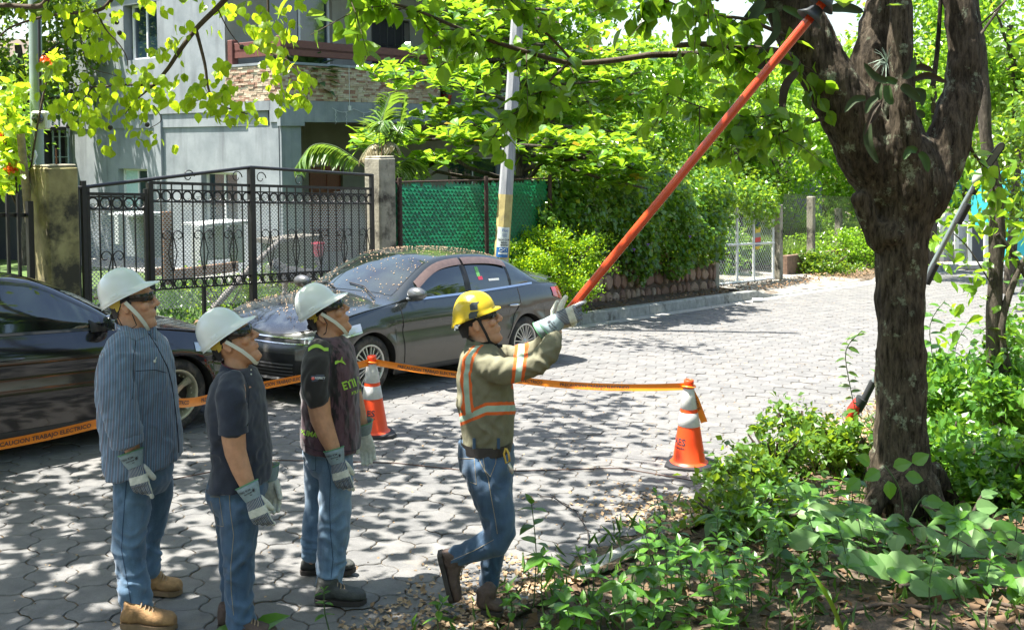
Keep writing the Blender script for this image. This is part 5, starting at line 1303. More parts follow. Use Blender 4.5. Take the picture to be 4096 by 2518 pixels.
class Person:
 def __init__(s, mp, base, label, name='person', hs=1.0):
  s.mp = mp; B = G(*base); s.D = DEP(B); s.B = B; s.hs = hs
  s.e = empty(name, B, label=label, cat='person', group='electrical crew of four men'); s.bvh = {}
 def J(s, u, v, yo=0.): x, y = s.mp(u, v); return AT(x, y, s.D+yo)
 def px(s, r): # zoom pixels to metres
  x0, y0 = s.mp(0, 0); x1, y1 = s.mp(r, 0); return (x1-x0)*s.D/FPX
 def chain(s, L): return [(s.J(u, v, yo), s.px(r)) for u, v, yo, r in L]
 def head(s, mb, ear, pitch, yaw=0.):
  """ear canal point (u,v), face pitch up in radians; returns frame"""
  c = s.J(*ear, .0); f = Vector((math.cos(pitch)*math.cos(yaw), math.cos(pitch)*math.sin(yaw), math.sin(pitch))); l = Vector((-math.sin(yaw), math.cos(yaw), 0)); u = f.cross(l)*1.; u = u if u.z > 0 else -u
  s.hc, s.hf, s.hu, s.hl = c, f, u, l; h = s.hs
  H = lambda x, y, z: c+f*(x*h)+l*(y*h)+u*(z*h); s.H = H
  SEC = [(-.120, .076, .030, .014), (-.112, .090, .010, .028), (-.096, .0985, -.022, .040), (-.082, .097, -.040, .048), (-.066, .0905, -.052, .054), (-.056, .098, -.06, .057), (-.048, .0955, -.066, .059), (-.040, .100, -.07, .061), (-.026, .0935, -.08, .065), (-.006, .092, -.088, .069), (.014, .086, -.093, .071), (.030, .083, -.096, .072), (.048, .094, -.098, .073), (.062, .0955, -.099, .074), (.08, .084, -.09, .069), (.105, .062, -.075, .056), (.125, .03, -.05, .036), (.134, .0, -.02, .012)]
  P = []; n = 28
  for z, xf, xb, w in SEC:
   xc = (xf+xb)/2; rx = (xf-xb)/2; row = []
   for k in range(n):
    a = 2*math.pi*k/n; ca = math.cos(a); ex = 2.25; X = math.copysign(abs(ca)**(2/ex), ca); Y = math.copysign(abs(math.sin(a))**(2/ex), math.sin(a))
    row.append(H(xc+rx*X, w*Y*(1-.20*max(0, X)*(1.4 if z < -.05 else 1)), z))
   P.append(row)
  vs = [v for r in P for v in r]; m = len(P); mb.add(vs, [(i*n+k, i*n+(k+1) % n, (i+1)*n+(k+1) % n, (i+1)*n+k) for i in range(m-1) for k in range(n)]+[tuple(reversed(range(n))), tuple(range((m-1)*n, m*n))], True)
  mb.tube([H(.080, 0, .052), H(.094, 0, .034), H(.108, 0, .012), H(.119, 0, -.004), H(.110, 0, -.016)], [.007*h, .0085*h, .011*h, .0135*h, .007*h], 10)
  for q in (-1, 1):
   mb.sphere(H(.1, q*.013, -.009), .0105*h, 8, 6); mb.sphere(H(.088, q*.03, .052), (.014*h, .02*h, .008*h), 8, 6)
   mb.sphere(H(.070, q*.042, -.005), .022*h, 10, 8)
   er = Matrix((f, l, u)).transposed()
   mb.sphere(H(-.006, q*.073, .0), (.017*h, .009*h, .031*h), 12, 8, er @ Matrix.Rotation(.2, 3, 'Y'))
   mb.tube([H(.004, q*.078, -.022), H(-.012, q*.082, -.014), H(-.023, q*.086, .006), H(-.017, q*.087, .026), H(.0, q*.082, .032), H(.010, q*.078, .018)], .0048*h, 6)
  mb.sphere(H(.0985, 0, -.042), (.007*h, .022*h, .0055*h), 10, 6, Matrix((f, l, u)).transposed()); mb.sphere(H(.096, 0, -.056), (.008*h, .019*h, .0065*h), 10, 6, Matrix((f, l, u)).transposed())
  mb.sphere(H(.088, 0, -.098), .014*h, 8, 6)
  return H
 def glasses(s, mat=None):
  H = s.H; h = s.hs; mb = MB(); P = []
  for i in range(25):
   a = math.radians(-88+176*i/24); R_ = .100
   x = .004+R_*math.cos(a)**.8 if math.cos(a) > 0 else .004; y = .078*math.sin(a); drop = .025*math.exp(-((i-12)/2.2)**2)
   nose = .016*math.exp(-((i-12)/1.6)**2); k = .7+.3*math.cos(a)
   P.append([H(x+.003, y, .056), H(x+.006, y, .045), H(x+.005, y, .030), H(x+.002, y*.99, .056-.040*k+nose)])
  mb.grid(P, True); P2 = [[p+(s.hc-p).normalized()*.003 for p in r] for r in P]; mb.grid(P2, True); mb.build('sunglasses', M_SHADES, s.e)
  for q in (-1, 1): mb = MB(); mb.tube([H(.02, q*.080, .045), H(-.0, q*.083, .038), H(-.02, q*.083, .026), H(-.032, q*.078, .008)], (.003, .006), 6, up=s.hu); mb.build('temple_arm', M_STRAPB, s.e)
 def helmet(s, tilt, c_off=(0, .0), yel=False, mat=None, L=.135, Wd=.112, Hh=.14):
  h = s.hs; f = s.hf*math.cos(tilt)+s.hu*math.sin(tilt); u = s.hu*math.cos(tilt)-s.hf*math.sin(tilt); l = s.hl
  c = s.hc+f*(c_off[0]*h)+u*(c_off[1]*h); s.kc, s.kf, s.ku = c, f, u
  E = lambda x, y, z: c+f*(x*h)+l*(y*h)+u*(z*h); s.E = E; L2, W2, H2 = L, Wd, Hh
  def shell(off, peak=True):
   P = []; n = 72
   for i in range(n):
    a = 2*math.pi*i/n; ca, sa = math.cos(a), math.sin(a); row = []
    rim = 0.
    if yel: rim = -.052*max(0, -ca)**1.5+.012*max(0, ca)-.004+.03*math.exp(-((abs(a-math.pi)-math.pi*.60)/.5)**2)*0
    if not yel:
     ext = .009+.054*max(0, ca)**3; drop = -.010-.012*max(0, ca)**2
     row.append((L2+ext)*1.0); P0 = E((L2+ext)*ca, (W2+ext)*sa, drop-off*.2); row = [P0, E((L2+ext-.004)*ca, (W2+ext-.004)*sa, drop+.005+off*.3), E((L2+.010)*ca, (W2+.010)*sa, .002+off)]
    else:
     ext = .006+.022*max(0, ca)**4; row = [E((L2+ext)*ca, (W2+ext*.5)*sa, rim-.004+.012*max(0, ca)), E((L2+ext*.9+.001)*ca, (W2+.003)*sa, rim+.006+.008*max(0, ca))]
    for j in range(1, 13):
     t_ = j/12*math.pi/2; z = math.sin(t_)**.95; r = math.cos(t_)**.80 if j < 12 else 0
     ridge_ = 0
     if not yel:
      y_ = W2*sa*r
      for y0 in (0, .028, -.028): ridge_ += (.0055 if y0 == 0 else .003)*math.exp(-((y_-y0)/.006)**2)*min(1, z*1.6)
     else:
      qd = math.hypot((L2*ca*r+.03), H2*z*.9-.01)
      ridge_ = .003*math.sin(qd*150)*(1 if abs(W2*sa*r) > .05 and ca < .35 else 0)
     rz = rim*(1-z)
     row.append(E((L2-off)*ca*r, (W2-off)*sa*r, rz+(H2-off)*z+ridge_))
    P.append(row)
   return P
  mb = MB(); P = shell(0); mb.grid(P, True, closeu=True); Q = shell(.006); mb.grid(Q, True, closeu=True)
  n = len(P); mb.grid([[P[i % n][0], Q[i % n][0]] for i in range(n+1)], True)
  s.hm = mb.build('hard_hat', M_HYEL if yel else M_HWHITE, s.e)
  if not yel:
   for q in (-1, 1):
    mb = MB(); R_ = Matrix((f, l, u)).transposed(); mb.box(E(-.005, q*(W2+.001), .018), (.034, .006, .014), R_ @ Matrix.Rotation(q*.2, 3, 'X'), .002); mb.build('slot_block', M_HWHITE, s.hm)
  mb = MB(); P = []
  for i in range(25):
   a = math.radians(62+236*i/24); P.append([E((L2-.03)*math.cos(a), (W2-.028)*math.sin(a), -.045+.012*math.cos(a)), E((L2-.03)*math.cos(a), (W2-.028)*math.sin(a), .01)])
  mb.grid(P, True); mb.build('suspension_band', M_SUSP if not yel else M_STRAPB, s.e)
  mb = MB(); mb.sphere(E(-L2+.022, 0, -.058), (.016*h, .035*h, .017*h), 12, 8, Matrix((f, l, u)).transposed()); mb.build('ratchet_knob', M_STRAPB, s.e)
 def strap(s, pts, w, mat, name='chin_strap', both=True):
  for q in ((-1, 1) if both else (-1,)):
   mb = MB(); V = [s.H(x, q*y, z) for x, y, z in pts]; P = []
   for i, p in enumerate(V):
    d = (V[min(i+1, len(V)-1)]-V[max(i-1, 0)]).normalized(); out = (p-s.H(.02, 0, -.04)); out = (out-d*out.dot(d)).normalized(); sd = d.cross(out)
    P.append([p-sd*w/2, p-sd*w*.2+out*.001, p+sd*w/2])
   mb.grid(P, True); P2 = [[p-((p-s.H(.02, 0, -.04)).normalized())*.002 for p in r] for r in P]; mb.grid(P2, True); mb.build(name, mat, s.e)
 def glove(s, wr, D, T, N_, curl=.32, sc=1., seed=0, text=True, spread=0., thumb=(.6, .75, -.1), fl=None, cuffdir=None, cuffr=(.062, .05), cufflen=.075):
  D = Vector(D).normalized(); T = Vector(T); T = (T-D*T.dot(D)).normalized(); N_ = Vector(N_); N2 = D.cross(T); N2 = N2 if N2.dot(N_) > 0 else -N2; N_ = N2
  K = lambda d, t_, n: wr+D*(d*sc)+T*(t_*sc)+N_*(n*sc)
  mb = MB(); loft(mb, [(K(-.015, 0, 0), T*.032*sc, N_*.024*sc), (K(.01, 0, 0), T*.034*sc, N_*.024*sc), (K(.045, 0, 0), T*.043*sc, N_*.023*sc), (K(.085, 0, 0), T*.047*sc, N_*.019*sc), (K(.100, 0, 0), T*.044*sc, N_*.015*sc)], 20, 2.6)
  curls = curl if isinstance(curl, (list, tuple)) else [curl]*4; g = random.Random(seed)
  for i, (t0, ln, rr) in enumerate(((.035, .083, .0128), (.0125, .090, .0132), (-.0115, .084, .0128), (-.034, .066, .0118))):
   p = K(.085, t0, 0); ang = curls[i]*.5; fan = spread*(1.5-i)*.12; pts = [(K(.06, t0*.8, 0), rr*sc), (p, rr*sc*1.02)]; segs = (.46, .31, .26)
   for k, sg in enumerate(segs):
    d = D*math.cos(ang)-N_*math.sin(ang)+T*fan; d.normalize(); p = p+d*(ln*sg*sc); pts.append((p, rr*sc*(1-.06*(k+1)))); ang += curls[i]*(1.15 if k == 0 else 1.)
   cap(mb, pts, 10)
  tp = K(.015, .030, -.004); a, b, c_ = thumb; td = (D*a+T*b+N_*c_).normalized(); td2 = (td+D*.5-N_*.15).normalized(); cap(mb, [(tp, .019*sc), (tp+td*.035*sc, .0165*sc), (tp+td*.035*sc+td2*.030*sc, .0145*sc), (tp+td*.035*sc+td2*.052*sc, .013*sc)], 10)
  V, F, Nn = solid(mb, .0034, 2); W0 = np.array(list(wr)); q = V-W0; la = q @ np.array(list(D))/sc; lw = q @ np.array(list(T)); ln = Nn @ np.array(list(N_))
  zone = ((ln > .05) & (la < .150) & ~((la > .048) & (la < .085)) & (lw < .045)).astype(float)
  V = V+Nn*(.0012*vfbm(V, 60, 2, seed))[:, None]
  gl = npmesh('glove', V, F, M_GLOVE, s.e, True, attrs={'zone': zone, 'lw': lw})
  cd = Vector(cuffdir).normalized() if cuffdir is not None else -D; U_ = (T-cd*T.dot(cd)).normalized(); Wn = cd.cross(U_)
  Wn = Wn if Wn.dot(N_) > 0 else -Wn
  def cf(th, d, off=0.):
   k = d/cufflen; r = (.036+(cuffr[0]-.036)*k**.8+off)*sc; r2 = (.029+(cuffr[1]-.029)*k**.8+off)*sc; return wr+cd*(d-.006)+U_*math.cos(th)*r+Wn*math.sin(th)*r2
  mb = MB(); P = [[cf(2*math.pi*i/28, cufflen*j/4) for j in range(5)]+[cf(2*math.pi*i/28, cufflen*(4-j)/4, -.003) for j in range(5)] for i in range(28)]; mb.grid(P, True, closeu=True); cu = mb.build('cuff', M_CUFF, gl)
  mb = MB(); mb.tube([cf(2*math.pi*i/28, cufflen) for i in range(29)], .0028, 5, cap=False); mb.build('edging', M_CUFFE, gl)
  if text:
   fm = lambda u, v, off=.0016: cf(math.pi/2-u/(.052*sc), cufflen*.5+v, off)
   mb = MB()
   for st_, sz, vv in (('MCR SAFETY', .013, .010), ('MUSTANG', .009, -.004), ('1440', .007, -.015)):
    V_, F_ = text_mesh(st_, sz, .0003, 'LEFT'); mb.add([fm(-v[0]+.022, v[1]+vv) for v in V_], F_)
   mb.build('lettering', M_INK, cu)
   mb = MB(); pts = []
   for k in range(16): a = 2*math.pi*k/16; r = .013 if k % 2 == 0 else .005; pts.append(fm(.034+r*math.cos(a), r*math.sin(a)))
   c0 = fm(.034, 0); mb.add(pts+[c0], [(k, (k+1) % 16, 16) for k in range(16)]); mb.build('star_print', M_INK, cu)
  return gl
 def boot(s, mb_, heel, toe, ankle, wid, h, mat, sole_mat, yo=0., up=None, name='boot', lab=None, laces=True):
  if yo is None:
   q = ((heel[0]+toe[0])/2, (heel[1]+toe[1])/2+8); yo = DEP(G(*s.mp(*q)))-s.D; print('boot yo', round(yo, 3))
  hp, tp, ap = s.J(*heel, yo), s.J(*toe, yo), s.J(*ankle, yo); d = (tp-hp); L = d.length; d.normalize()
  u = Vector(up).normalized() if up is not None else (ap-hp-d*(ap-hp).dot(d)).normalized(); w = d.cross(u).normalized()
  mb = MB(); secs = []
  prof = [(0.0, .55, .30, .10), (.02, .85, .50, .36), (.10, .95, .55, .62), (.22, .88, .52, .66), (.36, .86, .50, .60), (.50, .95, .42, .46), (.65, 1.06, .36, .38), (.80, 1.04, .33, .36), (.92, .85, .28, .33), (.985, .5, .18, .26), (1.0, .3, .1, .2)]
  for t_, wf, _, hh in prof: secs.append((hp+d*(L*t_)+u*(h*hh/2+.018), w*(wid/2*wf), u*(h*hh/2)))
  loft(mb, secs, 18, 2.5)
  cap(mb, [(hp+d*(L*.2)+u*(h*.35), wid*.47), (hp+d*(L*.2)+u*(h*.7), wid*.46), (ap, wid*.50)], 14)
  V, F, Nn = solid(mb, .0065, 3); V = V+Nn*(.0022*vfbm(V, 40, 2, 3))[:, None]
  b = npmesh(name, V, F, mat, s.e, True)
  mb = MB(); P0 = []; P1 = []
  out = [(0, .30), (.0, .3), (.03, .42), (.15, .48), (.35, .42), (.55, .47), (.72, .52), (.88, .46), (.97, .28), (1.02, .0)]
  ring_ = [(t_, x) for t_, x in out[1:]]+[(t_, -x) for t_, x in reversed(out[1:-1])]
  base = [hp+d*(L*t_)+w*(wid*x*1.06) for t_, x in ring_]; n = len(base)
  mb.add([p for p in base]+[p+u*.024 for p in base], [tuple(reversed(range(n))), tuple(range(n, 2*n))]+[(i, (i+1) % n, n+(i+1) % n, n+i) for i in range(n)]); mb.build('sole', sole_mat, b)
  if laces:
   for k in range(4):
    t_ = .34+.07*k; hh = [.60, .52, .47, .42][k]; c = hp+d*(L*t_)+u*(h*hh+.02); mb = MB(); mb.tube([c-w*wid*.26-u*.012, c-w*wid*.1+u*.004, c+w*wid*.1+u*.004+d*.01, c+w*wid*.26-u*.012+d*.01], .0035, 5); mb.build('lace', simple('lace', (.28, .20, .12), .8), b)
  return b
 def bv(s, o):
  if o.name not in s.bvh:
   me = o.data; n = len(me.vertices); V = np.empty(n*3); me.vertices.foreach_get('co', V); V = V.reshape(-1, 3); M = np.array(wm(o) if o.parent is None else wm(o)); V = V @ M[:3, :3].T+M[:3, 3]
   s.bvh[o.name] = BVHTree.FromPolygons([tuple(v) for v in V], [tuple(p.vertices) for p in me.polygons])
  return s.bvh[o.name]
 def hit(s, o, u, v, off=.002, maxd=99):
  x, y = s.mp(u, v); d = ray(x, y).normalized(); r = s.bv(o).ray_cast(CAMP, d)
  if r[0] is None: return None
  return r[0]-d*off
 def seam(s, o, uv, mat, rad=.0016, name='seam', off=.001, n=14):
  P = []
  for i in range(len(uv)-1):
   for k in range(n):
    t_ = k/n; p = s.hit(o, uv[i][0]+(uv[i+1][0]-uv[i][0])*t_, uv[i][1]+(uv[i+1][1]-uv[i][1])*t_, off)
    if p is not None: P.append(p)
  p = s.hit(o, *uv[-1], off)
  if p is not None: P.append(p)
  if len(P) > 2: mb = MB(); mb.tube(P, rad, 4); return mb.build(name, mat, o)
 def decal(s, o, polys, mat, name, off=.0025, tex=None):
  """flat print laid on the cloth; polys in zoom pixels, or a (V,F,u0,v0,scale,ang) text"""
  mb = MB()
  for V_, F_ in polys:
   pts = [s.hit(o, x, y, off) for x, y in V_]
   if any(p is None for p in pts): 
    ok = [i for i, p in enumerate(pts) if p is not None]
    if len(ok) < 3: continue
    F2 = [f for f in F_ if all(pts[i] is not None for i in f)]; pts = [p if p is not None else pts[ok[0]] for p in pts]; F_ = F2
   mb.add(pts, F_)
  if mb.v: return mb.build(name, mat, o)
def tri_fan(poly):
 cx = sum(p[0] for p in poly)/len(poly); cy_ = sum(p[1] for p in poly)/len(poly); return (list(poly)+[(cx, cy_)], [(i, (i+1) % len(poly), len(poly)) for i in range(len(poly))])
def textpoly(st_, size, x, y, ang=0., sx=1., shear=0.):
 V_, F_ = text_mesh(st_, size, size*.03); c, s_ = math.cos(ang), math.sin(ang); return ([(x+(v[0]*sx*c-v[1]*s_), y-(v[0]*sx*s_+v[1]*c)+shear*v[0]) for v in V_], F_)
mpA = lambda u, v: (u/1.03/4, (1050+v/1.03)/4); mpB = lambda u, v: ((750+u/1.03)/4, (1050+v/1.03)/4); mpC = lambda u, v: ((1600+u/1.066)/4, (1100+v/1.066)/4)
SK1 = skinmat('tanned_skin', (.52, .285, .175)); SK2 = skinmat('brown_skin', (.47, .25, .145))
M_THREAD = simple('denim_thread', (.30, .25, .17), .8); M_SEAMD = simple('dark_denim_seam', (.03, .06, .11), .9)
def trousers(p, hip, legs, mat, seed, folds, voxel=.0095, belt=None):
 """hip: sections (back u, front u, v, half breadth); legs: chains"""
 mb = MB(); secs = []
 for bu, fu, v, hb_, yo in hip: a, b = p.J(bu, v, yo), p.J(fu, v, yo); secs.append(((a+b)/2, (b-a)/2, YA*hb_))
 loft(mb, secs, 24, 2.3)
 for L in legs: cap(mb, p.chain(L), 16)
 def at(V, Nn, d): return {'wear': np.clip(.35+d*60+.5*vfbm(V, 7, 2, 1), 0, 1)*np.clip(Nn[:, 0]*.6+.5, 0, 1)}
 return cloth_mesh('jeans', mb, mat, p.e, voxel, 5, lambda V: fold_band(V, [(p.J(*c[0]), c[1], c[2], c[3], c[4]) for c in folds]), at, seed)
Zd = Vector((0, 0, 1))
# man 1: striped shirt
p = Person(mpA, (146, 613), 'leftmost man in a loose blue pinstripe shirt, white hard hat and tan boots', hs=1.07)
mb = MB(); p.head(mb, (548, 176), .12)
cap(mb, [(p.J(530, 210, 0), p.px(48)), (p.J(545, 258, 0), p.px(52)), (p.J(545, 300, 0), p.px(56))], 16)
loft(mb, [(p.J(550, v, 0), Vector((p.px(a), 0, 0)), YA*b) for v, a, b in ((290, 60, .10), (340, 95, .18), (500, 110, .17), (700, 110, .15), (860, 100, .15))], 20)
cap(mb, p.chain([(520, 350, -.17, 45), (490, 500, -.22, 42), (520, 640, -.22, 36), (540, 740, -.22, 33), (556, 810, -.22, 27)]), 12)
cap(mb, p.chain([(560, 350, .17, 45), (560, 500, .22, 42), (570, 640, .22, 36), (590, 740, .22, 30)]), 12)
for yo, L in ((-.09, [(560, 880, 60), (545, 1150, 45), (565, 1400, 30)]), (.1, [(640, 880, 55), (620, 1100, 42), (640, 1270, 28)])): cap(mb, p.chain([(u, v, yo, r*.42) for u, v, r in L]), 12)
V, F, Nn = solid(mb, .0058, 2); npmesh('body', V, F, SK1, p.e, True)
def stripe_ext(t, P, c):
 m = t.N('Mapping', i_Vector=P); m.inputs['Rotation'].default_value = (0, 0, .5); x = t.N('SeparateXYZ', i_0=P).outputs
 ph = t.math('ADD', t.math('MULTIPLY', x[0], 470.), t.math('MULTIPLY', x[1], 230.)); ph = t.math('ADD', ph, t.math('MULTIPLY', x[2], -40.))
 s1 = t.ramp(t.math('SINE', ph), [(.84, (0, 0, 0)), (.92, (1, 1, 1))]); s2 = t.ramp(t.math('SINE', t.math('MULTIPLY', ph, .5)), [(.86, (0, 0, 0)), (.93, (1, 1, 1))])
 c = t.mix(s1, c, (.22, .31, .43)); return t.mix(s2, c, (.13, .11, .13))
M_STR = t_cloth('pinstripe_shirt', (.10, .145, .20), .15, ext=stripe_ext)
mb = MB(); sec = [(505, 605, 262, .085), (480, 628, 285, .14), (455, 655, 315, .20), (435, 680, 350, .225), (420, 700, 410, .235), (412, 712, 500, .235), (420, 722, 600, .23), (432, 732, 700, .23), (445, 738, 780, .235), (450, 740, 812, .235)]
S_ = []
for bu, fu, v, hb_ in sec: dv = 14*(v-262)/550*1.2; a, b = p.J(bu, v+dv*2, 0), p.J(fu, v-dv*.9, 0); S_.append(((a+b)/2, (b-a)/2, YA*hb_))
a, b = p.J(452, 872, 0), p.J(742, 800, 0); S_.append(((a+b)/2, (b-a)/2, YA*.235))
loft(mb, S_, 30, 2.3)
cap(mb, p.chain([(510, 345, -.15, 66), (478, 420, -.23, 70), (474, 500, -.27, 72), (488, 590, -.28, 70), (508, 670, -.28, 66), (520, 712, -.28, 62)]), 18)
cap(mb, p.chain([(560, 345, .15, 66), (570, 430, .23, 68), (575, 520, .27, 66), (590, 640, .27, 60)]), 14)
sh1 = cloth_mesh('shirt', mb, M_STR, p.e, .0095, 4, lambda V: fold_band(V, [(p.J(490, 560, -.3), .10, .006, (.8, 0, .6), 90), (p.J(510, 690, -.3), .07, .006, (.3, 0, 1), 120), (p.J(620, 520, -.2), .22, .005, (1, 0, -.25), 48), (p.J(650, 740, -.2), .20, .006, (1, 0, 0), 42), (p.J(480, 800, -.1), .14, .006, (1, .4, 0), 45), (p.J(560, 400, -.25), .10, .006, (1, 0, .8), 70)]), seed=1)
mb = MB(); mb.tube([p.J(513, 700, -.28), p.J(522, 726, -.28), p.J(528, 750, -.28)], [p.px(58), p.px(66), p.px(60)], 22, cap=False, up=YA); mb.tube([p.J(528, 750, -.28), p.J(522, 722, -.28)], [p.px(59), p.px(54)], 22, cap=False, up=YA); mb.build('rolled_cuff', M_STR, sh1)
for pts in ([(478, 262), (520, 258), (600, 300), (585, 312), (560, 318), (520, 300)], [(612, 268), (640, 262), (655, 300), (645, 322), (625, 300)]):
 V0 = [p.J(u, v, -.10 if pts[0][0] < 500 else -.02) for u, v in pts]; V0 = [(p.hit(sh1, u, v, .006) or q) for (u, v), q in zip(pts, V0)]; V1 = [q+Vector((0, .004, 0)) for q in V0]; n = len(V0)
 mb = MB(); mb.add(V0+V1, [tuple(range(n)), tuple(reversed(range(n, 2*n)))]+[(i, (i+1) % n, n+(i+1) % n, n+i) for i in range(n)]); mb.build('collar', M_STR, sh1)
mb = MB(); P_ = []
for i in range(21):
 a = 2*math.pi*i/20; c = p.J(545, 262, 0); P_.append([c+Vector((math.cos(a)*p.px(66), math.sin(a)*.088, -.025-.02*math.cos(a))), c+Vector((math.cos(a)*p.px(60)-.01, math.sin(a)*.078, .012-.022*math.cos(a)))])
mb.grid(P_, True); mb.build('collar_band', M_STR, sh1)
M_SKD = simple('undershirt_shadow', (.02, .022, .03), .9)  # dark tone of the shirt seams, placket, pocket edge and hem
p.seam(sh1, [(612, 290), (650, 350), (690, 430), (708, 500), (722, 600), (732, 700), (736, 780)], M_SKD, .003, 'placket')
p.seam(sh1, [(560, 320), (548, 400), (552, 470), (545, 560)], M_SKD, .0018, 'armhole_seam')
p.seam(sh1, [(560, 445), (640, 440), (685, 452)], M_SKD, .0015, 'pocket_edge')
mb = MB(); c0 = p.hit(sh1, 637, 405, .003); mb.sphere(c0, .008, 8, 5); mb.tube([c0+Vector((-.02, 0, -.01)), c0, c0+Vector((.01, 0, .02))], .0025, 5); mb.build('pocket_emblem', M_STRAPW, sh1)
M_JN1 = denim('light_jeans', (.085, .145, .215)); 
tr1 = trousers(p, [(475, 700, 800, .17, 0), (468, 708, 860, .175, 0), (480, 700, 900, .16, 0), (505, 675, 940, .11, 0)],
 [[(548, 880, -.09, 78), (543, 960, -.10, 76), (540, 1050, -.10, 70), (530, 1150, -.10, 66), (538, 1250, -.11, 60), (555, 1340, -.12, 58), (562, 1405, -.12, 60), (566, 1428, -.12, 60)], [(645, 880, .09, 68), (650, 960, .10, 62), (640, 1050, .11, 52), (618, 1130, .12, 48), (615, 1200, .12, 46), (620, 1262, .12, 44)]], M_JN1, 3,
 [((530, 1150, -.15), .10, .009, (.3, 0, 1), 75), ((550, 1330, -.15), .12, .011, (.25, 0, 1), 85), ((500, 1290, -.15), .08, .008, (.4, 0, 1), 95), ((620, 1190, .1), .10, .009, (.3, 0, 1), 90), ((600, 930, -.1), .12, .006, (.8, 0, 1), 60)])
p.seam(tr1, [(522, 885), (512, 1000), (505, 1100), (500, 1180), (520, 1290), (540, 1400)], M_SEAMD, .002)
p.boot(None, (505, 1488), (728, 1502), (560, 1430), .11, .155, simple('tan_nubuck', (.30, .17, .07), .8, var=.25, scale=30, bump=.4), simple('tan_sole', (.20, .13, .07), .8), None, up=(0, 0, 1))
p.boot(None, (600, 1352), (750, 1358), (628, 1285), .105, .145, MATS['tan_nubuck'], MATS['tan_sole'], None, up=(0, 0, 1))
p.glove(p.J(556, 835, -.25), p.J(590, 950, -.25)-p.J(560, 840, -.25), (1, 0, .2), (0, -1, 0), curl=[.12, .42, .5, .55], sc=1.0, seed=1, thumb=(.8, .35, -.5), cuffdir=p.J(540, 780, -.24)-p.J(560, 845, -.25))
p.glasses(); p.helmet(.38, (-.012, .060), L=.113, Wd=.102, Hh=.130)
p.strap([(-.002, .086, .03), (.02, .082, .0), (.045, .072, -.04), (.062, .052, -.085), (.066, .025, -.122), (.066, 0, -.130)], .019, M_STRAPW)
mb = MB(); mb.tube([p.H(-.03, -.082, .01), p.H(-.05, -.08, -.03), p.H(-.035, -.075, -.08), p.H(.0, -.078, -.10), p.H(.03, -.07, -.085), p.H(.02, -.078, -.03)], .0025, 5); mb.build('glasses_cord', M_STRAPB, p.e)
mb = MB(); V, F, Nn = None, None, None
def hair(p, pts=None):
 mb = MB(); P = []
 for i in range(17):
  a = math.radians(75+210*i/16); P.append([p.H(.098*math.cos(a)*1.02-.004, .0765*math.sin(a), .06), p.H(.098*math.cos(a)*1.03-.004, .077*math.sin(a), .025 if abs(math.sin(a)) > .8 else 0), p.H(.094*math.cos(a)-.004, .073*math.sin(a), .015 if abs(math.sin(a)) > .8 else -.045)])
 mb.grid(P, True); mb.build('hair', M_HAIR, p.e)
hair(p); P1 = p
# man 2: navy polo
p = Person(mpB, (238, 630), 'man in a dark navy polo shirt and white hard hat nearest the camera', hs=1.05)
mb = MB(); p.head(mb, (190, 333), .40)
cap(mb, [(p.J(188, 360, 0), p.px(44)), (p.J(200, 400, 0), p.px(48)), (p.J(196, 450, 0), p.px(54))], 16)
loft(mb, [(p.J(205, v, 0), Vector((p.px(a), 0, 0)), YA*b) for v, a, b in ((440, 60, .10), (490, 85, .18), (650, 95, .16), (900, 95, .14))], 20)
cap(mb, p.chain([(190, 520, -.17, 48), (188, 640, -.21, 50), (190, 720, -.22, 47), (198, 780, -.22, 43), (222, 850, -.22, 38), (246, 910, -.22, 31), (262, 950, -.22, 27)]), 14)
cap(mb, p.chain([(230, 520, .17, 48), (270, 650, .22, 42), (300, 760, .22, 36), (330, 850, .22, 28)]), 12)
for yo, L in ((-.08, [(205, 950, 60), (210, 1200, 45), (215, 1460, 30)]), (.08, [(190, 950, 60), (170, 1200, 42), (165, 1440, 30)])): cap(mb, p.chain([(u, v, yo, r*.42) for u, v, r in L]), 12)
V, F, Nn = solid(mb, .0058, 2); npmesh('body', V, F, SK2, p.e, True)
M_NAVY = t_cloth('navy_polo', (.024, .030, .045), .25)
mb = MB(); S_ = []
for bu, fu, v, hb_ in ((148, 262, 425, .085), (128, 280, 448, .15), (108, 292, 485, .20), (94, 305, 540, .215), (90, 318, 600, .215), (95, 325, 680, .205), (108, 334, 750, .195), (108, 342, 800, .19), (98, 344, 860, .195), (88, 340, 905, .20)): dv = 16*(v-425)/480; a, b = p.J(bu, v+dv, 0), p.J(fu, v-dv, 0); S_.append(((a+b)/2, (b-a)/2, YA*hb_))
loft(mb, S_, 30, 2.3)
cap(mb, p.chain([(185, 490, -.14, 52), (182, 545, -.20, 60), (184, 610, -.22, 59), (188, 680, -.225, 56)]), 18)
cap(mb, p.chain([(230, 490, .14, 52), (250, 560, .20, 56), (262, 640, .22, 52)]), 14)
sh2 = cloth_mesh('polo_shirt', mb, M_NAVY, p.e, .0095, 4, lambda V: fold_band(V, [(p.J(130, 760, -.2), .10, .008, (.35, 0, 1), 75), (p.J(230, 560, -.2), .12, .005, (1, 0, .7), 60), (p.J(280, 800, -.2), .16, .005, (1, 0, .3), 45), (p.J(200, 900, -.2), .12, .005, (1, 0, 0), 50)]), seed=4)
mb = MB(); mb.tube([p.J(188, 672, -.225), p.J(189, 700, -.226)], [p.px(57.5), p.px(58)], 24, cap=False, up=YA); mb.build('sleeve_band', M_NAVY, sh2)
mb = MB(); P_ = []
for i in range(25):
 a = 2*math.pi*i/24; c = p.J(203, 425, 0); P_.append([c+Vector((math.cos(a)*p.px(72), math.sin(a)*.095, -.035-.018*math.cos(a))), c+Vector((math.cos(a)*p.px(60), math.sin(a)*.08, .004-.02*math.cos(a)))])
mb.grid(P_, True); mb.build('collar', M_NAVY, sh2)
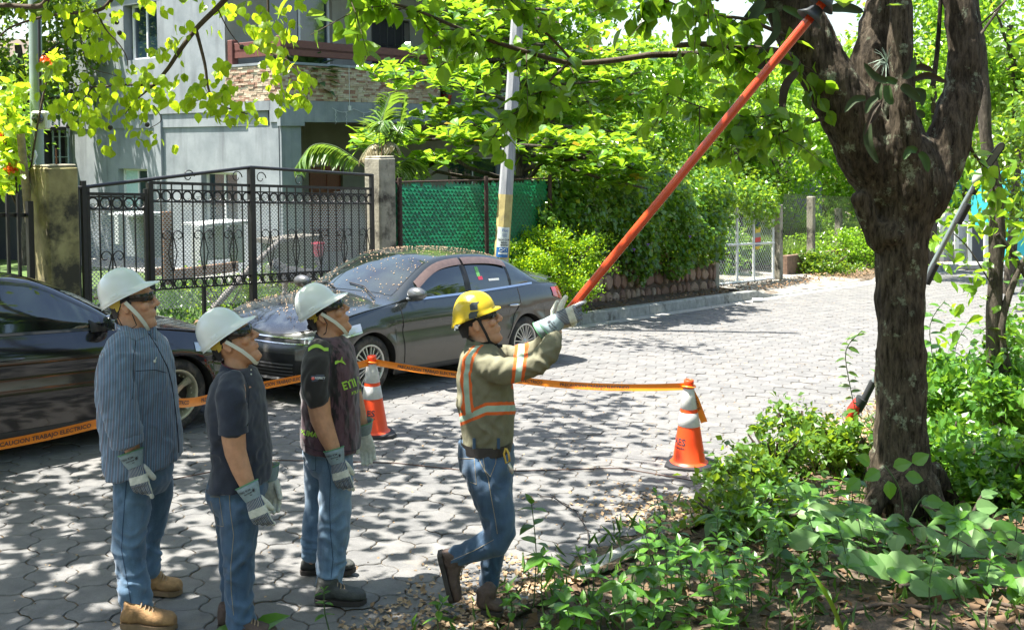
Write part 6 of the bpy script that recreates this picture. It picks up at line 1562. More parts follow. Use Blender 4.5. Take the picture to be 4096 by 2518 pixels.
mb = MB(); P_ = [c+Vector((math.cos(2*math.pi*i/24)*p.px(60), math.sin(2*math.pi*i/24)*.08, .006-.02*math.cos(2*math.pi*i/24))) for i in range(25)]; mb.tube(P_, .003, 4, cap=False); mb.build('collar_tipping', simple('maroon_trim', (.09, .02, .03), .8), sh2)
p.seam(sh2, [(232, 455), (255, 520), (250, 600)], M_SKD, .0015, 'armhole_seam')
for v in (440, 458): mb = MB(); q = p.hit(sh2, 262, v, .003); mb.sphere(q or p.J(262, v, -.05), .0045, 6, 4); mb.build('button', M_STRAPW, sh2)
M_JN2 = denim('mid_jeans', (.05, .09, .145))
tr2 = trousers(p, [(90, 330, 880, .165, 0), (84, 330, 940, .17, 0), (100, 310, 990, .15, 0), (125, 285, 1030, .10, 0)],
 [[(215, 985, -.08, 84), (212, 1080, -.09, 78), (212, 1160, -.09, 72), (212, 1250, -.09, 64), (210, 1350, -.09, 58), (218, 1440, -.09, 60), (226, 1500, -.09, 60)], [(180, 985, .08, 80), (175, 1080, .09, 60), (172, 1200, .10, 44), (178, 1320, .10, 42), (185, 1410, .10, 44)]], M_JN2, 7,
 [((210, 1250, -.15), .10, .007, (.3, 0, 1), 80), ((225, 1430, -.15), .10, .009, (.3, 0, 1), 95), ((240, 980, -.15), .10, .006, (.8, 0, .9), 70)])
p.seam(tr2, [(172, 945), (176, 1020), (190, 1120), (178, 1250), (180, 1350), (190, 1450)], M_THREAD, .0016); p.seam(tr2, [(92, 962), (130, 962), (148, 1085), (122, 1080), (95, 980)], M_THREAD, .0014, 'pocket_stitching')
M_BRN = simple('brown_boot', (.075, .048, .036), .75, var=.25, scale=30, bump=.4); M_SOLE = simple('dark_sole', (.035, .028, .024), .8)
p.boot(None, (185, 1545), (370, 1552), (232, 1490), .10, .15, M_BRN, M_SOLE, None, up=(0, 0, 1)); p.boot(None, (130, 1500), (290, 1505), (180, 1430), .10, .145, M_BRN, M_SOLE, None, up=(0, 0, 1))
p.glove(p.J(268, 968, -.23), p.J(308, 1070, -.23)-p.J(266, 965, -.23), (1, 0, .3), (0, -1, 0), curl=[.35, .5, .6, .65], seed=2, thumb=(.8, .3, -.5), cuffdir=p.J(245, 915, -.22)-p.J(268, 970, -.23), cuffr=(.056, .046))
p.glove(p.J(340, 892, .2), p.J(352, 985, .2)-p.J(340, 880, .2), (1, 0, 0), (0, 1, 0), curl=.45, seed=3, text=False, thumb=(.8, .3, -.5), cuffdir=p.J(328, 830, .2)-p.J(340, 890, .2))
p.glasses(); p.helmet(.24, (-.014, .060), L=.113, Wd=.102, Hh=.130)
p.strap([(-.002, .086, .03), (.02, .082, .0), (.045, .072, -.04), (.062, .052, -.085), (.066, .025, -.122), (.066, 0, -.130)], .018, M_STRAPW); hair(p)
P2_ = p
# man 3: dark football shirt
p = Person(mpB, (333, 592), 'man in a dark maroon football shirt with lime print and white hard hat', hs=1.03)
mb = MB(); p.head(mb, (574, 219), .38)
cap(mb, [(p.J(572, 245, 0), p.px(42)), (p.J(580, 285, 0), p.px(46)), (p.J(580, 330, 0), p.px(54))], 16)
loft(mb, [(p.J(585, v, 0), Vector((p.px(a), 0, 0)), YA*b) for v, a, b in ((320, 60, .10), (370, 80, .18), (500, 90, .16), (740, 90, .14))], 20)
cap(mb, p.chain([(535, 390, -.17, 46), (535, 500, -.21, 48), (541, 580, -.22, 46), (550, 640, -.22, 43), (572, 700, -.22, 38), (598, 760, -.22, 30), (608, 790, -.22, 26)]), 14)
cap(mb, p.chain([(620, 390, .17, 46), (670, 500, .22, 42), (700, 600, .22, 34), (722, 680, .22, 26)]), 12)
for yo, L in ((-.08, [(600, 800, 58), (600, 1050, 44), (590, 1330, 30)]), (.1, [(530, 800, 50), (515, 1000, 42), (510, 1230, 30)])): cap(mb, p.chain([(u, v, yo, r*.42) for u, v, r in L]), 12)
V, F, Nn = solid(mb, .0058, 2); npmesh('body', V, F, SK2, p.e, True)
def fb_ext(t, P, c):
 m = t.N('Mapping', i_Vector=P); m.inputs['Rotation'].default_value = (0, .6, 0); m.inputs['Scale'].default_value = (12, 12, 3.0)
 n = t.noise(m.outputs[0], 1.3, 5, .7); c2 = t.ramp(n, [(.42, (.014, .013, .013)), (.50, (.075, .04, .05)), (.62, (.10, .055, .068))]); return t.mix(t.ramp(t.attr('body'), [(.45, (0, 0, 0)), (.55, (1, 1, 1))]), (.028, .027, .026), c2)
M_FB = t_cloth('football_shirt', (.03, .028, .028), .2, ext=fb_ext)
mb = MB(); S_ = []
for bu, fu, v, hb_ in ((528, 640, 300, .085), (508, 660, 325, .15), (490, 680, 360, .20), (474, 694, 410, .215), (470, 702, 480, .215), (474, 706, 560, .21), (474, 709, 640, .21), (470, 711, 720, .215), (474, 712, 756, .215)): dv = -10*(v-300)/456; a, b = p.J(bu, v+dv, 0), p.J(fu, v-dv*.5, 0); S_.append(((a+b)/2, (b-a)/2, YA*hb_))
loft(mb, S_, 30, 2.3)
cap(mb, p.chain([(540, 365, -.14, 52), (532, 420, -.20, 60), (530, 480, -.22, 60), (534, 548, -.225, 56)]), 18)
cap(mb, p.chain([(620, 365, .14, 52), (650, 440, .20, 56), (670, 520, .22, 52)]), 14)
def bodyattr(V, Nn, d):
 a = np.array(list(p.J(530, 400, -.2))); near = (V[:, 1] < p.J(530, 400, -.125).y) & (V[:, 2] > p.J(530, 575, -.2).z) & (V[:, 0] < p.J(592, 500, -.2).x); return {'body': 1-near.astype(float)}
sh3 = cloth_mesh('football_shirt', mb, M_FB, p.e, .0095, 4, lambda V: fold_band(V, [(p.J(500, 620, -.2), .10, .006, (.5, 0, 1), 70), (p.J(640, 600, -.2), .20, .006, (1, 0, .35), 42), (p.J(520, 500, -.25), .10, .005, (1, 0, 0), 60), (p.J(600, 430, -.2), .08, .005, (1, 0, .8), 70), (p.J(500, 700, -.2), .08, .007, (.3, 0, 1), 70)]), bodyattr, 6)
M_LIME = simple('lime_print', (.30, .52, .05), .7, var=.1)
Q_ = []
for i in range(15):
 u = 497+84*i/14; v0 = 352-18*math.sin(math.pi*min(1, i/11)*.9+.1); Q_.append([p.hit(sh3, u, v0+14*j/3, .004) for j in range(4)])
Q_ = [r for r in Q_ if None not in r]; mb = MB(); mb.grid(Q_, True); mb.build('shoulder_stripe', M_LIME, sh3)
p.decal(sh3, [tri_fan([(508, 464), (535, 461), (536, 486), (512, 490)]), tri_fan([(530, 459), (564, 460), (563, 489), (530, 486)])], simple('badge_blue', (.05, .06, .09), .6), 'sleeve_badge')
p.decal(sh3, [textpoly('RESPECT', 11, 546, 474, -.03)], simple('badge_white', (.6, .62, .62), .6), 'badge_lettering', .004); p.decal(sh3, [tri_fan([(513+7*math.cos(k*.7)+4, 475+7*math.sin(k*.7)) for k in range(9)])], M_REDL, 'badge_disc', .0035)
cat_ = [(608, 404), (618, 401), (628, 402), (634, 400), (635, 388), (638, 386), (639, 400), (646, 408), (653, 418), (650, 419), (640, 409), (630, 409), (622, 409), (616, 412), (610, 418), (607, 414)]
p.decal(sh3, [tri_fan(cat_)], M_LIME, 'leaping_cat_print')
p.decal(sh3, [textpoly('ETIHAD', 46, 700, 490, .32, .8), textpoly('AIRWAYS', 18, 705, 528, .32, .8)], M_LIME, 'lettering', .0035)
p.decal(sh3, [textpoly('PUMA', 30, 498, 703, -.18, .9)], M_LIME, 'waist_lettering', .0035)
p.seam(sh3, [(583, 350), (592, 420), (585, 490), (580, 560)], M_SKD, .0018, 'armhole_seam'); p.seam(sh3, [(478, 748), (530, 772), (600, 780), (680, 772), (708, 764)], M_SKD, .0016, 'hem')
mb = MB(); P_ = []
for i in range(25):
 a = 2*math.pi*i/24; c = p.J(582, 300, 0); P_.append([c+Vector((math.cos(a)*p.px(60), math.sin(a)*.09, -.03-.03*math.cos(a))), c+Vector((math.cos(a)*p.px(52), math.sin(a)*.078, -.008-.03*math.cos(a)))])
mb.grid(P_, True); mb.build('neckband', simple('charcoal_rib', (.03, .03, .034), .9), sh3)
M_JN3 = denim('pale_jeans', (.12, .19, .27))
tr3 = trousers(p, [(478, 690, 730, .16, 0), (478, 686, 780, .165, 0), (495, 672, 830, .15, 0), (520, 650, 870, .10, 0)],
 [[(606, 820, -.08, 76), (610, 900, -.09, 70), (608, 1000, -.09, 67), (602, 1100, -.09, 66), (597, 1200, -.09, 60), (588, 1280, -.09, 56), (588, 1320, -.09, 55)], [(540, 820, .09, 64), (532, 900, .10, 50), (522, 1000, .11, 44), (512, 1100, .11, 40), (508, 1160, .11, 40), (508, 1200, .11, 38)]], M_JN3, 11,
 [((600, 1100, -.15), .10, .008, (.3, 0, 1), 80), ((590, 1270, -.15), .10, .012, (.25, 0, 1), 90), ((510, 1160, .05), .08, .010, (.3, 0, 1), 95), ((620, 830, -.1), .10, .006, (.8, 0, 1), 65)])
p.seam(tr3, [(570, 790), (590, 880), (585, 1000), (590, 1120), (600, 1220), (590, 1310)], M_SEAMD, .0018); p.seam(tr3, [(488, 820), (505, 850), (528, 855), (528, 790)], M_SEAMD, .0014, 'pocket_stitching')
M_BLKB = simple('charcoal_boot', (.045, .047, .042), .7, var=.3, scale=30, bump=.4)
p.boot(None, (528, 1388), (735, 1398), (585, 1318), .11, .15, M_BLKB, M_SOLE, None, up=(0, 0, 1)); p.boot(None, (468, 1272), (690, 1270), (512, 1212), .10, .14, M_BLKB, M_SOLE, None, up=(0, 0, 1))
p.glove(p.J(616, 820, -.23), p.J(646, 920, -.23)-p.J(616, 820, -.23), (1, 0, .2), (0, -1, 0), curl=[.2, .35, .45, .5], seed=4, thumb=(.8, .3, -.5), cuffdir=p.J(602, 762, -.22)-p.J(616, 820, -.23), cuffr=(.054, .046))
p.glove(p.J(728, 700, .22), p.J(742, 785, .22)-p.J(726, 700, .22), (-1, 0, 0), (0, 1, 0), curl=.25, seed=5, text=False, thumb=(.8, .3, -.5), cuffdir=p.J(716, 640, .2)-p.J(728, 700, .22))
p.glasses(); p.helmet(.20, (-.014, .060), L=.111, Wd=.102, Hh=.130)
p.strap([(-.002, .086, .03), (.02, .082, .0), (.045, .072, -.04), (.062, .052, -.085), (.066, .025, -.122), (.066, 0, -.130)], .018, M_STRAPW); hair(p)
mb = MB(); mb.tube([p.H(.0, -.082, .02), p.H(.005, -.082, -.03), p.H(-.02, -.075, -.07), p.H(-.06, -.04, -.085)], .0025, 5); mb.build('helmet_cord', M_STRAPB, p.e)
# man 4: lineman with the pole
p = Person(mpC, (488, 607), 'man in olive hi-vis shirt and yellow helmet standing on one leg raising the pole', hs=1.04)
mb = MB(); p.head(mb, (334, 206), .26)
cap(mb, [(p.J(335, 235, 0), p.px(44)), (p.J(345, 270, 0), p.px(48)), (p.J(345, 310, 0), p.px(56))], 16)
loft(mb, [(p.J(365, v, 0), Vector((p.px(a), 0, 0)), YA*b) for v, a, b in ((310, 60, .10), (360, 85, .18), (500, 95, .15), (720, 90, .14))], 20)
cap(mb, p.chain([(350, 385, -.16, 34), (460, 405, -.22, 34), (590, 378, -.24, 30), (645, 292, -.19, 26), (672, 240, -.15, 20)]), 12)
cap(mb, p.chain([(400, 365, .16, 30), (480, 360, .18, 26), (550, 345, .14, 24), (600, 305, .08, 22), (635, 262, .03, 20)]), 12)
cap(mb, p.chain([(360, 810, -.09, 40), (402, 950, -.11, 34), (430, 1105, -.12, 30), (340, 1160, -.12, 25), (230, 1205, -.10, 20)]), 12)
cap(mb, p.chain([(390, 800, .09, 40), (410, 1000, .10, 34), (400, 1150, .08, 28), (378, 1350, .06, 20)]), 12)
V, F, Nn = solid(mb, .0058, 2); npmesh('body', V, F, SK1, p.e, True)
t = NT('hi_vis_shirt'); Pq = t.geo(); base_ = t.ramp(t.noise(Pq, 9, 5), [(.3, (.15, .145, .095)), (.7, (.20, .19, .13))])
bd = t.attr('band'); rgb_ = t.ramp(bd, [(0, (.32, .42, .33)), (.42, (.42, .52, .42)), (.43, (.62, .12, .03)), (.9, (.62, .12, .03)), (.91, (0, 0, 0))], 'CONSTANT'); msk = t.ramp(bd, [(0, (1, 1, 1)), (.905, (0, 0, 0))], 'CONSTANT')
wv = t.noise(Pq, 260, 2); t.bsdf(t.mix(.3, t.mix(msk, base_, rgb_), t.ramp(wv, [(.3, (.7,)*3), (.7, (1.3,)*3)]), 'MULTIPLY'), .88, spec=.2, normal=t.bump(wv, .25, .002)); M_HV = t.m
mb = MB(); S_ = []
for bu, fu, v, hb_ in ((292, 402, 282, .085), (272, 425, 305, .15), (258, 445, 335, .20), (250, 462, 380, .215), (244, 478, 440, .21), (246, 486, 510, .205), (254, 488, 570, .20), (262, 486, 630, .195), (264, 480, 690, .18), (264, 478, 712, .175)): a, b = p.J(bu, v, 0), p.J(fu, v, 0); S_.append(((a+b)/2, (b-a)/2, YA*hb_))
loft(mb, S_, 30, 2.3)
cap(mb, p.chain([(330, 375, -.14, 54), (385, 400, -.19, 58), (450, 405, -.21, 56), (520, 396, -.225, 53), (580, 374, -.23, 50), (625, 332, -.215, 46), (645, 292, -.19, 42), (660, 256, -.16, 34)]), 18)
cap(mb, p.chain([(400, 345, .14, 56), (480, 348, .18, 50), (550, 335, .14, 46), (600, 300, .08, 42), (632, 262, .03, 34)]), 16)
def hv(V, Nn, d):
 def inv(P): # world -> zoom pixels
  q = P-np.array(list(CAMP)); z = q @ np.array(list(FW)); x = PX+FPX*(q @ np.array(list(RC)))/z; y = PY-FPX*(q @ np.array(list(UC)))/z; return (x*4-1600)*1.066, (y*4-1100)*1.066
 u, v = inv(V); out = np.full(len(V), 1.)
 arm = (u > 430) & (v < 480) & (u > 430+(v-480)*-.0); yc = p.J(400, 400, -.05).y
 dd = np.abs(u-(508-(v-400)*.12))/28.; near = (u > 462)&(v < 482); out = np.where(near & (dd < 1), dd*.9, out)
 wv_ = np.where(u > 370, 567-(u-370)*.02, 567+(370-u)*.42); dd = np.abs(v-wv_)/27.; out = np.where((V[:, 1] < 99)&(dd < 1)&(v > 500), dd*.9, out)
 bu_ = np.interp(v, [290, 310, 350, 420, 500, 560, 620], [345, 318, 294, 281, 284, 292, 300]); dd = np.abs(u-bu_)/23.; m = (dd < 1)&(v < wv_-10)&(u < 372)&(v > 296)&(V[:, 1] < p.J(300, 400, .02).y); out = np.where(m, dd*.9, out)
 return {'band': out}
sh4 = cloth_mesh('work_shirt', mb, M_HV, p.e, .0088, 3, lambda V: fold_band(V, [(p.J(600, 365, -.28), .09, .009, (.7, 0, .9), 85), (p.J(640, 300, -.25), .06, .007, (.3, 0, 1), 110), (p.J(400, 400, -.2), .13, .008, (.35, 0, 1), 60), (p.J(430, 650, -.2), .14, .008, (1, 0, .12), 55), (p.J(270, 560, -.1), .08, .010, (.3, 0, 1), 60), (p.J(340, 640, -.15), .12, .006, (1, 0, -.3), 50), (p.J(520, 350, .1), .1, .008, (.9, 0, .3), 80)]), hv, 8)
mb = MB(); P_ = []
for i in range(25):
 a = 2*math.pi*i/24; c = p.J(346, 280, 0); P_.append([c+Vector((math.cos(a)*p.px(66), math.sin(a)*.095, -.035-.02*math.cos(a))), c+Vector((math.cos(a)*p.px(58), math.sin(a)*.082, .008-.025*math.cos(a)))])
mb.grid(P_, True); mb.build('collar', simple('olive_collar', (.12, .13, .085), .9), sh4)
M_JN4 = denim('work_jeans', (.042, .078, .13))
tr4 = trousers(p, [(250, 482, 706, .165, 0), (244, 487, 750, .17, 0), (252, 486, 810, .165, 0), (280, 482, 860, .15, 0)],
 [[(360, 810, -.08, 100), (380, 880, -.10, 96), (402, 960, -.11, 84), (420, 1040, -.12, 72), (432, 1100, -.12, 62), (410, 1135, -.12, 58), (340, 1160, -.12, 52), (280, 1185, -.11, 46), (232, 1203, -.10, 42)], [(400, 820, .09, 84), (412, 950, .10, 74), (412, 1050, .10, 66), (402, 1150, .08, 52), (390, 1240, .07, 46), (382, 1300, .06, 43), (378, 1322, .06, 43)]], M_JN4, 13,
 [((400, 1100, -.18), .10, .009, (1, 0, .4), 70), ((250, 1195, -.15), .07, .009, (1, 0, -.35), 100), ((390, 1280, .0), .08, .010, (.2, 0, 1), 95), ((380, 850, -.15), .12, .007, (.6, 0, 1), 60), ((460, 900, -.1), .10, .006, (.6, 0, -1), 60)])
p.seam(tr4, [(318, 740), (345, 800), (375, 860), (390, 950), (408, 1050), (415, 1100)], M_THREAD, .0018); p.seam(tr4, [(248, 780), (316, 780), (326, 890), (300, 880)], M_THREAD, .0016, 'pocket_stitching'); p.seam(tr4, [(350, 745), (362, 830), (385, 858), (408, 800), (412, 745)], M_THREAD, .0016, 'front_pocket'); p.seam(tr4, [(400, 1125), (320, 1170), (215, 1215)], M_THREAD, .0014)
mb = MB(); secs = [(p.J(370.5, v, 0), Vector((p.px(112), 0, 0)), YA*.182) for v in (693, 735)]; P_ = [[Vector(c)+A*math.copysign(abs(math.cos(a))**.87, math.cos(a))+B*math.copysign(abs(math.sin(a))**.87, math.sin(a)) for c, A, B in secs] for a in (2*math.pi*i/40 for i in range(41))]; mb.grid(P_, True); mb.build('belt', simple('black_leather', (.02, .018, .017), .5, bump=.2), p.e)
for u in (316, 420): mb = MB(); q = p.J(u, 716, -.183); mb.box(q, (.016, .006, .055), None, .002); mb.build('belt_loop', M_JN4, p.e)
kb = empty('belt_tools', p.J(452, 735, -.14)); kb.parent = p.e; kb.matrix_local = wm(p.e).inverted() @ Matrix.Translation(p.J(452, 735, -.14)); WM[kb.name] = Matrix.Translation(p.J(452, 735, -.14))
mb = MB(); mb.tube([p.J(450, 735, -.18), p.J(443, 760, -.19), p.J(452, 800, -.19), p.J(468, 790, -.19), p.J(462, 755, -.19), p.J(453, 738, -.18)], .006, 6); mb.build('brass_carabiner', simple('brass', (.45, .30, .06), .35, metal=.7), kb)
mb = MB(); mb.tube([p.J(462, 800, -.18), p.J(474, 830, -.18), p.J(478, 845, -.18)], [.008, .014, .006], 8); mb.build('key_bunch', M_ALLOY, kb)
b4 = p.boot(None, (160, 1180), (215, 1395), (222, 1215), .11, .15, M_BRN, M_SOLE, -.10, up=(1, 0, .25)); b5 = p.boot(None, (345, 1432), (440, 1440), (378, 1345), .10, .15, M_BRN, M_SOLE, None, up=(0, 0, 1))
pol0 = AT(568.5, 311, p.D-.10); pol1 = AT(826.5, -2, p.D-.22); pd = (pol1-pol0).normalized()
perp = Vector((pd.z, 0, -pd.x)).normalized()   # to the lower right of the pole
hw_ = p.J(698, 222, -.19)
wq = AT(559, 319, p.D-.145)
p.glove(wq, (.93, .03, .32), (-.3, 0, .95), (0, -1, .05), curl=[.35, 1.0, 1.1, 1.15], seed=6, thumb=(.45, .8, .0), cuffdir=(-.70, .06, -.68), cuffr=(.064, .058), cufflen=.09)
p.glove(AT(553, 323, p.D-.035), (.9, -.05, .3), (-.3, 0, .95), (0, 1, 0), curl=[1.0, 1.1, 1.1, 1.1], seed=7, text=False, thumb=(.3, .9, -.1), cuffdir=(-.80, .12, -.58), cuffr=(.062, .056), cufflen=.09)
p.glasses(); p.helmet(-.16, (-.018, .052), True, L=.113, Wd=.101, Hh=.116)
for z0, z1, x0, x1 in ((.072, .035, -.01, .028), (.028, -.006, -.02, .022), (-.03, -.055, -.10, -.078)):
 for q in (-1,):
  mb = MB(); P_ = []
  bvh = p.bv(p.hm); pts = []
  for i in range(4):
   row = []
   for j in range(4):
    x = x0+(x1-x0)*i/3+(.012 if j in (0,) else 0); z = z0+(z1-z0)*j/3; o_ = p.E(x, -.3, z); r = bvh.ray_cast(o_, p.hl); row.append((r[0] if r[0] is not None else p.E(x, -.1, z))-p.hl*.0015)
   P_.append(row)
  mb.grid(P_, False); mb.build('grey_patch', simple('grey_sticker', (.045, .055, .06), .6), p.hm)
hair(p)
p.strap([(.01, .083, .045), (.02, .080, .0), (.03, .074, -.05), (.035, .066, -.09), (.055, .04, -.122), (.062, 0, -.130)], .014, M_STRAPB)
p.strap([(-.07, .07, -.04), (-.04, .073, -.07), (.0, .07, -.09), (.035, .066, -.095)], .013, M_STRAPB, 'nape_strap')
mb = MB(); mb.box(p.H(.075, -.01, -.135), (.03, .02, .014)); mb.build('strap_buckle', M_STRAPB, p.e)
P4 = p
# the long orange pole with rain shields
st = empty('hot_stick', pol0, label='long orange fibreglass pole with two black cone shields held up into the tree', cat='pole')
t = NT('orange_fibreglass'); Pq = t.geo(); t.bsdf(t.ramp(t.noise(Pq, 14, 4), [(.3, (.42, .038, .010)), (.7, (.58, .062, .014))]), .22, coat=.6); M_STK = t.m
tip = pol0+pd*3.6
mb = MB(); mb.tube([pol0-pd*.07, tip], .0235, 16); mb.build('shaft', M_STK, st)
M_SHD = simple('rubber_shield', (.03, .034, .04), .45, var=.15)
RS = pd.to_track_quat('Z', 'Y').to_matrix()
for x, y in ((811, 17), (823, 4)):
 L_ = min((k*.01 for k in range(420)), key=lambda d: abs((lambda q: PX+FPX*q.dot(RC)/q.dot(FW))(pol0+pd*d-CAMP)-x))
 mb = MB(); c = pol0+pd*L_; mb.lathe([(.024, .06), (.03, .055), (.045, .02), (.075, -.015), (.071, -.016), (.04, .016), (.024, .03)], 24, c, RS); mb.build('rain_shield', M_SHD, st)
mb = MB(); mb.tube([tip, tip+pd*.12], .03, 12); mb.build('head_fitting', M_ALLOY, st)
# TREES AND PLANTS
NG = np.random.default_rng
M_LNEAR = leafmat('hanging_leaf', (.10, .19, .008), (.20, .33, .014), (.66, .90, .03), .6, .35)
M_LBIG = leafmat('broad_leaf', (.05, .13, .008), (.12, .25, .015), (.42, .70, .03), .5, .35)
M_LALM = leafmat('sea_almond_leaf', (.03, .10, .012), (.12, .26, .03), (.40, .64, .03), .42, .2, .9, (.45, .14, .01))
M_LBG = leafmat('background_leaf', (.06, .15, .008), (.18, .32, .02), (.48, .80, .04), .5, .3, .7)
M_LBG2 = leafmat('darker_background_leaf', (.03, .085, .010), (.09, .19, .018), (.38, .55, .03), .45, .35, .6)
M_LVINE = leafmat('vine_leaf', (.03, .10, .012), (.11, .24, .03), (.45, .68, .03), .42, .28, .7, (.42, .40, .03))
M_LFINE = leafmat('golden_shrub_leaf', (.08, .19, .006), (.19, .37, .012), (.62, .85, .02), .45, .4)
M_LPL = leafmat('seedling_leaf', (.028, .10, .010), (.085, .215, .022), (.32, .60, .04), .4, .35, .6)
M_LPALE = leafmat('pale_underside_leaf', (.085, .185, .055), (.17, .30, .10), (.30, .52, .08), .35, .5, .4)
M_LCAN = leafmat('canopy_leaf', (.04, .10, .012), (.09, .19, .02), (.30, .45, .03), .4, .4)
def bark(name, c1, c2, lich, lt=.62):
 t = NT(name); P = t.geo(); m = t.N('Mapping', i_Vector=P); m.inputs['Scale'].default_value = (22, 22, 5)
 f = t.noise(m.outputs[0], 1.6, 7, .7); c = t.ramp(f, [(.35, c1), (.62, c2)])
 c = t.mix(t.ramp(t.noise(P, 7, 7, .75), [(lt, (0, 0, 0)), (lt+.06, (.8,)*3)]), c, lich)
 c = t.mix(t.ramp(t.noise(P, 3, 4), [(.5, (0, 0, 0)), (.7, (.6,)*3)]), c, tuple(x*.5 for x in c1)); t.bsdf(c, .92, spec=.2, normal=t.bump(f, 1.0, .03)); return t.m
M_BARK = bark('rough_bark', (.013, .010, .006), (.115, .092, .064), (.27, .31, .21), .575); M_BARK2 = bark('grey_bark', (.035, .030, .024), (.13, .11, .085), (.22, .23, .19))
M_TWIG = simple('twig_bark', (.07, .05, .035), .9, var=.4, scale=40, bump=.4); M_STEM = simple('green_stem', (.06, .10, .03), .7)
K1 = lambda u, v: ((u/1.757)/4, (v/1.757)/4); K2 = lambda u, v: ((1200+u/1.757)/4, (v/1.757)/4); K3 = lambda u, v: ((2700+u/1.758)/4, (v/1.758)/4)
def dd(x, y): return x/2.402, y/2.402
# the big tree
TB = G(904, 506); TD = DEP(TB)
big = empty('street_tree', TB, label='big dark forked street tree with lichen-spotted bark standing at the right', cat='tree')
def TP(x, y, yo=0.): X, Y = dd(x, y); return AT(X, Y, TD+yo)
tpx = TD/FPX
mb = MB()
ch = lambda L: cap(mb, [(TP(x, y, yo), r*tpx*.87) for x, y, yo, r in L], 18)
ch([(2178, 1260, 0, 34), (2174, 1180, 0, 31), (2168, 1080, 0, 29.5), (2164, 960, 0, 28), (2162, 820, 0, 26.5), (2162, 680, 0, 26.5), (2164, 580, 0, 29), (2170, 500, 0, 34), (2176, 440, 0, 40), (2170, 390, 0, 42)])
ch([(2130, 440, 0, 34), (2080, 350, -.03, 35), (2030, 260, -.06, 33), (1975, 165, -.08, 31), (1925, 70, -.1, 29), (1870, -40, -.12, 26), (1800, -180, -.15, 22)])
ch([(2180, 380, .05, 32), (2120, 260, .08, 30), (2100, 150, .1, 29), (2125, 40, .12, 25), (2150, -100, .15, 21)])
ch([(2180, 430, -.12, 22), (2170, 310, -.24, 15), (2165, 160, -.27, 13.5), (2163, 0, -.27, 12.5), (2160, -160, -.25, 11)])
ch([(2215, 470, .02, 30), (2262, 385, .04, 26), (2290, 300, .05, 23), (2318, 210, .06, 20), (2322, 110, .06, 18), (2300, 0, .06, 17), (2290, -140, .1, 15)])
ch([(2112, 580, -.05, 12), (2088, 530, -.08, 11), (2070, 478, -.1, 12)])
for x, y, yo, r, x2, y2, yo2 in ((2130, 1150, -.1, 16, 2085, 1250, -.25), (2220, 1160, -.1, 16, 2265, 1240, -.2), (2180, 1150, -.15, 16, 2165, 1270, -.35), (2235, 1130, .1, 14, 2290, 1200, .2), (2120, 1100, .05, 14, 2090, 1190, .1)): ch([(x, y, yo, r), ((x+x2)/2, (y+y2)/2, (yo+yo2)/2, r*.8), (x2, y2, yo2, r*.55)])
for x, y, r in ((2140, 560, 12),): mb.sphere(TP(x, y, -.12), r*tpx*1.2, 10, 8)
V, F, Nn = solid(mb, .016, 3); q = V.copy(); ang = np.arctan2(q[:, 1]-TB.y, q[:, 0]-TB.x)
d = .010*vfbm(q*np.array([1, 1, .22]), 26, 3, 2)+.018*vfbm(q, 5, 2, 8); V = V+Nn*d[:, None]; npmesh('trunk', V, F, M_BARK, big, True)
def limb(pts, r0, r1, name='branch', mat=M_BARK, parent=None, px=None):
 mb = MB(); n = len(pts); mb.tube(pts, [r0+(r1-r0)*i/(n-1) for i in range(n)], 7); return mb.build(name, mat, parent or big)
def smooth(pts, k=4):
 out = []
 for i in range(len(pts)-1):
  p0 = pts[max(i-1, 0)]; p1 = pts[i]; p2 = pts[i+1]; p3 = pts[min(i+2, len(pts)-1)]
  for j in range(k):
   t_ = j/k; out.append(.5*((2*p1)+(p2-p0)*t_+(2*p0-5*p1+4*p2-p3)*t_*t_+(3*p1-p0-3*p2+p3)*t_**3))
 return out+[pts[-1]]
LP, LD, LN, LS = [], [], [], []
def spray(pts, n, sz, rad, g, hang=.7, store=None):
 """leaves in two ranks along a twig, drooping"""
 S_ = store; L = len(pts)
 for i in range(n):
  t_ = g.random()*(L-1); k = min(int(t_), L-2); p = pts[k].lerp(pts[k+1], t_-k)+Vector(g.normal(size=3))*rad*.4; ax_ = (pts[k+1]-pts[k]).normalized()
  d = Vector(g.normal(size=3))*.8+ax_*.5+Vector((0, 0, -hang)); d.normalize(); S_[0].append(list(p)); S_[1].append(list(d)); n_ = Vector((0, 0, 1))+Vector(g.normal(size=3))*.7; S_[2].append(list(n_)); S_[3].append(sz*g.uniform(.55, 1.15))
def sub_twigs(pts, k, ln, g, r=.004, droop=.3):
 out = []
 for i in range(k):
  t_ = g.uniform(.25, 1)*(len(pts)-1); j = min(int(t_), len(pts)-2); p = pts[j].lerp(pts[j+1], t_-j); d = (pts[j+1]-pts[j]).normalized()*.5+Vector(g.normal(size=3))*.7; d.z -= droop; d.normalize()
  L = ln*g.uniform(.5, 1.2); out.append([p, p+d*L*.5, p+d*L+Vector((0, 0, -droop*L*.4))])
 return out
st2 = ([], [], [], [])
g = NG(21); bigst = ([], [], [], [])
def branch_line(K, uv, dep0, dep1, r0, r1, nl, sz, k_tw=8, tl=.35, store=None, tw_leaf=7, hang=.6, name='branch'):
 n = len(uv); pts = smooth([AT(*K(*p), dep0+(dep1-dep0)*i/(n-1)) for i, p in enumerate(uv)]); limb(pts, r0, r1, name, M_TWIG)
 S_ = store if store is not None else bigst
 tws = sub_twigs(pts, k_tw, tl, g)
 mb = MB()
 for t_ in tws: mb.tube(t_, [.005, .003, .0015], 4); spray(t_, tw_leaf, sz, .03, g, hang, S_)
 if tws: mb.build('twigs', M_TWIG, big, kind='stuff')
 spray(pts[len(pts)//3:], nl, sz, .05, g, hang, S_)
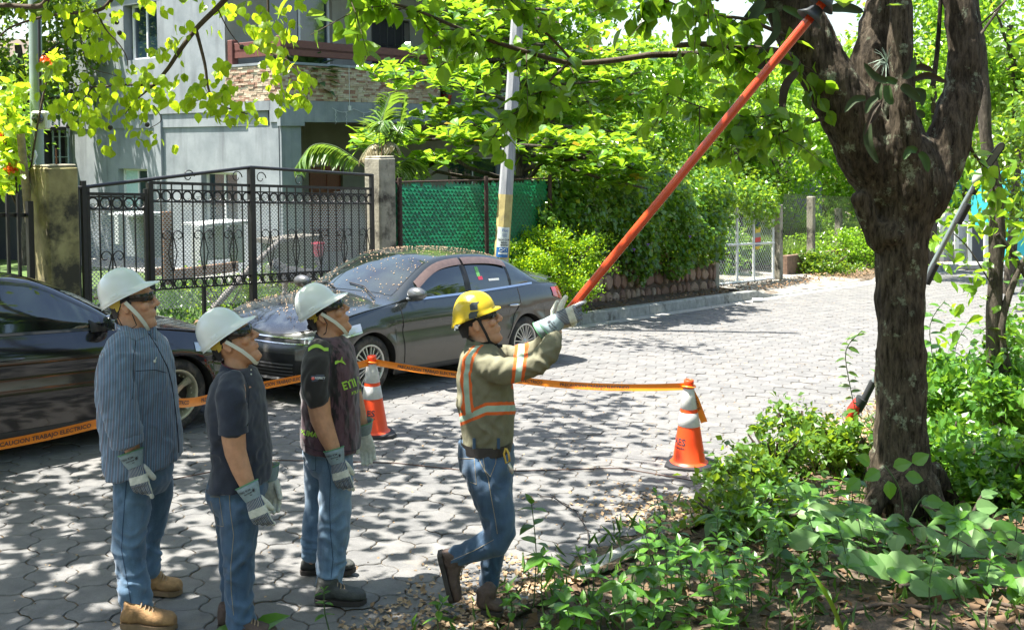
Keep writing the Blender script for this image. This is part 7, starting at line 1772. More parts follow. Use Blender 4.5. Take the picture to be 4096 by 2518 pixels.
branch_line(K2, [(2460, 385), (2150, 430), (1890, 440), (1650, 380), (1310, 275), (1120, 200), (790, 60), (520, 0), (300, -120)], TD-.35, 6.2, .022, .006, 40, .125, 26, .45, tw_leaf=8)
limb(smooth([TP(1955, 185, -.1), TP(1890, 130, -.2), AT(*K2(2460, 385), TD-.35)]), .035, .022, mat=M_BARK)
branch_line(K2, [(1880, 450), (1760, 560), (1640, 700), (1500, 800), (1390, 850)], 6.9, 6.6, .010, .003, 24, .13, 12, .3)
branch_line(K2, [(1890, 400), (1760, 260), (1560, 80), (1480, 0), (1400, -150)], 6.9, 6.4, .010, .006, 14, .12, 9, .35)
branch_line(K3, [(1090, 820), (880, 880), (700, 945), (370, 965)], TD-.1, TD-.6, .012, .004, 12, .13, 9, .35)
branch_line(K3, [(770, 765), (720, 800), (500, 820), (150, 740), (-60, 640)], TD-.2, TD-.8, .010, .003, 24, .13, 14, .35)
branch_line(K3, [(800, 260), (640, 190), (480, 130), (200, 100), (0, 30), (-200, -60)], TD-.2, TD-.9, .016, .006, 24, .13, 16, .4)
branch_line(K3, [(0, 320), (200, 310), (450, 330), (760, 370), (860, 450)], TD-.5, TD-.25, .018, .03, 16, .13, 16, .35)
branch_line(K3, [(300, 0), (200, -60), (60, -200)], TD-.7, TD-1.2, .012, .006, 10, .13, 10, .4)
branch_line(K3, [(2000, 880), (2100, 1080), (2200, 1200), (2260, 1400)], TD+.2, TD+.6, .016, .009, 6, .11, 6, .3)
limb(smooth([AT(*K3(1870, -60), TD+.1), AT(*K3(1850, 300), TD+.1), AT(*K3(1815, 600), TD+.05)]), .014, .02)
limb(smooth([AT(*K3(2330, 0), TD+.1), AT(*K3(2140, 180), TD+.2)]), .008, .006, mat=M_TWIG)
hb_ = lambda uv, d0, d1, r0, r1, nm='branch': limb(smooth([AT(*K1(*p), d0+(d1-d0)*i/(len(uv)-1)) for i, p in enumerate(uv)]), r0, r1, nm, M_TWIG)
DL = 5.6
hb_([(1760, -260), (1600, -30), (1530, 50), (1380, 200), (1260, 360), (1180, 480), (1080, 600)], DL, DL, .018, .009)
hb_([(1080, 600), (900, 595), (650, 610), (480, 590)], DL, DL, .008, .003); hb_([(650, 610), (600, 680), (560, 720)], DL, DL, .005, .002); hb_([(1380, 215), (1440, 450), (1470, 640), (1560, 740), (1740, 800)], DL, DL, .010, .003)
hb_([(1080, 600), (960, 700), (880, 800)], DL, DL, .006, .002); hb_([(-60, 60), (0, 35), (180, 45), (280, 40), (330, 0), (400, -120)], DL+.3, DL, .012, .016); hb_([(-40, 300), (60, 200), (250, 130), (450, 95), (680, 75), (780, 0), (860, -140)], DL+.3, DL, .004, .013)
hb_([(1880, -80), (1885, 100), (1870, 340), (2030, 430), (2140, 600), (2160, 720)], DL+.3, DL+.3, .008, .003); hb_([(680, 75), (740, 200), (830, 300), (890, 400), (900, 490)], DL, DL, .005, .002); hb_([(1470, 640), (1400, 700), (1300, 720)], DL, DL, .004, .002)
hb_([(1530, 60), (1600, 200), (1700, 330), (1790, 380)], DL, DL, .004, .0015); hb_([(560, 230), (620, 460), (780, 520), (900, 560)], DL+.1, DL, .003, .0015); hb_([(1080, 740), (1135, 840), (1050, 900)], DL, DL, .003, .0015)
leftst = ([], [], [], [])
CL = [(530, 200, 60, 50), (620, 320, 70, 60), (700, 250, 70, 100), (790, 330, 60, 50), (830, 80, 70, 40), (640, 130, 60, 60), (380, 50, 60, 50), (370, 440, 80, 60), (1190, 280, 70, 40), (1120, 370, 70, 40), (1220, 350, 60, 60), (1330, 200, 60, 50), (1270, 510, 30, 30), (1470, 170, 40, 30), (1600, 40, 110, 40), (870, 490, 50, 20), (950, 455, 25, 20),
 (580, 590, 60, 40), (760, 590, 50, 50), (870, 570, 60, 40), (1020, 560, 90, 50), (1100, 520, 50, 60), (480, 660, 90, 50), (430, 770, 60, 80), (560, 760, 80, 80), (680, 680, 90, 50), (820, 700, 120, 90), (900, 800, 60, 90), (960, 700, 100, 80), (1100, 670, 70, 60), (1150, 620, 40, 80),
 (690, 820, 60, 60), (760, 930, 30, 50), (740, 1040, 35, 40), (1000, 900, 50, 40), (1040, 970, 70, 40), (1280, 690, 70, 50), (1290, 740, 50, 40), (1420, 620, 60, 60), (1440, 720, 80, 50), (1540, 650, 80, 60), (1640, 610, 70, 30), (1560, 780, 90, 50), (1680, 730, 80, 60), (1740, 800, 60, 50), (1810, 830, 30, 30), (1590, 450, 60, 40), (1520, 520, 50, 40),
 (1840, 110, 60, 50), (1760, 190, 60, 60), (1880, 200, 70, 80), (1990, 140, 70, 60), (2040, 260, 50, 60), (1900, 290, 80, 60), (1800, 320, 40, 40), (1930, 380, 60, 40), (1900, 440, 50, 60), (1890, 510, 50, 40), (2060, 450, 50, 50), (2100, 540, 60, 70), (2150, 640, 40, 80), (2160, 740, 30, 50), (1960, 570, 40, 30), (1980, 650, 60, 60), (2010, 720, 40, 60), (1040, 10, 70, 40), (1130, 30, 30, 40), (500, 60, 90, 50), (220, 90, 60, 30), (1450, 20, 60, 30), (2080, 10, 60, 30)]
for u, v, ru, rv in CL:
 n = max(4, int(ru*rv/290)); c = AT(*K1(u, v), DL+g.normal()*.12); sx = ru/1.757/4*DL/FPX; sz_ = rv/1.757/4*DL/FPX
 for i in range(n):
  p = c+Vector((g.normal()*sx*.6, g.normal()*.09, g.normal()*sz_*.6)); d = Vector((g.normal()*.6, g.normal()*.6, -.9)).normalized(); leftst[0].append(list(p)); leftst[1].append(list(d)); leftst[2].append(list(Vector((g.normal()*.5, -.5+g.normal()*.5, .8)))); leftst[3].append(.054*g.uniform(.6, 1.25))
leaves('hanging_leaves', *leftst, M_LNEAR, big, 'oval', 1.15, seed=31, kind='stuff')
leaves('branch_leaves', *bigst, M_LBIG, big, 'oval', 1.15, seed=32, kind='stuff')
for u, v in ((820, 155), (785, 105), (625, 155), (1700, 330), (1035, 875), (775, 895), (480, 885), (840, 230), (500, 640)):
 mb = MB(); mb.sphere(AT(*K1(u, v), DL), .014, 8, 6); mb.build('fruit', simple('dark_fruit', (.02, .018, .02), .5), big)
def canopy(name, blobs, hmin, hmax, lsz, seed, parent, mat=M_LCAN):
 g = NG(seed); P = []
 for x0, x1, y0, y1, n, cl in blobs:
  for i in range(int(n/cl)):
   x = g.uniform(x0, x1); y = g.uniform(y0, y1); q = G(x, y); h = g.uniform(hmin, hmax); c = q+S*(h/S.z)
   v = inview(c, 12)
   if v: c = q+S*((h+2.2)/S.z)
   q2 = c-S*((c.z-2.9)/S.z); v2 = inview(q2, 0)
   if v2 and v2[0] < 400 and v2[1] < 150 and 4.6 < v2[2] < 6.6 and g.random() < .9: continue
   for k in range(cl): P.append([c.x+g.normal()*.24, c.y+g.normal()*.24, c.z+g.normal()*.12])
 n = len(P); return leaves(name, np.array(P), rdir(n, g, -.2, 1)*np.array([1, 1, .5]), rdir(n, g, 1.6, .6), g.uniform(.7, 1.3, n)*lsz, mat, parent, 'fold', 1.25, seed=seed, kind='stuff')
ground_area = [] # picture regions with their leaf counts
def region(x0, x1, y0, y1, cover, cl=12):
 A = 0; n = 12
 for i in range(n):
  for j in range(n):
   x = x0+(x1-x0)*(i+.5)/n; y = y0+(y1-y0)*(j+.5)/n; a = G(x, y); b = G(x+1, y); c = G(x, y+1); A += abs((b-a).x*(c-a).y-(b-a).y*(c-a).x)*(x1-x0)*(y1-y0)/n/n
 lai = -math.log(1-cover); return (x0, x1, y0, y1, lai*A/(.17**2*.34*1.25*.9), cl)
reg = [region(-160, 120, 440, 760, .90), region(120, 420, 430, 760, .86), region(-160, 330, 395, 445, .92), region(330, 520, 470, 760, .80), region(520, 720, 455, 560, .6), region(480, 720, 560, 760, .5), region(500, 640, 398, 470, .55), region(330, 500, 405, 470, .5), region(690, 800, 480, 600, .6), region(800, 1120, 480, 760, .5), region(700, 1000, 600, 760, .5), region(560, 700, 338, 350, .4)]
canopy('crown', reg, 3.6, 5.6, .17, 41, big)
lims = [((2160, -160), (-2.5, 3.5, 5.6)), ((1800, -180), (-.6, 5.2, 5.8)), ((2150, -100), (2.0, 8.6, 6.2)), ((2290, -140), (4.6, 7.4, 6.0)), ((1800, -180), (-4.4, 4.6, 5.2))]
for (x, y), e_ in lims:
 p0 = TP(x, y); limb(smooth([p0, p0.lerp(Vector(e_), .5)+Vector((0, 0, .6)), Vector(e_)]), .09, .03)
limb(smooth([AT(*K1(1760, -260), DL), Vector((-.6, 5.2, 5.0)), TP(1800, -180)]), .018, .06)
limb(smooth([AT(*K1(860, -140), DL), Vector((-2.2, 5.0, 4.6)), Vector((-2.5, 4.0, 5.5))]), .014, .04); limb(smooth([AT(*K2(300, -120), 6.2), Vector((-.4, 5.4, 5.2))]), .008, .03)
def strap_leaf(mb, pts, w):
 P = []; n = len(pts); pts = smooth(pts, 4); n = len(pts)
 for i, p in enumerate(pts):
  d = (pts[min(i+1, n-1)]-pts[max(i-1, 0)]).normalized(); sd = d.cross((CAMP-p).normalized()).normalized(); ww = w*math.sin(math.pi*min(1, .12+.88*(i/(n-1))))**.6; cc = sd.cross(d)*ww*.25
  P.append([p-sd*ww/2+cc, p-cc*.2, p+sd*ww/2+cc])
 mb.grid(P, True)
M_EPI = simple('strap_leaf', (.03, .055, .014), .75, var=.35, scale=12); M_EPI2 = simple('brown_strap_leaf', (.04, .028, .016), .8, var=.3, scale=12); M_EPI3 = simple('orchid_leaf', (.035, .085, .014), .7, var=.3, scale=12)
ep = empty('orchid_clump', AT(*K3(850, 420), TD-.35), label='clump of long strap-leaved epiphytes hanging from the left limb of the big tree', cat='epiphyte')
for i, (uv, w, m_) in enumerate([([(620, 0), (540, 110), (420, 250)], .085, M_EPI), ([(700, 60), (710, 230), (570, 390)], .055, M_EPI), ([(860, 500), (770, 620), (750, 870)], .06, M_EPI2), ([(830, 450), (680, 420), (540, 525)], .045, M_EPI2), ([(760, 50), (850, 90), (930, 150)], .05, M_EPI3), ([(1090, 60), (1200, 50), (1330, 85)], .07, M_EPI), ([(700, 70), (640, 80), (590, 100)], .035, M_EPI3)]):
 mb = MB(); strap_leaf(mb, [AT(*K3(*p), TD-.42+.03*(i % 3)) for p in uv], w); mb.build('leaf', m_, ep)
ep2 = empty('orchid_clump', AT(*K3(1500, 620), TD-.5), label='cluster of oval orchid leaves and dry tufts in the fork of the big tree', cat='epiphyte')
for i, (uv, w, m_) in enumerate([([(1490, 570), (1400, 530), (1330, 440)], .05, M_EPI), ([(1560, 580), (1500, 560), (1450, 580)], .05, M_EPI3), ([(1440, 700), (1430, 640), (1450, 580)], .05, M_EPI), ([(1490, 600), (1500, 680), (1530, 735)], .06, M_EPI3), ([(1590, 600), (1650, 640), (1730, 720)], .065, M_EPI), ([(1660, 640), (1740, 650), (1735, 750)], .05, M_EPI), ([(1600, 540), (1660, 510), (1690, 390)], .05, M_EPI), ([(1680, 480), (1740, 470), (1820, 500)], .045, M_EPI2), ([(1680, 560), (1780, 530), (1910, 580)], .05, M_EPI2), ([(1340, 690), (1260, 700), (1190, 790)], .05, M_EPI), ([(1420, 680), (1370, 720), (1340, 800)], .05, M_EPI), ([(1360, 860), (1360, 1000), (1430, 1150)], .06, M_EPI), ([(1440, 720), (1380, 800), (1330, 960)], .028, M_EPI2), ([(1460, 700), (1420, 800), (1360, 880)], .025, M_EPI2), ([(1700, 1060), (1650, 1050), (1605, 1125)], .05, M_EPI3), ([(1720, 1070), (1760, 1120), (1780, 1210)], .055, M_EPI3), ([(1700, 780), (1730, 800), (1750, 830)], .05, M_EPI)]):
 mb = MB(); strap_leaf(mb, [AT(*K3(*p), TD-.52+.03*(i % 3)) for p in uv], w); mb.build('leaf', m_, ep2)
ap_ = empty('air_plant', AT(*K3(1470, 440), TD-.45), label='silvery spiky air plant in the fork of the big tree', cat='epiphyte')
c0 = AT(*K3(1490, 440), TD-.45); mb = MB(); gg = random.Random(4)
for i in range(26):
 a = gg.uniform(1.2, 4.8); r = gg.uniform(.06, .14); e_ = c0+Vector((math.cos(a)*r, -gg.uniform(0, .06), math.sin(a)*r*1.0)); mb.tube([c0, c0.lerp(e_, .5)+Vector((0, 0, .02)), e_], [.003, .002, .0008], 4)
mb.build('leaves', simple('silver_leaf', (.28, .36, .28), .8), ap_, kind='stuff')
# thin tree at the right
tb2 = G(1000, 445); td2 = DEP(tb2); thin = empty('slender_tree', tb2, label='slender grey-barked tree at the right edge behind the big trunk', cat='tree')
pts = smooth([AT(*dd(x, y), td2) for x, y in ((2410, 1075), (2398, 950), (2385, 820), (2390, 700), (2395, 560), (2392, 470), (2388, 430), (2368, 330), (2362, 200), (2350, 90), (2335, 0), (2320, -150))])
rr = [19, 17.5, 17, 17, 18, 17, 16, 15, 14, 14, 13.5, 13]; n = len(pts); mb = MB(); rl_ = [np.interp(i/(n-1)*(len(rr)-1), range(len(rr)), rr)/2.402*td2/FPX*(1+.08*math.sin(i*1.3)) for i in range(n)]
mb.tube(pts, rl_, 14); mb.build('trunk', M_BARK2, thin)
for uv, r0 in (([(2395, 560), (2440, 620), (2480, 700)], .03), ([(2420, 890), (2405, 780), (2445, 650), (2480, 600)], .045), ([(2350, 90), (2400, 20), (2450, -60)], .015), ([(2392, 700), (2330, 600), (2290, 560)], .008)):
 mb = MB(); q = smooth([AT(*dd(x, y), td2-.05) for x, y in uv]); mb.tube(q, [r0*(1-.5*i/len(q)) for i in range(len(q))], 8); mb.build('branch', M_BARK2, thin)
tst = ([], [], [], []); g = NG(77)
for x, y, n, sp_ in ((2400, 560, 40, 50), (2330, 520, 40, 40), (2280, 600, 14, 30), (2300, 470, 30, 40), (2440, 700, 40, 60), (2450, 480, 40, 50), (2330, 640, 14, 30), (2430, 800, 30, 40), (2310, 700, 12, 26), (2270, 400, 20, 40), (2450, 300, 40, 60), (2440, 120, 40, 60), (2280, 790, 10, 20), (2440, 950, 40, 60), (2270, 560, 16, 26)):
 for i in range(n):
  p = AT(*dd(x+g.normal()*sp_, y+g.normal()*sp_), td2+g.normal()*.35); tst[0].append(list(p)); tst[1].append(list(Vector(g.normal(size=3))+Vector((0, 0, -.2)))); tst[2].append(list(Vector(g.normal(size=3))*.6+Vector((0, 0, 1)))); tst[3].append(g.uniform(.07, .14))
leaves('crown', *tst, M_LBIG, thin, 'oval', .8, seed=9, kind='stuff')
# pole saw leaning against the big tree
sb = G(829, 459); sd0 = DEP(sb); saw = empty('pole_saw', sb, label='battery pole saw with red motor and grey shaft leaning against the big tree', cat='pole saw')
top_ = AT(*dd(2400, 365), TD+.55); base_ = AT(*dd(1990, 1098), sd0); sx_ = (top_-base_).normalized()
def SQ(x, y): 
 X, Y = dd(x, y); t_ = (x-1990)/(2400-1990); return AT(X, Y, sd0+(TD+.55-sd0)*t_)
M_RED = simple('tool_red', (.50, .03, .02), .4); M_ALU = simple('grey_shaft', (.20, .24, .24), .35, metal=.4); M_GRIP = simple('black_grip', (.018, .02, .022), .7, bump=.2)
mb = MB(); mb.tube([SQ(2095, 925), SQ(2230, 655), SQ(2322, 478), SQ(2345, 440)], .0215, 12); mb.build('shaft', M_ALU, saw)
for a_, b_, r in (((2062, 985), (2098, 915), .030), ((2225, 680), (2248, 632), .030), ((2300, 535), (2325, 488), .033), ((2335, 465), (2350, 435), .028)): mb = MB(); mb.tube([SQ(*a_), SQ(*b_)], r, 12); mb.build('grip', M_GRIP, saw)
mb = MB(); mb.tube([SQ(1992, 1098), SQ(2002, 1075), SQ(2022, 1040), SQ(2030, 1020)], [.045, .06, .05, .03], 12); mb.build('battery_housing', M_RED, saw)
mb = MB(); mb.tube([SQ(2022, 1035), SQ(2036, 1010), SQ(2050, 990)], [.022, .018, .025], 8); mb.build('handle', M_GRIP, saw)
mb = MB(); mb.tube([SQ(2040, 1005), SQ(2050, 985), SQ(2062, 965), SQ(2068, 955)], [.04, .055, .045, .03], 12); mb.build('motor_housing', M_RED, saw)
mb = MB(); mb.tube([SQ(2062, 972), SQ(2072, 955)], .05, 10); mb.build('collar', M_GRIP, saw)
V_, F_ = text_mesh('Milwaukee', .05, .002); c = SQ(2006, 1066)+Vector((0, -.058, 0)); u_ = (SQ(2022, 1040)-SQ(1992, 1098)).normalized(); w_ = Vector((-u_.z, 0, u_.x)); mb = MB(); mb.add([c+u_*v[0]*.8+w_*v[1] for v in V_], F_); mb.build('lettering', M_STRAPW, saw)
mb = MB(); mb.sphere(SQ(2352, 425), (.05, .045, .075), 14, 10, sx_.to_track_quat('Z', 'Y').to_matrix()); mb.sphere(SQ(2368, 412), (.035, .035, .05), 12, 8, sx_.to_track_quat('Z', 'Y').to_matrix()); mb.build('head_casing', simple('pale_casing', (.45, .46, .40), .5), saw)
bA, bB = SQ(2362, 412), SQ(2408, 345); ud = (bB-bA).normalized(); wd_ = Vector((ud.z, 0, -ud.x)); mb = MB(); Ln = (bB-bA).length; out = [(-.02, -.028), (Ln*.9, -.03), (Ln, -.018), (Ln*1.03, 0), (Ln, .018), (Ln*.9, .03), (-.02, .028)]
mb.prism(out, bA, ud, wd_, .008); mb.build('guide_bar', simple('bar_steel', (.12, .15, .15), .35, metal=.5), saw)
mb = MB(); mb.tube([bA+ud*x+wd_*y for x, y in out+[out[0]]], .005, 4); mb.build('saw_chain', M_GRIP, saw)
# generic crowns
def crown(name, parent, c, rad, n, lsz, mat, seed, clumps=40, shape='fold', width=1., tight=.16, up=0., shell=.55):
 g = NG(seed); d = rdir(clumps, g); r = g.uniform(shell, 1., (clumps, 1)); cc = np.array(list(c))+d*r*np.array(rad)
 idx = g.integers(0, clumps, n); sz = g.uniform(.6, 1.4, clumps)[idx][:, None]
 P = cc[idx]+g.normal(size=(n, 3))*np.array(rad)*tight*sz*np.array([1, 1, .7])
 D = unit((P-cc[idx])*1.2/np.array(rad)+g.normal(size=(n, 3))*.35+np.array([0, 0, -.25+up])); Nn = unit(g.normal(size=(n, 3))*.55+np.array([0, -.1, 1.]))
 return leaves(name, P, D, Nn, g.uniform(.6, 1.3, n)*lsz, mat, parent, shape, width, seed=seed, kind='stuff')
def tree(P, hgt, rad, n, lsz, mat, seed, label, trunk_r=.14, group=None, clumps=40, barkm=None, cz=None, name='tree', lean=(0, 0)):
 e = empty(name, P, label=label, cat='tree', group=group); gg = random.Random(seed); cz = cz or hgt*.68; c = Vector((P[0]+lean[0], P[1]+lean[1], P[2]+cz))
 mb = MB(); mid = Vector(P).lerp(c, .5)+Vector((gg.uniform(-.2, .2), 0, 0)); mb.tube(smooth([Vector(P)-Vector((0, 0, .2)), mid, c]), [trunk_r*(1.15-.07*i) for i in range(9)], 10); mb.build('trunk', barkm or M_BARK2, e)
 for k in range(5):
  a = gg.uniform(0, 6.28); q = mid.lerp(c, gg.uniform(.1, .9)); e_ = q+Vector((math.cos(a)*rad[0]*.6, math.sin(a)*rad[1]*.6, rad[2]*gg.uniform(.1, .6))); mb = MB(); mb.tube(smooth([q, q.lerp(e_, .5)+Vector((0, 0, .15)), e_]), [trunk_r*.45*(1-.09*i) for i in range(9)], 7); mb.build('branch', barkm or M_BARK2, e)
 crown('crown', e, c, rad, n, lsz, mat, seed, clumps); return e
def bush(name, P, rad, n, lsz, mat, seed, label, cat='shrub', group=None, clumps=24, shape='fold', width=1., tight=.2, up=.3, shell=.3, stems=6, **k):
 e = empty(name, P, label=label, cat=cat, group=group); gg = random.Random(seed); c = Vector(P)+Vector((0, 0, rad[2]*.9))
 for i in range(stems):
  a = gg.uniform(0, 6.28); mb = MB(); mb.tube([Vector(P), Vector(P)+Vector((math.cos(a)*rad[0]*.3, math.sin(a)*rad[1]*.3, rad[2]*.8)), Vector(P)+Vector((math.cos(a)*rad[0]*.6, math.sin(a)*rad[1]*.6, rad[2]*1.4))], [.02, .014, .006], 5); mb.build('stem', M_TWIG, e)
 crown('foliage', e, c, rad, n, lsz, mat, seed, clumps, shape, width, tight, up, shell); return e
def GP(x, y, h=0.): return G(x, y, h)
gb = 'leafy trees behind the fences'
def bgtree(x, dep, ytop, ybot, wpx, n, lsz, mat, seed, label, **k):
 """tree seen at picture column x whose crown spans rows ytop..ybot"""
 ct = AT(x, (ytop+ybot)/2, dep); rz = (ybot-ytop)/2*dep/FPX; rx = wpx/2*dep/FPX; q = AB(ct); base = Vector((ct.x, ct.y, -KS*min(q[0], 60)+.2)); 
 e = empty('tree', base, label=label, cat='tree', group=gb); mb = MB(); mid = base.lerp(ct, .5)+Vector((.2, 0, 0)); tr_ = k.get('tr', .13)
 mb.tube(smooth([base-Vector((0, 0, .3)), mid, ct]), [tr_*(1.1-.06*i) for i in range(9)], 8); mb.build('trunk', M_BARK2, e); gg = random.Random(seed)
 for j in range(5):
  a = gg.uniform(0, 6.28); p0 = mid.lerp(ct, gg.uniform(.3, 1)); e_ = p0+Vector((math.cos(a)*rx*.7, math.sin(a)*rx*.5, rz*gg.uniform(.0, .6))); mb = MB(); mb.tube(smooth([p0, p0.lerp(e_, .5)+Vector((0, 0, .15)), e_]), [tr_*.4*(1-.09*i) for i in range(9)], 6); mb.build('branch', M_BARK2, e)
 crown('crown', e, ct, (rx, max(1.2, rx*.7), rz), n, lsz, mat, seed, k.get('clumps', 46), tight=k.get('tight', .15)); return e
bgtree(18, 24, -60, 150, 150, 9000, .16, M_LBG2, 101, 'tall dark tree behind the service pole at the far left'); bgtree(-30, 19, 60, 190, 130, 5000, .14, M_LBG, 102, 'bright bushy tree at the left edge below the dark one')
bgtree(38, 30, 60, 180, 80, 4000, .16, M_LBG, 103, 'sunlit tree seen between the service pole and the lattice mast')
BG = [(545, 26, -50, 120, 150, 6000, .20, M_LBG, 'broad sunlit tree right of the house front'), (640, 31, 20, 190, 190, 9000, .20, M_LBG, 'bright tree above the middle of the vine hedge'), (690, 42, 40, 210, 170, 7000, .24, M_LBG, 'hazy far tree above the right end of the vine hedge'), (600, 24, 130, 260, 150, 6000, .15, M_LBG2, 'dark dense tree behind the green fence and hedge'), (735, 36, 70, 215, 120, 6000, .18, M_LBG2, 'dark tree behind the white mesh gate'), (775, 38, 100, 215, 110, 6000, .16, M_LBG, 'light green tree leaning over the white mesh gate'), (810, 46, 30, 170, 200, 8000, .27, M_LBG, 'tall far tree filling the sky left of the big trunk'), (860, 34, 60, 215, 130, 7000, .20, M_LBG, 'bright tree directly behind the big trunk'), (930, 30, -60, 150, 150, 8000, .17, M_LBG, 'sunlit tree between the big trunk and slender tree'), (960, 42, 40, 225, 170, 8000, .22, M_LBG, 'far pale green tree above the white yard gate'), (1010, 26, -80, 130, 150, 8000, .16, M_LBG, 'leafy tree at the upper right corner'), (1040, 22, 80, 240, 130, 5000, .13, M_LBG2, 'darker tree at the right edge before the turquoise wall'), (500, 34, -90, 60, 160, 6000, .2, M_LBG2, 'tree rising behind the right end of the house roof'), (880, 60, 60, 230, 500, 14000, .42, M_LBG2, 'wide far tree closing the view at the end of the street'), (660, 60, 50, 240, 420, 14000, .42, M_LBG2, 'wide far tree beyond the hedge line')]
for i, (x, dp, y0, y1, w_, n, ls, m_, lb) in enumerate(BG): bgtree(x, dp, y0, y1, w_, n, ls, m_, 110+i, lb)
for i, (a, b, h, r) in enumerate(((1, -5, 6, 3.2), (-4, -1.5, 6, 3), (7, -6.5, 7, 3.5), (13, -4, 6, 3), (-5, 4, 6.5, 3), (-9, 9, 6, 3.2), (17, -1, 6, 2.6))):
 P = W(a, b); tree(P, h, (r, r, r*.75), 2600, .3, M_LBG2, 200+i, ['tree behind the camera position', 'tree behind and left of the camera', 'tree behind the right foreground bank', 'tree far along the bank on the near side', 'tree beside the street left of the picture', 'tree beyond the left end of the black sedan', 'tree on the near bank past the slender tree'][i], .16, 'trees outside the view')
# sea almond tree behind the green fence
ab_ = ONLINE(521, 330, 12.6); alm = empty('sea_almond_tree', ab_, label='broad-leaved sea almond tree spreading in layers behind the green fence', cat='tree')
AD = DEP(ab_); mb = MB(); tp_ = AT(528, -40, AD); mb.tube(smooth([ab_, AT(522, 190, AD), AT(524, 90, AD), tp_]), [.15, .14, .14, .13, .13, .12, .12, .11, .11, .1, .1, .1, .1], 12); mb.build('trunk', M_BARK2, alm)
g = NG(55); rs = ([], [], [], [], [])
def rosette(p, n, sz, dark=False, up=.45):  # dark rosettes: shade of the rear layers put into the leaf tone
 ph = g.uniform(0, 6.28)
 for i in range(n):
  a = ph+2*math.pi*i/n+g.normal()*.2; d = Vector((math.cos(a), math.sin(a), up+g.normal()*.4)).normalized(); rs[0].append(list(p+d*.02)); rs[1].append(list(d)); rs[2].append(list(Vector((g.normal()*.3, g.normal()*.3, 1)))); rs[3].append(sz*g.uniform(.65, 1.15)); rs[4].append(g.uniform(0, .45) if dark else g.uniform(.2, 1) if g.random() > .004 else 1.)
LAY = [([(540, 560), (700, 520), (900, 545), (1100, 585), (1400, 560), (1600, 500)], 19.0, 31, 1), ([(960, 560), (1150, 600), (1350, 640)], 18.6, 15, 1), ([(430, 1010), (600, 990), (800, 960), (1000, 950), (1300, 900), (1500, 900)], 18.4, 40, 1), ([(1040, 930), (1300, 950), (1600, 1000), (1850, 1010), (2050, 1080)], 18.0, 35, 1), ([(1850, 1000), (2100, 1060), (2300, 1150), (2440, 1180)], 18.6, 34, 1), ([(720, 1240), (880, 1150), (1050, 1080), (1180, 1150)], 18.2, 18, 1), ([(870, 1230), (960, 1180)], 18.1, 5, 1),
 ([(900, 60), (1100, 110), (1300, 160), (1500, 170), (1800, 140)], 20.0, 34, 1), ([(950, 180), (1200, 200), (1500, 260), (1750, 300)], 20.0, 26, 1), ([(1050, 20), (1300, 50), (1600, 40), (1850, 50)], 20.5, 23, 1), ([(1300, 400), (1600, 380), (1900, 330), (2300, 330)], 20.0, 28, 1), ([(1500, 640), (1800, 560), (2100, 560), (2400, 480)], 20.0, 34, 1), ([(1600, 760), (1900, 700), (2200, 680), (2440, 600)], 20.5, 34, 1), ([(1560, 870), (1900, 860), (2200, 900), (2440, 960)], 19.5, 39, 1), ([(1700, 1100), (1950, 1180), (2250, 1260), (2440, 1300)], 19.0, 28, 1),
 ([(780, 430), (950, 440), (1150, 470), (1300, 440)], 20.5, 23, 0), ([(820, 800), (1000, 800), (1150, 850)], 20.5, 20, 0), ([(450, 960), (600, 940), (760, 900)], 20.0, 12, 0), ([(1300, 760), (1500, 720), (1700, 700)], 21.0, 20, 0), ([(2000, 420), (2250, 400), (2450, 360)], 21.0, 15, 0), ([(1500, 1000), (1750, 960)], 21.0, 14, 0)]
for uv, dep, n, lit in LAY:
 pts = smooth([AT(*K2(*p), dep) for p in uv], 4); 
 for i in range(n): 
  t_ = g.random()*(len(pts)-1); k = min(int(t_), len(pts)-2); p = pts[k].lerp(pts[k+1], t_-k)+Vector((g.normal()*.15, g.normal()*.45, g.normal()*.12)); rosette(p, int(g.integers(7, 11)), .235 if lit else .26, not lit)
 root = AT(525, float(np.clip(np.mean([K2(*q)[1] for q in uv])+14, 0, 180)), AD); far = min((pts[0], pts[-1]), key=lambda p_: (p_-root).length); seq = pts if far is pts[0] else pts[::-1]
 mb = MB(); q = [root, root.lerp(seq[0], .5)+Vector((0, 0, -.1))]+[p_-Vector((0, 0, .06)) for p_ in seq[::3]]; mb.tube(q, [.05*(1-.85*i/len(q)) for i in range(len(q))], 6); mb.build('branch', M_BARK2, alm)
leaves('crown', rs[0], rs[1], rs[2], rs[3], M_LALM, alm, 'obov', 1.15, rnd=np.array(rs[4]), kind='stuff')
# vine hedge over the stone wall
vh = empty('vine_hedge', W(17, 11.1), label='dense mass of flowering vine hanging over the stone wall and green fence', cat='hedge')
g = NG(61); n = 15000; A_ = g.uniform(afx(536), afx(722, 250), n*2); 
def hedge_top(a): x = (a-afx(536))/(afx(722, 250)-afx(536)); return 2.2+.9*np.sin(np.clip(x*3.3, 0, 2.4))+.35*vnoise(np.stack([a*1.2, a*0, a*0], 1), 1, 4)
def hedge_bot(a): x = (a-afx(536))/(afx(722, 250)-afx(536)); return .75-.15*x+.35*vnoise(np.stack([a*1.6, a*0, a*0+3], 1), 1, 5)
Z_ = g.random(n*2); T_ = hedge_top(A_); B0 = hedge_bot(A_); H_ = B0+(T_-B0)*Z_
bul = .55*np.sin(np.clip(Z_, 0, 1)*math.pi)**.5+.25*vnoise(np.stack([A_*1.4, H_*1.6, H_*0], 1), 1, 6); depth_ = g.random(n*2)**1.6*.7
B_ = 10.95-bul+depth_; keep = vnoise(np.stack([A_*2.6, H_*3, B_*1.5], 1), 1, 7) > -.5; A_, H_, B_, depth_ = A_[keep][:n], H_[keep][:n], B_[keep][:n], depth_[keep][:n]
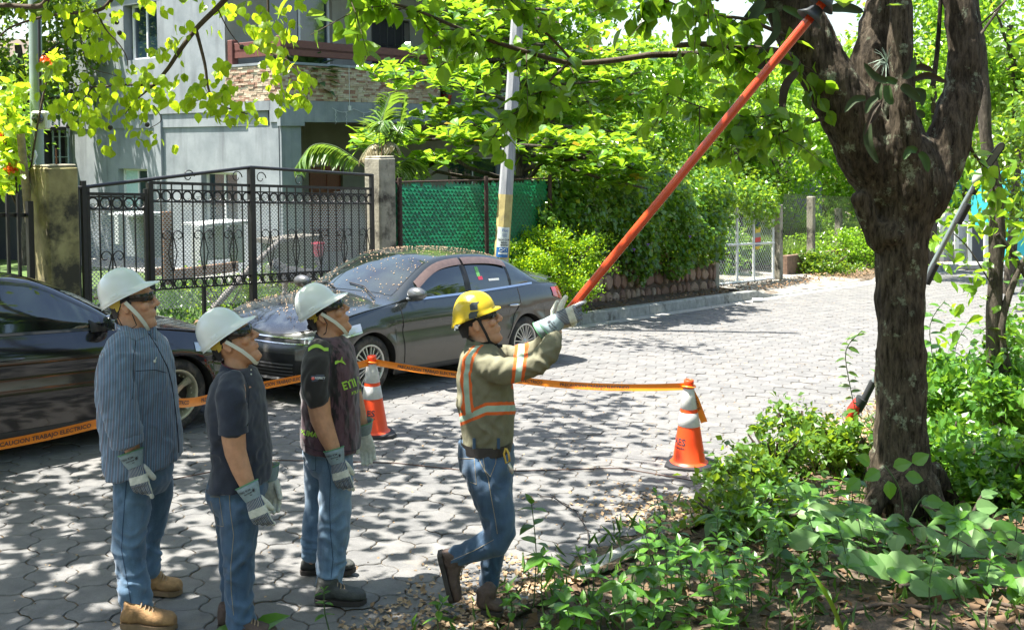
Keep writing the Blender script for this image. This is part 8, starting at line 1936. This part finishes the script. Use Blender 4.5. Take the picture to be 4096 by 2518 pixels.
P = np.stack([A_*D1[0]-B_*D1[1], A_*D1[1]+B_*D1[0], -KS*A_+H_], 1); n = len(P)
D = unit(np.array(list(-D2V))*.5+g.normal(size=(n, 3))*.6+np.array([0, 0, -.7])); Nn = unit(-np.array(list(D2V))*.8+g.normal(size=(n, 3))*.45+np.array([0, 0, .7]))
leaves('foliage', P, D, Nn, g.uniform(.07, .14, n), M_LVINE, vh, 'fold', 1.45, seed=62, kind='stuff')
mb = MB(); mb.box((W(afx(540), 11.5, 1.3)+W(afx(722, 250), 11.5, 1.3))/2, (afx(722, 250)-afx(540), .5, 2.2), Matrix((D1V, D2V, D1V.cross(D2V))).transposed(), .1); mb.build('woody_core', simple('dense_stems', (.02, .022, .012), .95, var=.5, scale=20, bump=.5), vh)  # solid box filling the hedge, its inner shade put into the colour
for i in range(16):
 a = afx(548)+(afx(720, 250)-afx(548))*(i+.5)/16; mb = MB(); z = 1.3; mb.tube([W(a, 10.5, z), W(a+.1, 10.42, z-.35), W(a+.05, 10.45, z-.75)], [.006, .004, .002], 4); mb.build('trailing_stem', M_STEM, vh)
for x, y in ((634, 100+151), (648, 246), (690, 238)): p = ONLINE(x, y, 10.2); mb = MB(); mb.lathe([(.004, 0), (.01, .02), (.035, .05)], 8, p); mb.build('purple_flower', simple('purple_petal', (.20, .08, .42), .7), vh)
g = NG(63); n = 2600; P = []; 
for i in range(n):
 x = g.uniform(700, 778); y = 186+20*((x-700)/78)+g.normal()*10; P.append(list(AT(x, y, DEP(W(afx(x, 200, WB), WB))+g.normal()*.4)))
vg = empty('gate_vine', P[0], label='leafy vine rambling over the top of the white mesh gate', cat='vine'); leaves('foliage', P, rdir(n, g, -.5), rdir(n, g, 1.), g.uniform(.08, .15, n), M_LVINE, vg, 'fold', 1.3, seed=5, kind='stuff')
s0 = G(556, 322); s0 = W(AB(s0)[0], 10.25, .1)
sh_ = bush('golden_shrub', s0, (1.05, .7, .85), 15000, .045, M_LFINE, 71, 'bright yellow-green fine-leaved shrub behind the rear of the grey sedan', clumps=90, tight=.10, up=.7, shell=.45, width=1.2, stems=10)
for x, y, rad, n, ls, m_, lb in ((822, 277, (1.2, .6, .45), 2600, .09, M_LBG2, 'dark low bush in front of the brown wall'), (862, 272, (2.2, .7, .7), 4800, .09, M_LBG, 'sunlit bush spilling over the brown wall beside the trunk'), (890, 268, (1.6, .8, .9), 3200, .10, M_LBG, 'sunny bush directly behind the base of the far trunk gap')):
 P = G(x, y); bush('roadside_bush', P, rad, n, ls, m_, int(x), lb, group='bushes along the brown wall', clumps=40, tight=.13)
for x, y, rad, n, lb in ((722, 290, (.9, .7, .8), 1800, 'leafy weeds growing behind the left side of the white gate'), (752, 280, (1.3, .9, 1.0), 2400, 'green bush behind the mesh of the white gate'), (800, 262, (1.6, 1., 1.3), 3600, 'bright yellow-green bush between the first two concrete posts')):
 P = G(x, y); q = AB(P); P = W(q[0], max(q[1], 12.6)+.6, .1); bush('yard_bush', P, rad, n, .13, M_LBG, int(x)+1, lb, clumps=36, tight=.14)
g = NG(66); n = 30000; A_ = g.uniform(28, 50, n); B_ = g.uniform(12.4, 20, n); P = np.stack([A_*D1[0]-B_*D1[1], A_*D1[1]+B_*D1[0], -KS*A_+.3+(B_-12)*.10], 1)
leaves('tall_grass', P, rdir(n, g, 1.4), rdir(n, g), g.uniform(.25, .55, n), leafmat('sunny_grass', (.10, .18, .02), (.22, .34, .05), (.40, .55, .08), .4), None, 'fold', .16, kind='stuff', origin=tuple(P[0]))
for a, b, n, lb in ((4.2, 12.6, 1800, 'low green plants behind the picket fence'), (10.0, 13.4, 500, 'garden bed of leafy plants near the pink bucket'), (10.8, 13.0, 900, 'taller garden plants beside the grey pillar')):
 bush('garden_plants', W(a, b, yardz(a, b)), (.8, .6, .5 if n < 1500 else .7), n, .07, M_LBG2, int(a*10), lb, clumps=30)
ix = empty('flowering_bush', W(5.2, 12.3), label='bush with clusters of orange flowers by the service pole at the left', cat='flowering shrub'); g = NG(72); st_ = ([], [], [], [])
for u, v, r, n in ((60, 760, 60, 60), (40, 900, 60, 70), (90, 1060, 50, 60), (40, 980, 60, 60), (100, 1180, 60, 70), (40, 1280, 60, 60), (400, 450, 55, 45), (350, 510, 40, 30), (100, 620, 50, 40), (60, 690, 50, 40), (120, 900, 40, 40), (180, 620, 30, 16), (20, 1100, 50, 50)):
 for i in range(n): st_[0].append(list(AT(*K1(u+g.normal()*r*.6, v+g.normal()*r*.6), 11.5+g.normal()*.25))); st_[1].append(list(Vector(g.normal(size=3))+Vector((0, 0, -.3)))); st_[2].append(list(Vector(g.normal(size=3))*.6+Vector((0, 0, 1)))); st_[3].append(g.uniform(.07, .14))
leaves('foliage', *st_, M_LNEAR, ix, 'oval', .9, seed=3, kind='stuff')
for uv in ([(150, 1500), (60, 1300), (40, 1000), (60, 760)], [(120, 1500), (110, 1200), (90, 1000)], [(200, 1300), (260, 900), (330, 560), (380, 430)]): mb = MB(); mb.tube(smooth([AT(*K1(*p), 11.5) for p in uv]), .012, 5); mb.build('stem', M_TWIG, ix)
M_ORF = leafmat('orange_petal', (.75, .06, .01), (.85, .16, .02), (.8, .2, .02), .3)
for u, v, r in ((320, 425, 38), (75, 1190, 38), (0, 960, 36), (120, 1165, 24)):
 n = 70; P = [list(AT(*K1(u+g.normal()*r*.5, v+g.normal()*r*.4), 11.3+g.normal()*.05)) for i in range(n)]; leaves('flower_cluster', P, rdir(n, g, .5), rdir(n, g), .035, M_ORF, ix, 'fold', 1.6, seed=4, kind='stuff')
mb = MB(); mb.tube([AT(*K1(145, 940), 11.2), AT(*K1(205, 1560), 11.2)], .045, 6); mb.build('wooden_stake', simple('stake_wood', (.25, .20, .12), .85, var=.3), label='weathered wooden stake leaning left of the service pole', cat='stake')
# palm
K4 = lambda u, v: ((1150+u/2.439)/4, (100+v/2.439)/4)
pc = ONLINE(372, 330, 12.1); PD_ = DEP(pc); palm = empty('palm', pc, label='small palm arching over the grey pillar between house and gate', cat='palm')
mb = MB(); mb.tube([pc, AT(371, 230, PD_), AT(372, 195, PD_)], [.09, .07, .05], 8); mb.build('trunk', M_BARK2, palm)
M_PALM = leafmat('palm_leaflet', (.05, .12, .02), (.11, .22, .035), (.32, .50, .05), .4, .35); M_PALMD = leafmat('dry_palm_leaflet', (.20, .17, .09), (.38, .34, .2), (.3, .28, .1), .3)
def frond(uv, dep, ln, n, mat, seed, droop=.6):
 g = NG(seed); pts = smooth([AT(*K4(*p), d_) for p, d_ in zip(uv, np.linspace(dep[0], dep[1], len(uv)))], 8); mb = MB(); mb.tube(pts, [.014*(1-.8*i/len(pts)) for i in range(len(pts))], 5); mb.build('frond_rib', M_STEM, palm)
 P, D, Nn, Sz = [], [], [], []
 for i in range(n):
  t_ = (.18+.82*i/n)*(len(pts)-1); k = min(int(t_), len(pts)-2); p = pts[k].lerp(pts[k+1], t_-k); ax_ = (pts[k+1]-pts[k]).normalized(); s_ = ax_.cross(ZV).normalized()
  for sg in (-1, 1): d = (s_*sg*.8+ax_*.6+ZV*(-droop+g.normal()*.12)).normalized(); P.append(list(p)); D.append(list(d)); Nn.append(list(ZV*.6+ax_*.5)); Sz.append(ln*(math.sin(math.pi*(.15+.8*i/n)))**.6*g.uniform(.85, 1.1))
 leaves('leaflets', P, D, Nn, Sz, mat, palm, 'lance', .55, seed=seed, kind='stuff')
frond([(850, 1480), (640, 1290), (430, 1170), (230, 1180), (80, 1380)], (PD_, PD_-.3), .55, 60, M_PALM, 1); frond([(880, 1480), (890, 1250), (900, 1000), (960, 800), (1000, 680)], (PD_, PD_+.3), .5, 46, M_PALM, 2, .1); frond([(900, 1480), (1000, 1250), (1100, 1000), (1150, 720)], (PD_, PD_), .5, 46, M_PALM, 3, .15)
frond([(880, 1480), (960, 1100), (940, 930), (900, 1000)], (PD_-.2, PD_-.4), .35, 30, M_PALM, 4); frond([(900, 1450), (1040, 1080), (1090, 960), (1180, 920)], (PD_, PD_-.3), .35, 30, M_PALM, 5); frond([(860, 1480), (900, 1180), (800, 1180), (720, 1300)], (PD_, PD_-.5), .32, 34, M_PALMD, 6, .9); frond([(900, 1480), (1100, 1350), (1200, 1300), (1260, 1420)], (PD_, PD_+.4), .5, 40, M_PALM, 7); frond([(900, 1400), (940, 1180), (1000, 1130), (1050, 1180)], (PD_, PD_-.5), .3, 26, M_PALMD, 8, .9)
# dog behind the fence
dg_ = W(afx(290, 280, 12.2), 12.2, yardz(afx(290, 280, 12.2), 12.2)); dog = empty('husky_dog', dg_, label='black and white husky standing behind the wire fence with head turned left', cat='dog')
dgD = DEP(dg_); DQ = lambda u, v, yo=0.: AT((u/1.757)/4, (600+v/1.757)/4, dgD+yo)
mb = MB(); s4 = dgD/FPX/1.757/4
cap(mb, [(DQ(1985, 870), 50*s4), (DQ(2040, 872), 60*s4), (DQ(2110, 880), 54*s4), (DQ(2180, 880), 50*s4)], 14); cap(mb, [(DQ(2000, 850), 44*s4), (DQ(1965, 820), 38*s4), (DQ(1945, 800), 34*s4)], 12)
mb.sphere(DQ(1938, 800), 36*s4, 12, 8); cap(mb, [(DQ(1930, 812), 20*s4), (DQ(1900, 822), 13*s4)], 10)
for du in (-14, 12): cap(mb, [(DQ(1945+du, 775, du*.003), 11*s4), (DQ(1944+du, 745, du*.003), 4*s4)], 8)
for u, yo in ((2000, -.08), (2010, .08)): cap(mb, [(DQ(u, 900, yo), 24*s4), (DQ(u-2, 960, yo), 13*s4), (DQ(u-4, 1010, yo), 11*s4), (DQ(u-14, 1020, yo), 12*s4)], 10)
for u, yo in ((2160, -.08), (2172, .08)): cap(mb, [(DQ(u, 895, yo), 34*s4), (DQ(u-14, 940, yo), 20*s4), (DQ(u+16, 975, yo), 11*s4), (DQ(u+6, 1015, yo), 10*s4), (DQ(u-6, 1022, yo), 11*s4)], 10)
cap(mb, [(DQ(2200, 860), 16*s4), (DQ(2240, 840), 20*s4), (DQ(2250, 800), 22*s4), (DQ(2220, 785), 14*s4)], 10)
V, F, Nn = solid(mb, .009, 2); V = V+Nn*(.006*vfbm(V, 50, 2, 3))[:, None]; zc_ = DQ(2000, 905).z; facex = DQ(1925, 800).x
npmesh('body', V, F, (lambda t: (t.bsdf(t.ramp(t.attr('pale'), [(.4, (.02, .02, .022)), (.6, (.34, .31, .27))]), .9), t.m)[1])(NT('dog_fur')), dog, True, attrs={'pale': ((V[:, 2] < zc_+.03*vnoise(V, 20)) | (V[:, 0] < facex)).astype(float)})
for yo in (-.04,): mb = MB(); mb.sphere(DQ(1918, 796, -36*s4+.012), .008, 8, 6); mb.build('eye', M_INK, dog)
mb = MB(); mb.sphere(DQ(1888, 820), .012, 8, 6); mb.build('nose', M_INK, dog)
# near ground: litter, seedlings, fallen branch
g = NG(81)
def dead(name, n, afun, sz, mats, label, seed, z=.004, kind='stuff'):
 g = NG(seed); P = afun(n, g); D = rdir(len(P), g)*np.array([1, 1, .25]); Nn = unit(g.normal(size=(len(P), 3))*.35+np.array([0, 0, 1])); return leaves(name, P, D, Nn, g.uniform(.5, 1.3, len(P))*sz, mats, None, 'fold', 1.2, seed=seed, kind=kind, origin=tuple(P[0]))
M_DEAD = leafmat('dead_leaf', (.05, .028, .014), (.26, .165, .09), (.2, .12, .05), .12, .7, .3); M_DEAD2 = leafmat('pale_dead_leaf', (.20, .13, .07), (.42, .30, .18), (.2, .12, .05), .12, .7, .3)
def bankh(a, b): return .05*vnoise(np.stack([a*.9, b*.9, a*0], 1), 1)+.03*np.maximum(0, np.minimum(3, 3.2-b))-.03
def bank(n, g): A = g.uniform(1.5, 14, n); B = 3.35-g.random(n)**1.0*6.5; return np.stack([A*D1[0]-B*D1[1], A*D1[1]+B*D1[0], -KS*A+np.where(B < 3.2, bankh(A, B), -.02)+g.uniform(0, .03, n)], 1)
dead('leaf_litter', 22000, bank, .065, M_DEAD, None, 82)
def spill(n, g):
 A = g.uniform(2.5, 13, n*3); B = 3.3+np.abs(g.normal(size=n*3))*.35*(1+.6*vnoise(np.stack([A*.8, A*0, A*0], 1), 1, 3)); k = vnoise(np.stack([A*1.1, B*1.1, A*0], 1), 1, 9) > .0; A, B = A[k][:n], B[k][:n]; return np.stack([A*D1[0]-B*D1[1], A*D1[1]+B*D1[0], -KS*A+g.uniform(.002, .014, len(A))], 1)
dead('leaf_litter', 6500, spill, .034, M_DEAD2, None, 83)
def street(n, g):
 A = g.uniform(0, 22, n); B = g.uniform(3.6, 9.6, n); k = (g.random(n) < .25)|(B > 8.2)|(vnoise(np.stack([A*.7, B*.7, A*0], 1), 1, 12) > .35); A, B = A[k], B[k]; return np.stack([A*D1[0]-B*D1[1], A*D1[1]+B*D1[0], -KS*A+.004], 1)
dead('leaf_litter', 5200, street, .020, M_DEAD2, None, 84)
def verge_(n, g): A = g.uniform(0, 40, n); B = g.uniform(9.9, 11.1, n); return np.stack([A*D1[0]-B*D1[1], A*D1[1]+B*D1[0], -KS*A+.15+g.uniform(0, .03, n)], 1)
dead('leaf_litter', 5000, verge_, .06, M_DEAD, None, 85)
g = NG(86); n = 5000; A_ = g.uniform(2, 13, n); B_ = g.uniform(1.0, 3.6, n); P = np.stack([A_*D1[0]-B_*D1[1], A_*D1[1]+B_*D1[0], -KS*A_+np.where(B_ < 3.2, bankh(A_, B_), 0)], 1)
leaves('low_grass', P, rdir(n, g, 1.), rdir(n, g), g.uniform(.05, .14, n), M_GRASS, None, 'fold', .25, kind='stuff', origin=tuple(P[0]))
LM = {}
def leafobj(shape, mat, rv):
 k = (shape, mat.name, rv)
 if k not in LM:
  V, F, R = leafmesh([[0, 0, 0]], [[0, 1, 0]], [[0, 0, 1]], 1., shape, 1.0, rnd=np.array([rv])); me = bpy.data.meshes.new('leaf'); me.from_pydata([tuple(v) for v in V], [], [tuple(f) for f in F]); at = me.attributes.new('rnd', 'FLOAT', 'POINT'); at.data.foreach_set('value', R.astype(np.float32)); me.materials.append(mat); LM[k] = me
 return LM[k]
def put_leaf(parent, p, d, nrm, sz, w=.9, shape='oval', mat=None, rv=None):
 d = Vector(d).normalized(); n_ = Vector(nrm); x = d.cross(n_).normalized(); z = x.cross(d); me = leafobj(shape, mat or M_LPL, rv if rv is not None else random.choice((.1, .35, .6, .85)))
 o = bpy.data.objects.new('leaf', me); COL.objects.link(o); o.parent = parent; M = Matrix((x*sz*w, d*sz, z*sz)).transposed().to_4x4(); M.translation = p; o.matrix_local = wm(parent).inverted() @ M; return o
def seedling(P, h, nl, ls, label, seed, lean=(0, 0), w=.85, mat=None, whorl=False, group='seedlings growing in the leaf litter'):
 gg = random.Random(seed); e = empty('seedling', P, label=label, cat='plant', group=group); P = Vector(P); top = P+Vector((lean[0], lean[1], h)); pts = smooth([P-Vector((0, 0, .03)), P.lerp(top, .5)+Vector((gg.uniform(-.03, .03), gg.uniform(-.03, .03), 0)), top]); mb = MB(); mb.tube(pts, [.0045*(1-.06*i) for i in range(len(pts))], 5); mb.build('stem', M_STEM, e)
 a = gg.uniform(0, 6.28)
 for i in range(nl):
  t_ = (.35+.65*(i//2*2+1)/nl) if not whorl else .97; t_ = min(.99, t_); k = t_*(len(pts)-1); j = min(int(k), len(pts)-2); p = pts[j].lerp(pts[j+1], k-j)
  a += 3.14 if i % 2 else 1.57+gg.uniform(-.4, .4)
  if whorl: a = 6.28*i/nl+gg.uniform(-.2, .2)
  up = .25 if not whorl else -.1; d = (math.cos(a), math.sin(a), up-.35*(1-t_)+gg.uniform(-.25, .2)); put_leaf(e, p, d, (gg.uniform(-.2, .2), gg.uniform(-.2, .2), 1), ls*(1-.35*t_ if not whorl else 1)*gg.uniform(.8, 1.15), w, mat=mat)
 for q in (.0, 2.2): put_leaf(e, top, (math.cos(a+q)*.5, math.sin(a+q)*.5, .8), (0, -.3, 1), ls*.45, w, mat=mat)
 return e
def GB(x, y):
 P = G(x, y); a, b = AB(P); return W(a, b, float(bankh(np.array([a]), np.array([b]))[0]) if b < 3.2 else 0.)
SL = [(533, 606, .55, 8, .14, 0, 'tall single seedling with big drooping leaves right of the standing leg'), (440, 634, .16, 6, .10, 0, 'low seedling at the bottom edge left of the raised boot'), (505, 630, .2, 8, .10, 0, 'young plant in front of the standing foot'), (332, 634, .22, 6, .07, 0, 'small feathery weed sprouting at the bottom edge under the third man')]
sx0 = [(455, 634), (475, 628), (520, 630), (548, 626), (565, 612), (585, 632), (600, 600), (610, 618), (632, 606), (640, 628), (655, 590), (668, 612), (676, 632), (692, 584), (700, 604), (716, 624), (724, 570), (738, 592), (752, 612), (765, 560), (778, 580), (790, 602), (800, 548), (815, 566), (828, 590), (745, 636), (780, 632), (812, 622), (846, 604), (858, 580), (690, 560), (660, 566), (722, 546), (750, 532), (775, 520), (800, 505), (820, 520), (835, 500), (850, 520), (560, 588), (578, 566), (625, 580), (950, 590), (980, 610), (930, 620), (1005, 585), (960, 560), (1010, 555), (880, 560), (920, 575), (590, 612), (470, 640), (495, 642), (540, 642), (620, 642), (655, 642), (705, 645), (672, 588), (735, 560), (708, 545), (768, 545), (790, 530), (640, 560), (655, 545)]
gg = random.Random(12)
wordsA = ['pointed', 'oval', 'drooping', 'upright', 'broad', 'narrow']; wordsB = ['bright', 'mid', 'pale', 'deep']
for i, (x, y, h, nl, ls, _, lb) in enumerate(SL): seedling(GB(x, y), h, nl, ls, lb, i, (gg.uniform(-.05, .05), 0), w=.8)
sx0 += [(x+gg.uniform(-12, 12), y+gg.uniform(-8, 8)) for x, y in sx0[:22]]
sx0 = [q for q in sx0 if q[0] > 525 and not (q[0] < 650 and q[1] < 602)]
LMK = [('the right traffic cone', 689, 470), ('the standing boot of the lineman', 490, 608), ('the fallen pale branch', 850, 565), ('the big trunk base', 905, 515), ('the bottom right corner', 1024, 629), ('the yellow grass blade', 815, 590), ('the bottom edge below the cone', 690, 632), ('the dark weed clump', 742, 505)]
ORD = ['nearest', 'second nearest', 'third nearest', 'fourth nearest', 'fifth nearest', 'sixth nearest', 'seventh nearest', 'eighth nearest', 'ninth nearest', 'tenth nearest']; grp = {}
for x, y in sx0:
 k = min(range(8), key=lambda j: math.hypot(x-LMK[j][1], y-LMK[j][2])); dx, dy = x-LMK[k][1], y-LMK[k][2]; sd = ('to the right of' if dx > 0 else 'to the left of') if abs(dx) > abs(dy) else ('in front of' if dy > 0 else 'behind'); grp.setdefault((k, sd), []).append((math.hypot(dx, dy), x, y))
lab = {}
for (k, sd), L_ in grp.items():
 for r_, (_, x, y) in enumerate(sorted(L_)): lab[(x, y)] = '%s leafy seedling %s %s' % (ORD[r_] if r_ < 10 else 'farthest', sd, LMK[k][0])
for i, (x, y) in enumerate(sx0):
 h = gg.uniform(.14, .40); seedling(GB(x, y), h, gg.choice((6, 6, 8, 8)), gg.uniform(.085, .165), lab[(x, y)], 100+i, (gg.uniform(-.08, .08), gg.uniform(-.05, .05)), w=gg.uniform(.6, .95), whorl=(i % 5 == 0))
P = G(250, 640); e = empty('seedling', P, label='single large glossy leaf plant poking in at the bottom edge by the navy polo man', cat='plant'); mb = MB(); mb.tube([P, P+Vector((.0, 0, .06))], .006, 5); mb.build('stem', M_STEM, e); put_leaf(e, P+Vector((0, 0, .03)), (.65, .1, .45), (-.4, -.4, 1), .19, .9, rv=.6); put_leaf(e, P+Vector((-.02, 0, .03)), (-.9, .1, .05), (0, -.4, 1), .2, .9, rv=.5); put_leaf(e, P+Vector((.02, 0, .03)), (.8, -.1, .02), (0, -.3, 1), .16, .8, rv=.9)
for x, y, rad, n, ls, lb in ((742, 500, (.35, .3, .20), 900, .065, 'dark small-leaved weed clump at the road edge left of the tree'), (775, 478, (.36, .3, .24), 900, .065, 'tall small-leaved weeds beside the pole saw motor'), (800, 462, (.32, .3, .28), 900, .055, 'weeds growing round the red battery housing'), (735, 530, (.42, .3, .18), 800, .065, 'low dark weeds spreading over the edging'), (848, 470, (.3, .25, .25), 700, .07, 'broad weeds at the foot of the big trunk'),
 (945, 430, (.6, .5, .4), 2400, .08, 'leafy thicket just right of the big trunk'), (985, 412, (.8, .6, .33), 2400, .085, 'bright thicket around the slender tree'), (1020, 450, (.7, .6, .5), 2600, .085, 'undergrowth at the right edge below the slender tree'), (950, 475, (.6, .4, .3), 1800, .075, 'low undergrowth right of the trunk base'), (1000, 500, (.6, .4, .3), 1700, .08, 'fresh green undergrowth near the right edge'), (935, 400, (.3, .4, .28), 700, .10, 'saplings with long leaves between trunk and road'), (1075, 385, (.9, .8, .8), 2200, .11, 'tall bush cut by the right edge of the picture')):
 bush('undergrowth', GB(x, y), rad, n, ls, M_LPL if x > 900 else M_LBG2, int(x+y), lb, clumps=34, tight=.17, shape='fold', width=1.15, group='weeds and undergrowth round the big tree', stems=8)
def wand(uv, ls, n, label, mat=None, dep=None):
 P0 = GB(*uv[0]); d0 = DEP(P0); pts = smooth([P0]+[AT(x, y, d0) for x, y in uv[1:]]); e = empty('weed_stem', P0, label=label, cat='plant', group='tall single weeds beside the tree'); mb = MB(); mb.tube(pts, .004, 5); mb.build('stem', M_STEM, e); gg = random.Random(int(uv[0][0]))
 for i in range(n): t_ = (.3+.7*i/n)*(len(pts)-1); j = min(int(t_), len(pts)-2); p = pts[j].lerp(pts[j+1], t_-j); sg = 1 if i % 2 else -1; put_leaf(e, p, (sg*.8, gg.uniform(-.5, .5), gg.uniform(-.3, .4)), (gg.uniform(-.3, .3), -.3, 1), ls*gg.uniform(.7, 1.2), .9, mat=mat)
wand([(868, 470), (860, 430), (850, 385), (846, 350), (862, 330)], .085, 22, 'dark sprig rising in front of the sunny road left of the trunk', M_LBG2); wand([(800, 470), (795, 440), (790, 415)], .07, 14, 'short sprig by the pole saw handle', M_LBG2)
wand([(935, 430), (934, 370), (930, 325), (945, 300)], .14, 12, 'sapling with long hanging leaves at the right side of the trunk'); wand([(960, 400), (955, 350), (970, 320)], .12, 12, 'leafy sapling between the big trunk and slender tree')
fb = empty('fallen_branch', GB(900, 560), label='freshly cut branch with large pale leaves lying below the big tree', cat='branch'); gg = random.Random(31); stems = [[(770, 585), (820, 560), (880, 545), (950, 560), (1010, 600), (1060, 640)], [(790, 540), (840, 535), (900, 555)], [(830, 600), (880, 590), (940, 590)], [(920, 520), (965, 530), (1020, 560), (1060, 590)], [(900, 610), (960, 600), (1030, 610)], [(860, 560), (830, 520), (800, 510)], [(960, 560), (985, 510), (1010, 490)]]
for k, L_ in enumerate(stems):
 pts = smooth([GB(x, y)+Vector((0, 0, .14+.07*math.sin(i+k))) for i, (x, y) in enumerate(L_)]); mb = MB(); mb.tube(pts, [.012*(1-.7*i/len(pts)) for i in range(len(pts))], 6); mb.build('stem', M_TWIG, fb)
 for i in range(len(pts)*2-2 if k == 0 else len(pts)*2):
  t_ = (i+.5)/(len(pts)*2)*(len(pts)-1); j = min(int(t_), len(pts)-2); p = pts[j].lerp(pts[j+1], t_-j); ax_ = (pts[j+1]-pts[j]).normalized(); sd = ax_.cross(ZV)*(1 if i % 2 else -1); d = sd*.8+ax_*.5+ZV*gg.uniform(-.3, .5); put_leaf(fb, p, d, (gg.uniform(-.5, .5), -.5+gg.uniform(-.5, .3), 1), gg.uniform(.12, .19), 1.05, mat=M_LPALE if gg.random() < .62 else M_LPL)
sp2 = empty('trunk_shoot', GB(905, 520), label='leafy shoot in front of the base of the big trunk', cat='plant')
for x, y, dx, dz in ((870, 462, -.3, .2), (880, 470, -.7, -.3), (893, 466, .5, .2), (905, 475, .8, -.1), (888, 480, .1, -.7), (912, 462, .6, .4), (925, 500, .8, .0), (938, 505, .7, -.2), (950, 515, .6, -.4), (860, 478, -.6, -.4)): put_leaf(sp2, AT(x, y, TD-.55), (dx, -.2, dz), (0, -1, .6), .12, 1.1, rv=.7)
mb = MB(); mb.tube(smooth([GB(905, 525), AT(900, 490, TD-.5), AT(885, 465, TD-.5)]), .006, 5); mb.tube(smooth([GB(905, 525), AT(925, 495, TD-.5), AT(950, 512, TD-.5)]), .005, 5); mb.build('stem', M_STEM, sp2, kind='stuff')
mb = MB(); c = AT(808, 566, 4.9); strap_leaf(mb, [GB(845, 640), AT(830, 600, 4.8), AT(808, 566, 4.8)], .02); mb.build('grass_blade', simple('lime_blade', (.22, .42, .02), .5), label='single bright yellow-green grass blade at the bottom right', cat='grass blade')
for L_, lb in (([(830, 625), (880, 618), (930, 622)], 'dry stick lying in the litter at the bottom'), ([(985, 615), (1024, 625)], 'short brown branch piece at the bottom right corner'), ([(780, 600), (800, 592), (835, 588)], 'thin curved twig on the litter')):
 mb = MB(); mb.tube([GB(*q)+Vector((0, 0, .03)) for q in L_], .012, 6); mb.build('stick', M_TWIG, label=lb, cat='stick')
mb = MB(); mb.sphere(GB(852, 566)+Vector((0, 0, .04)), (.09, .07, .07), 9, 6); mb.build('stone', simple('grey_stone', (.14, .14, .13), .9, bump=.5), label='grey stone half hidden by the pale leaves', cat='stone')
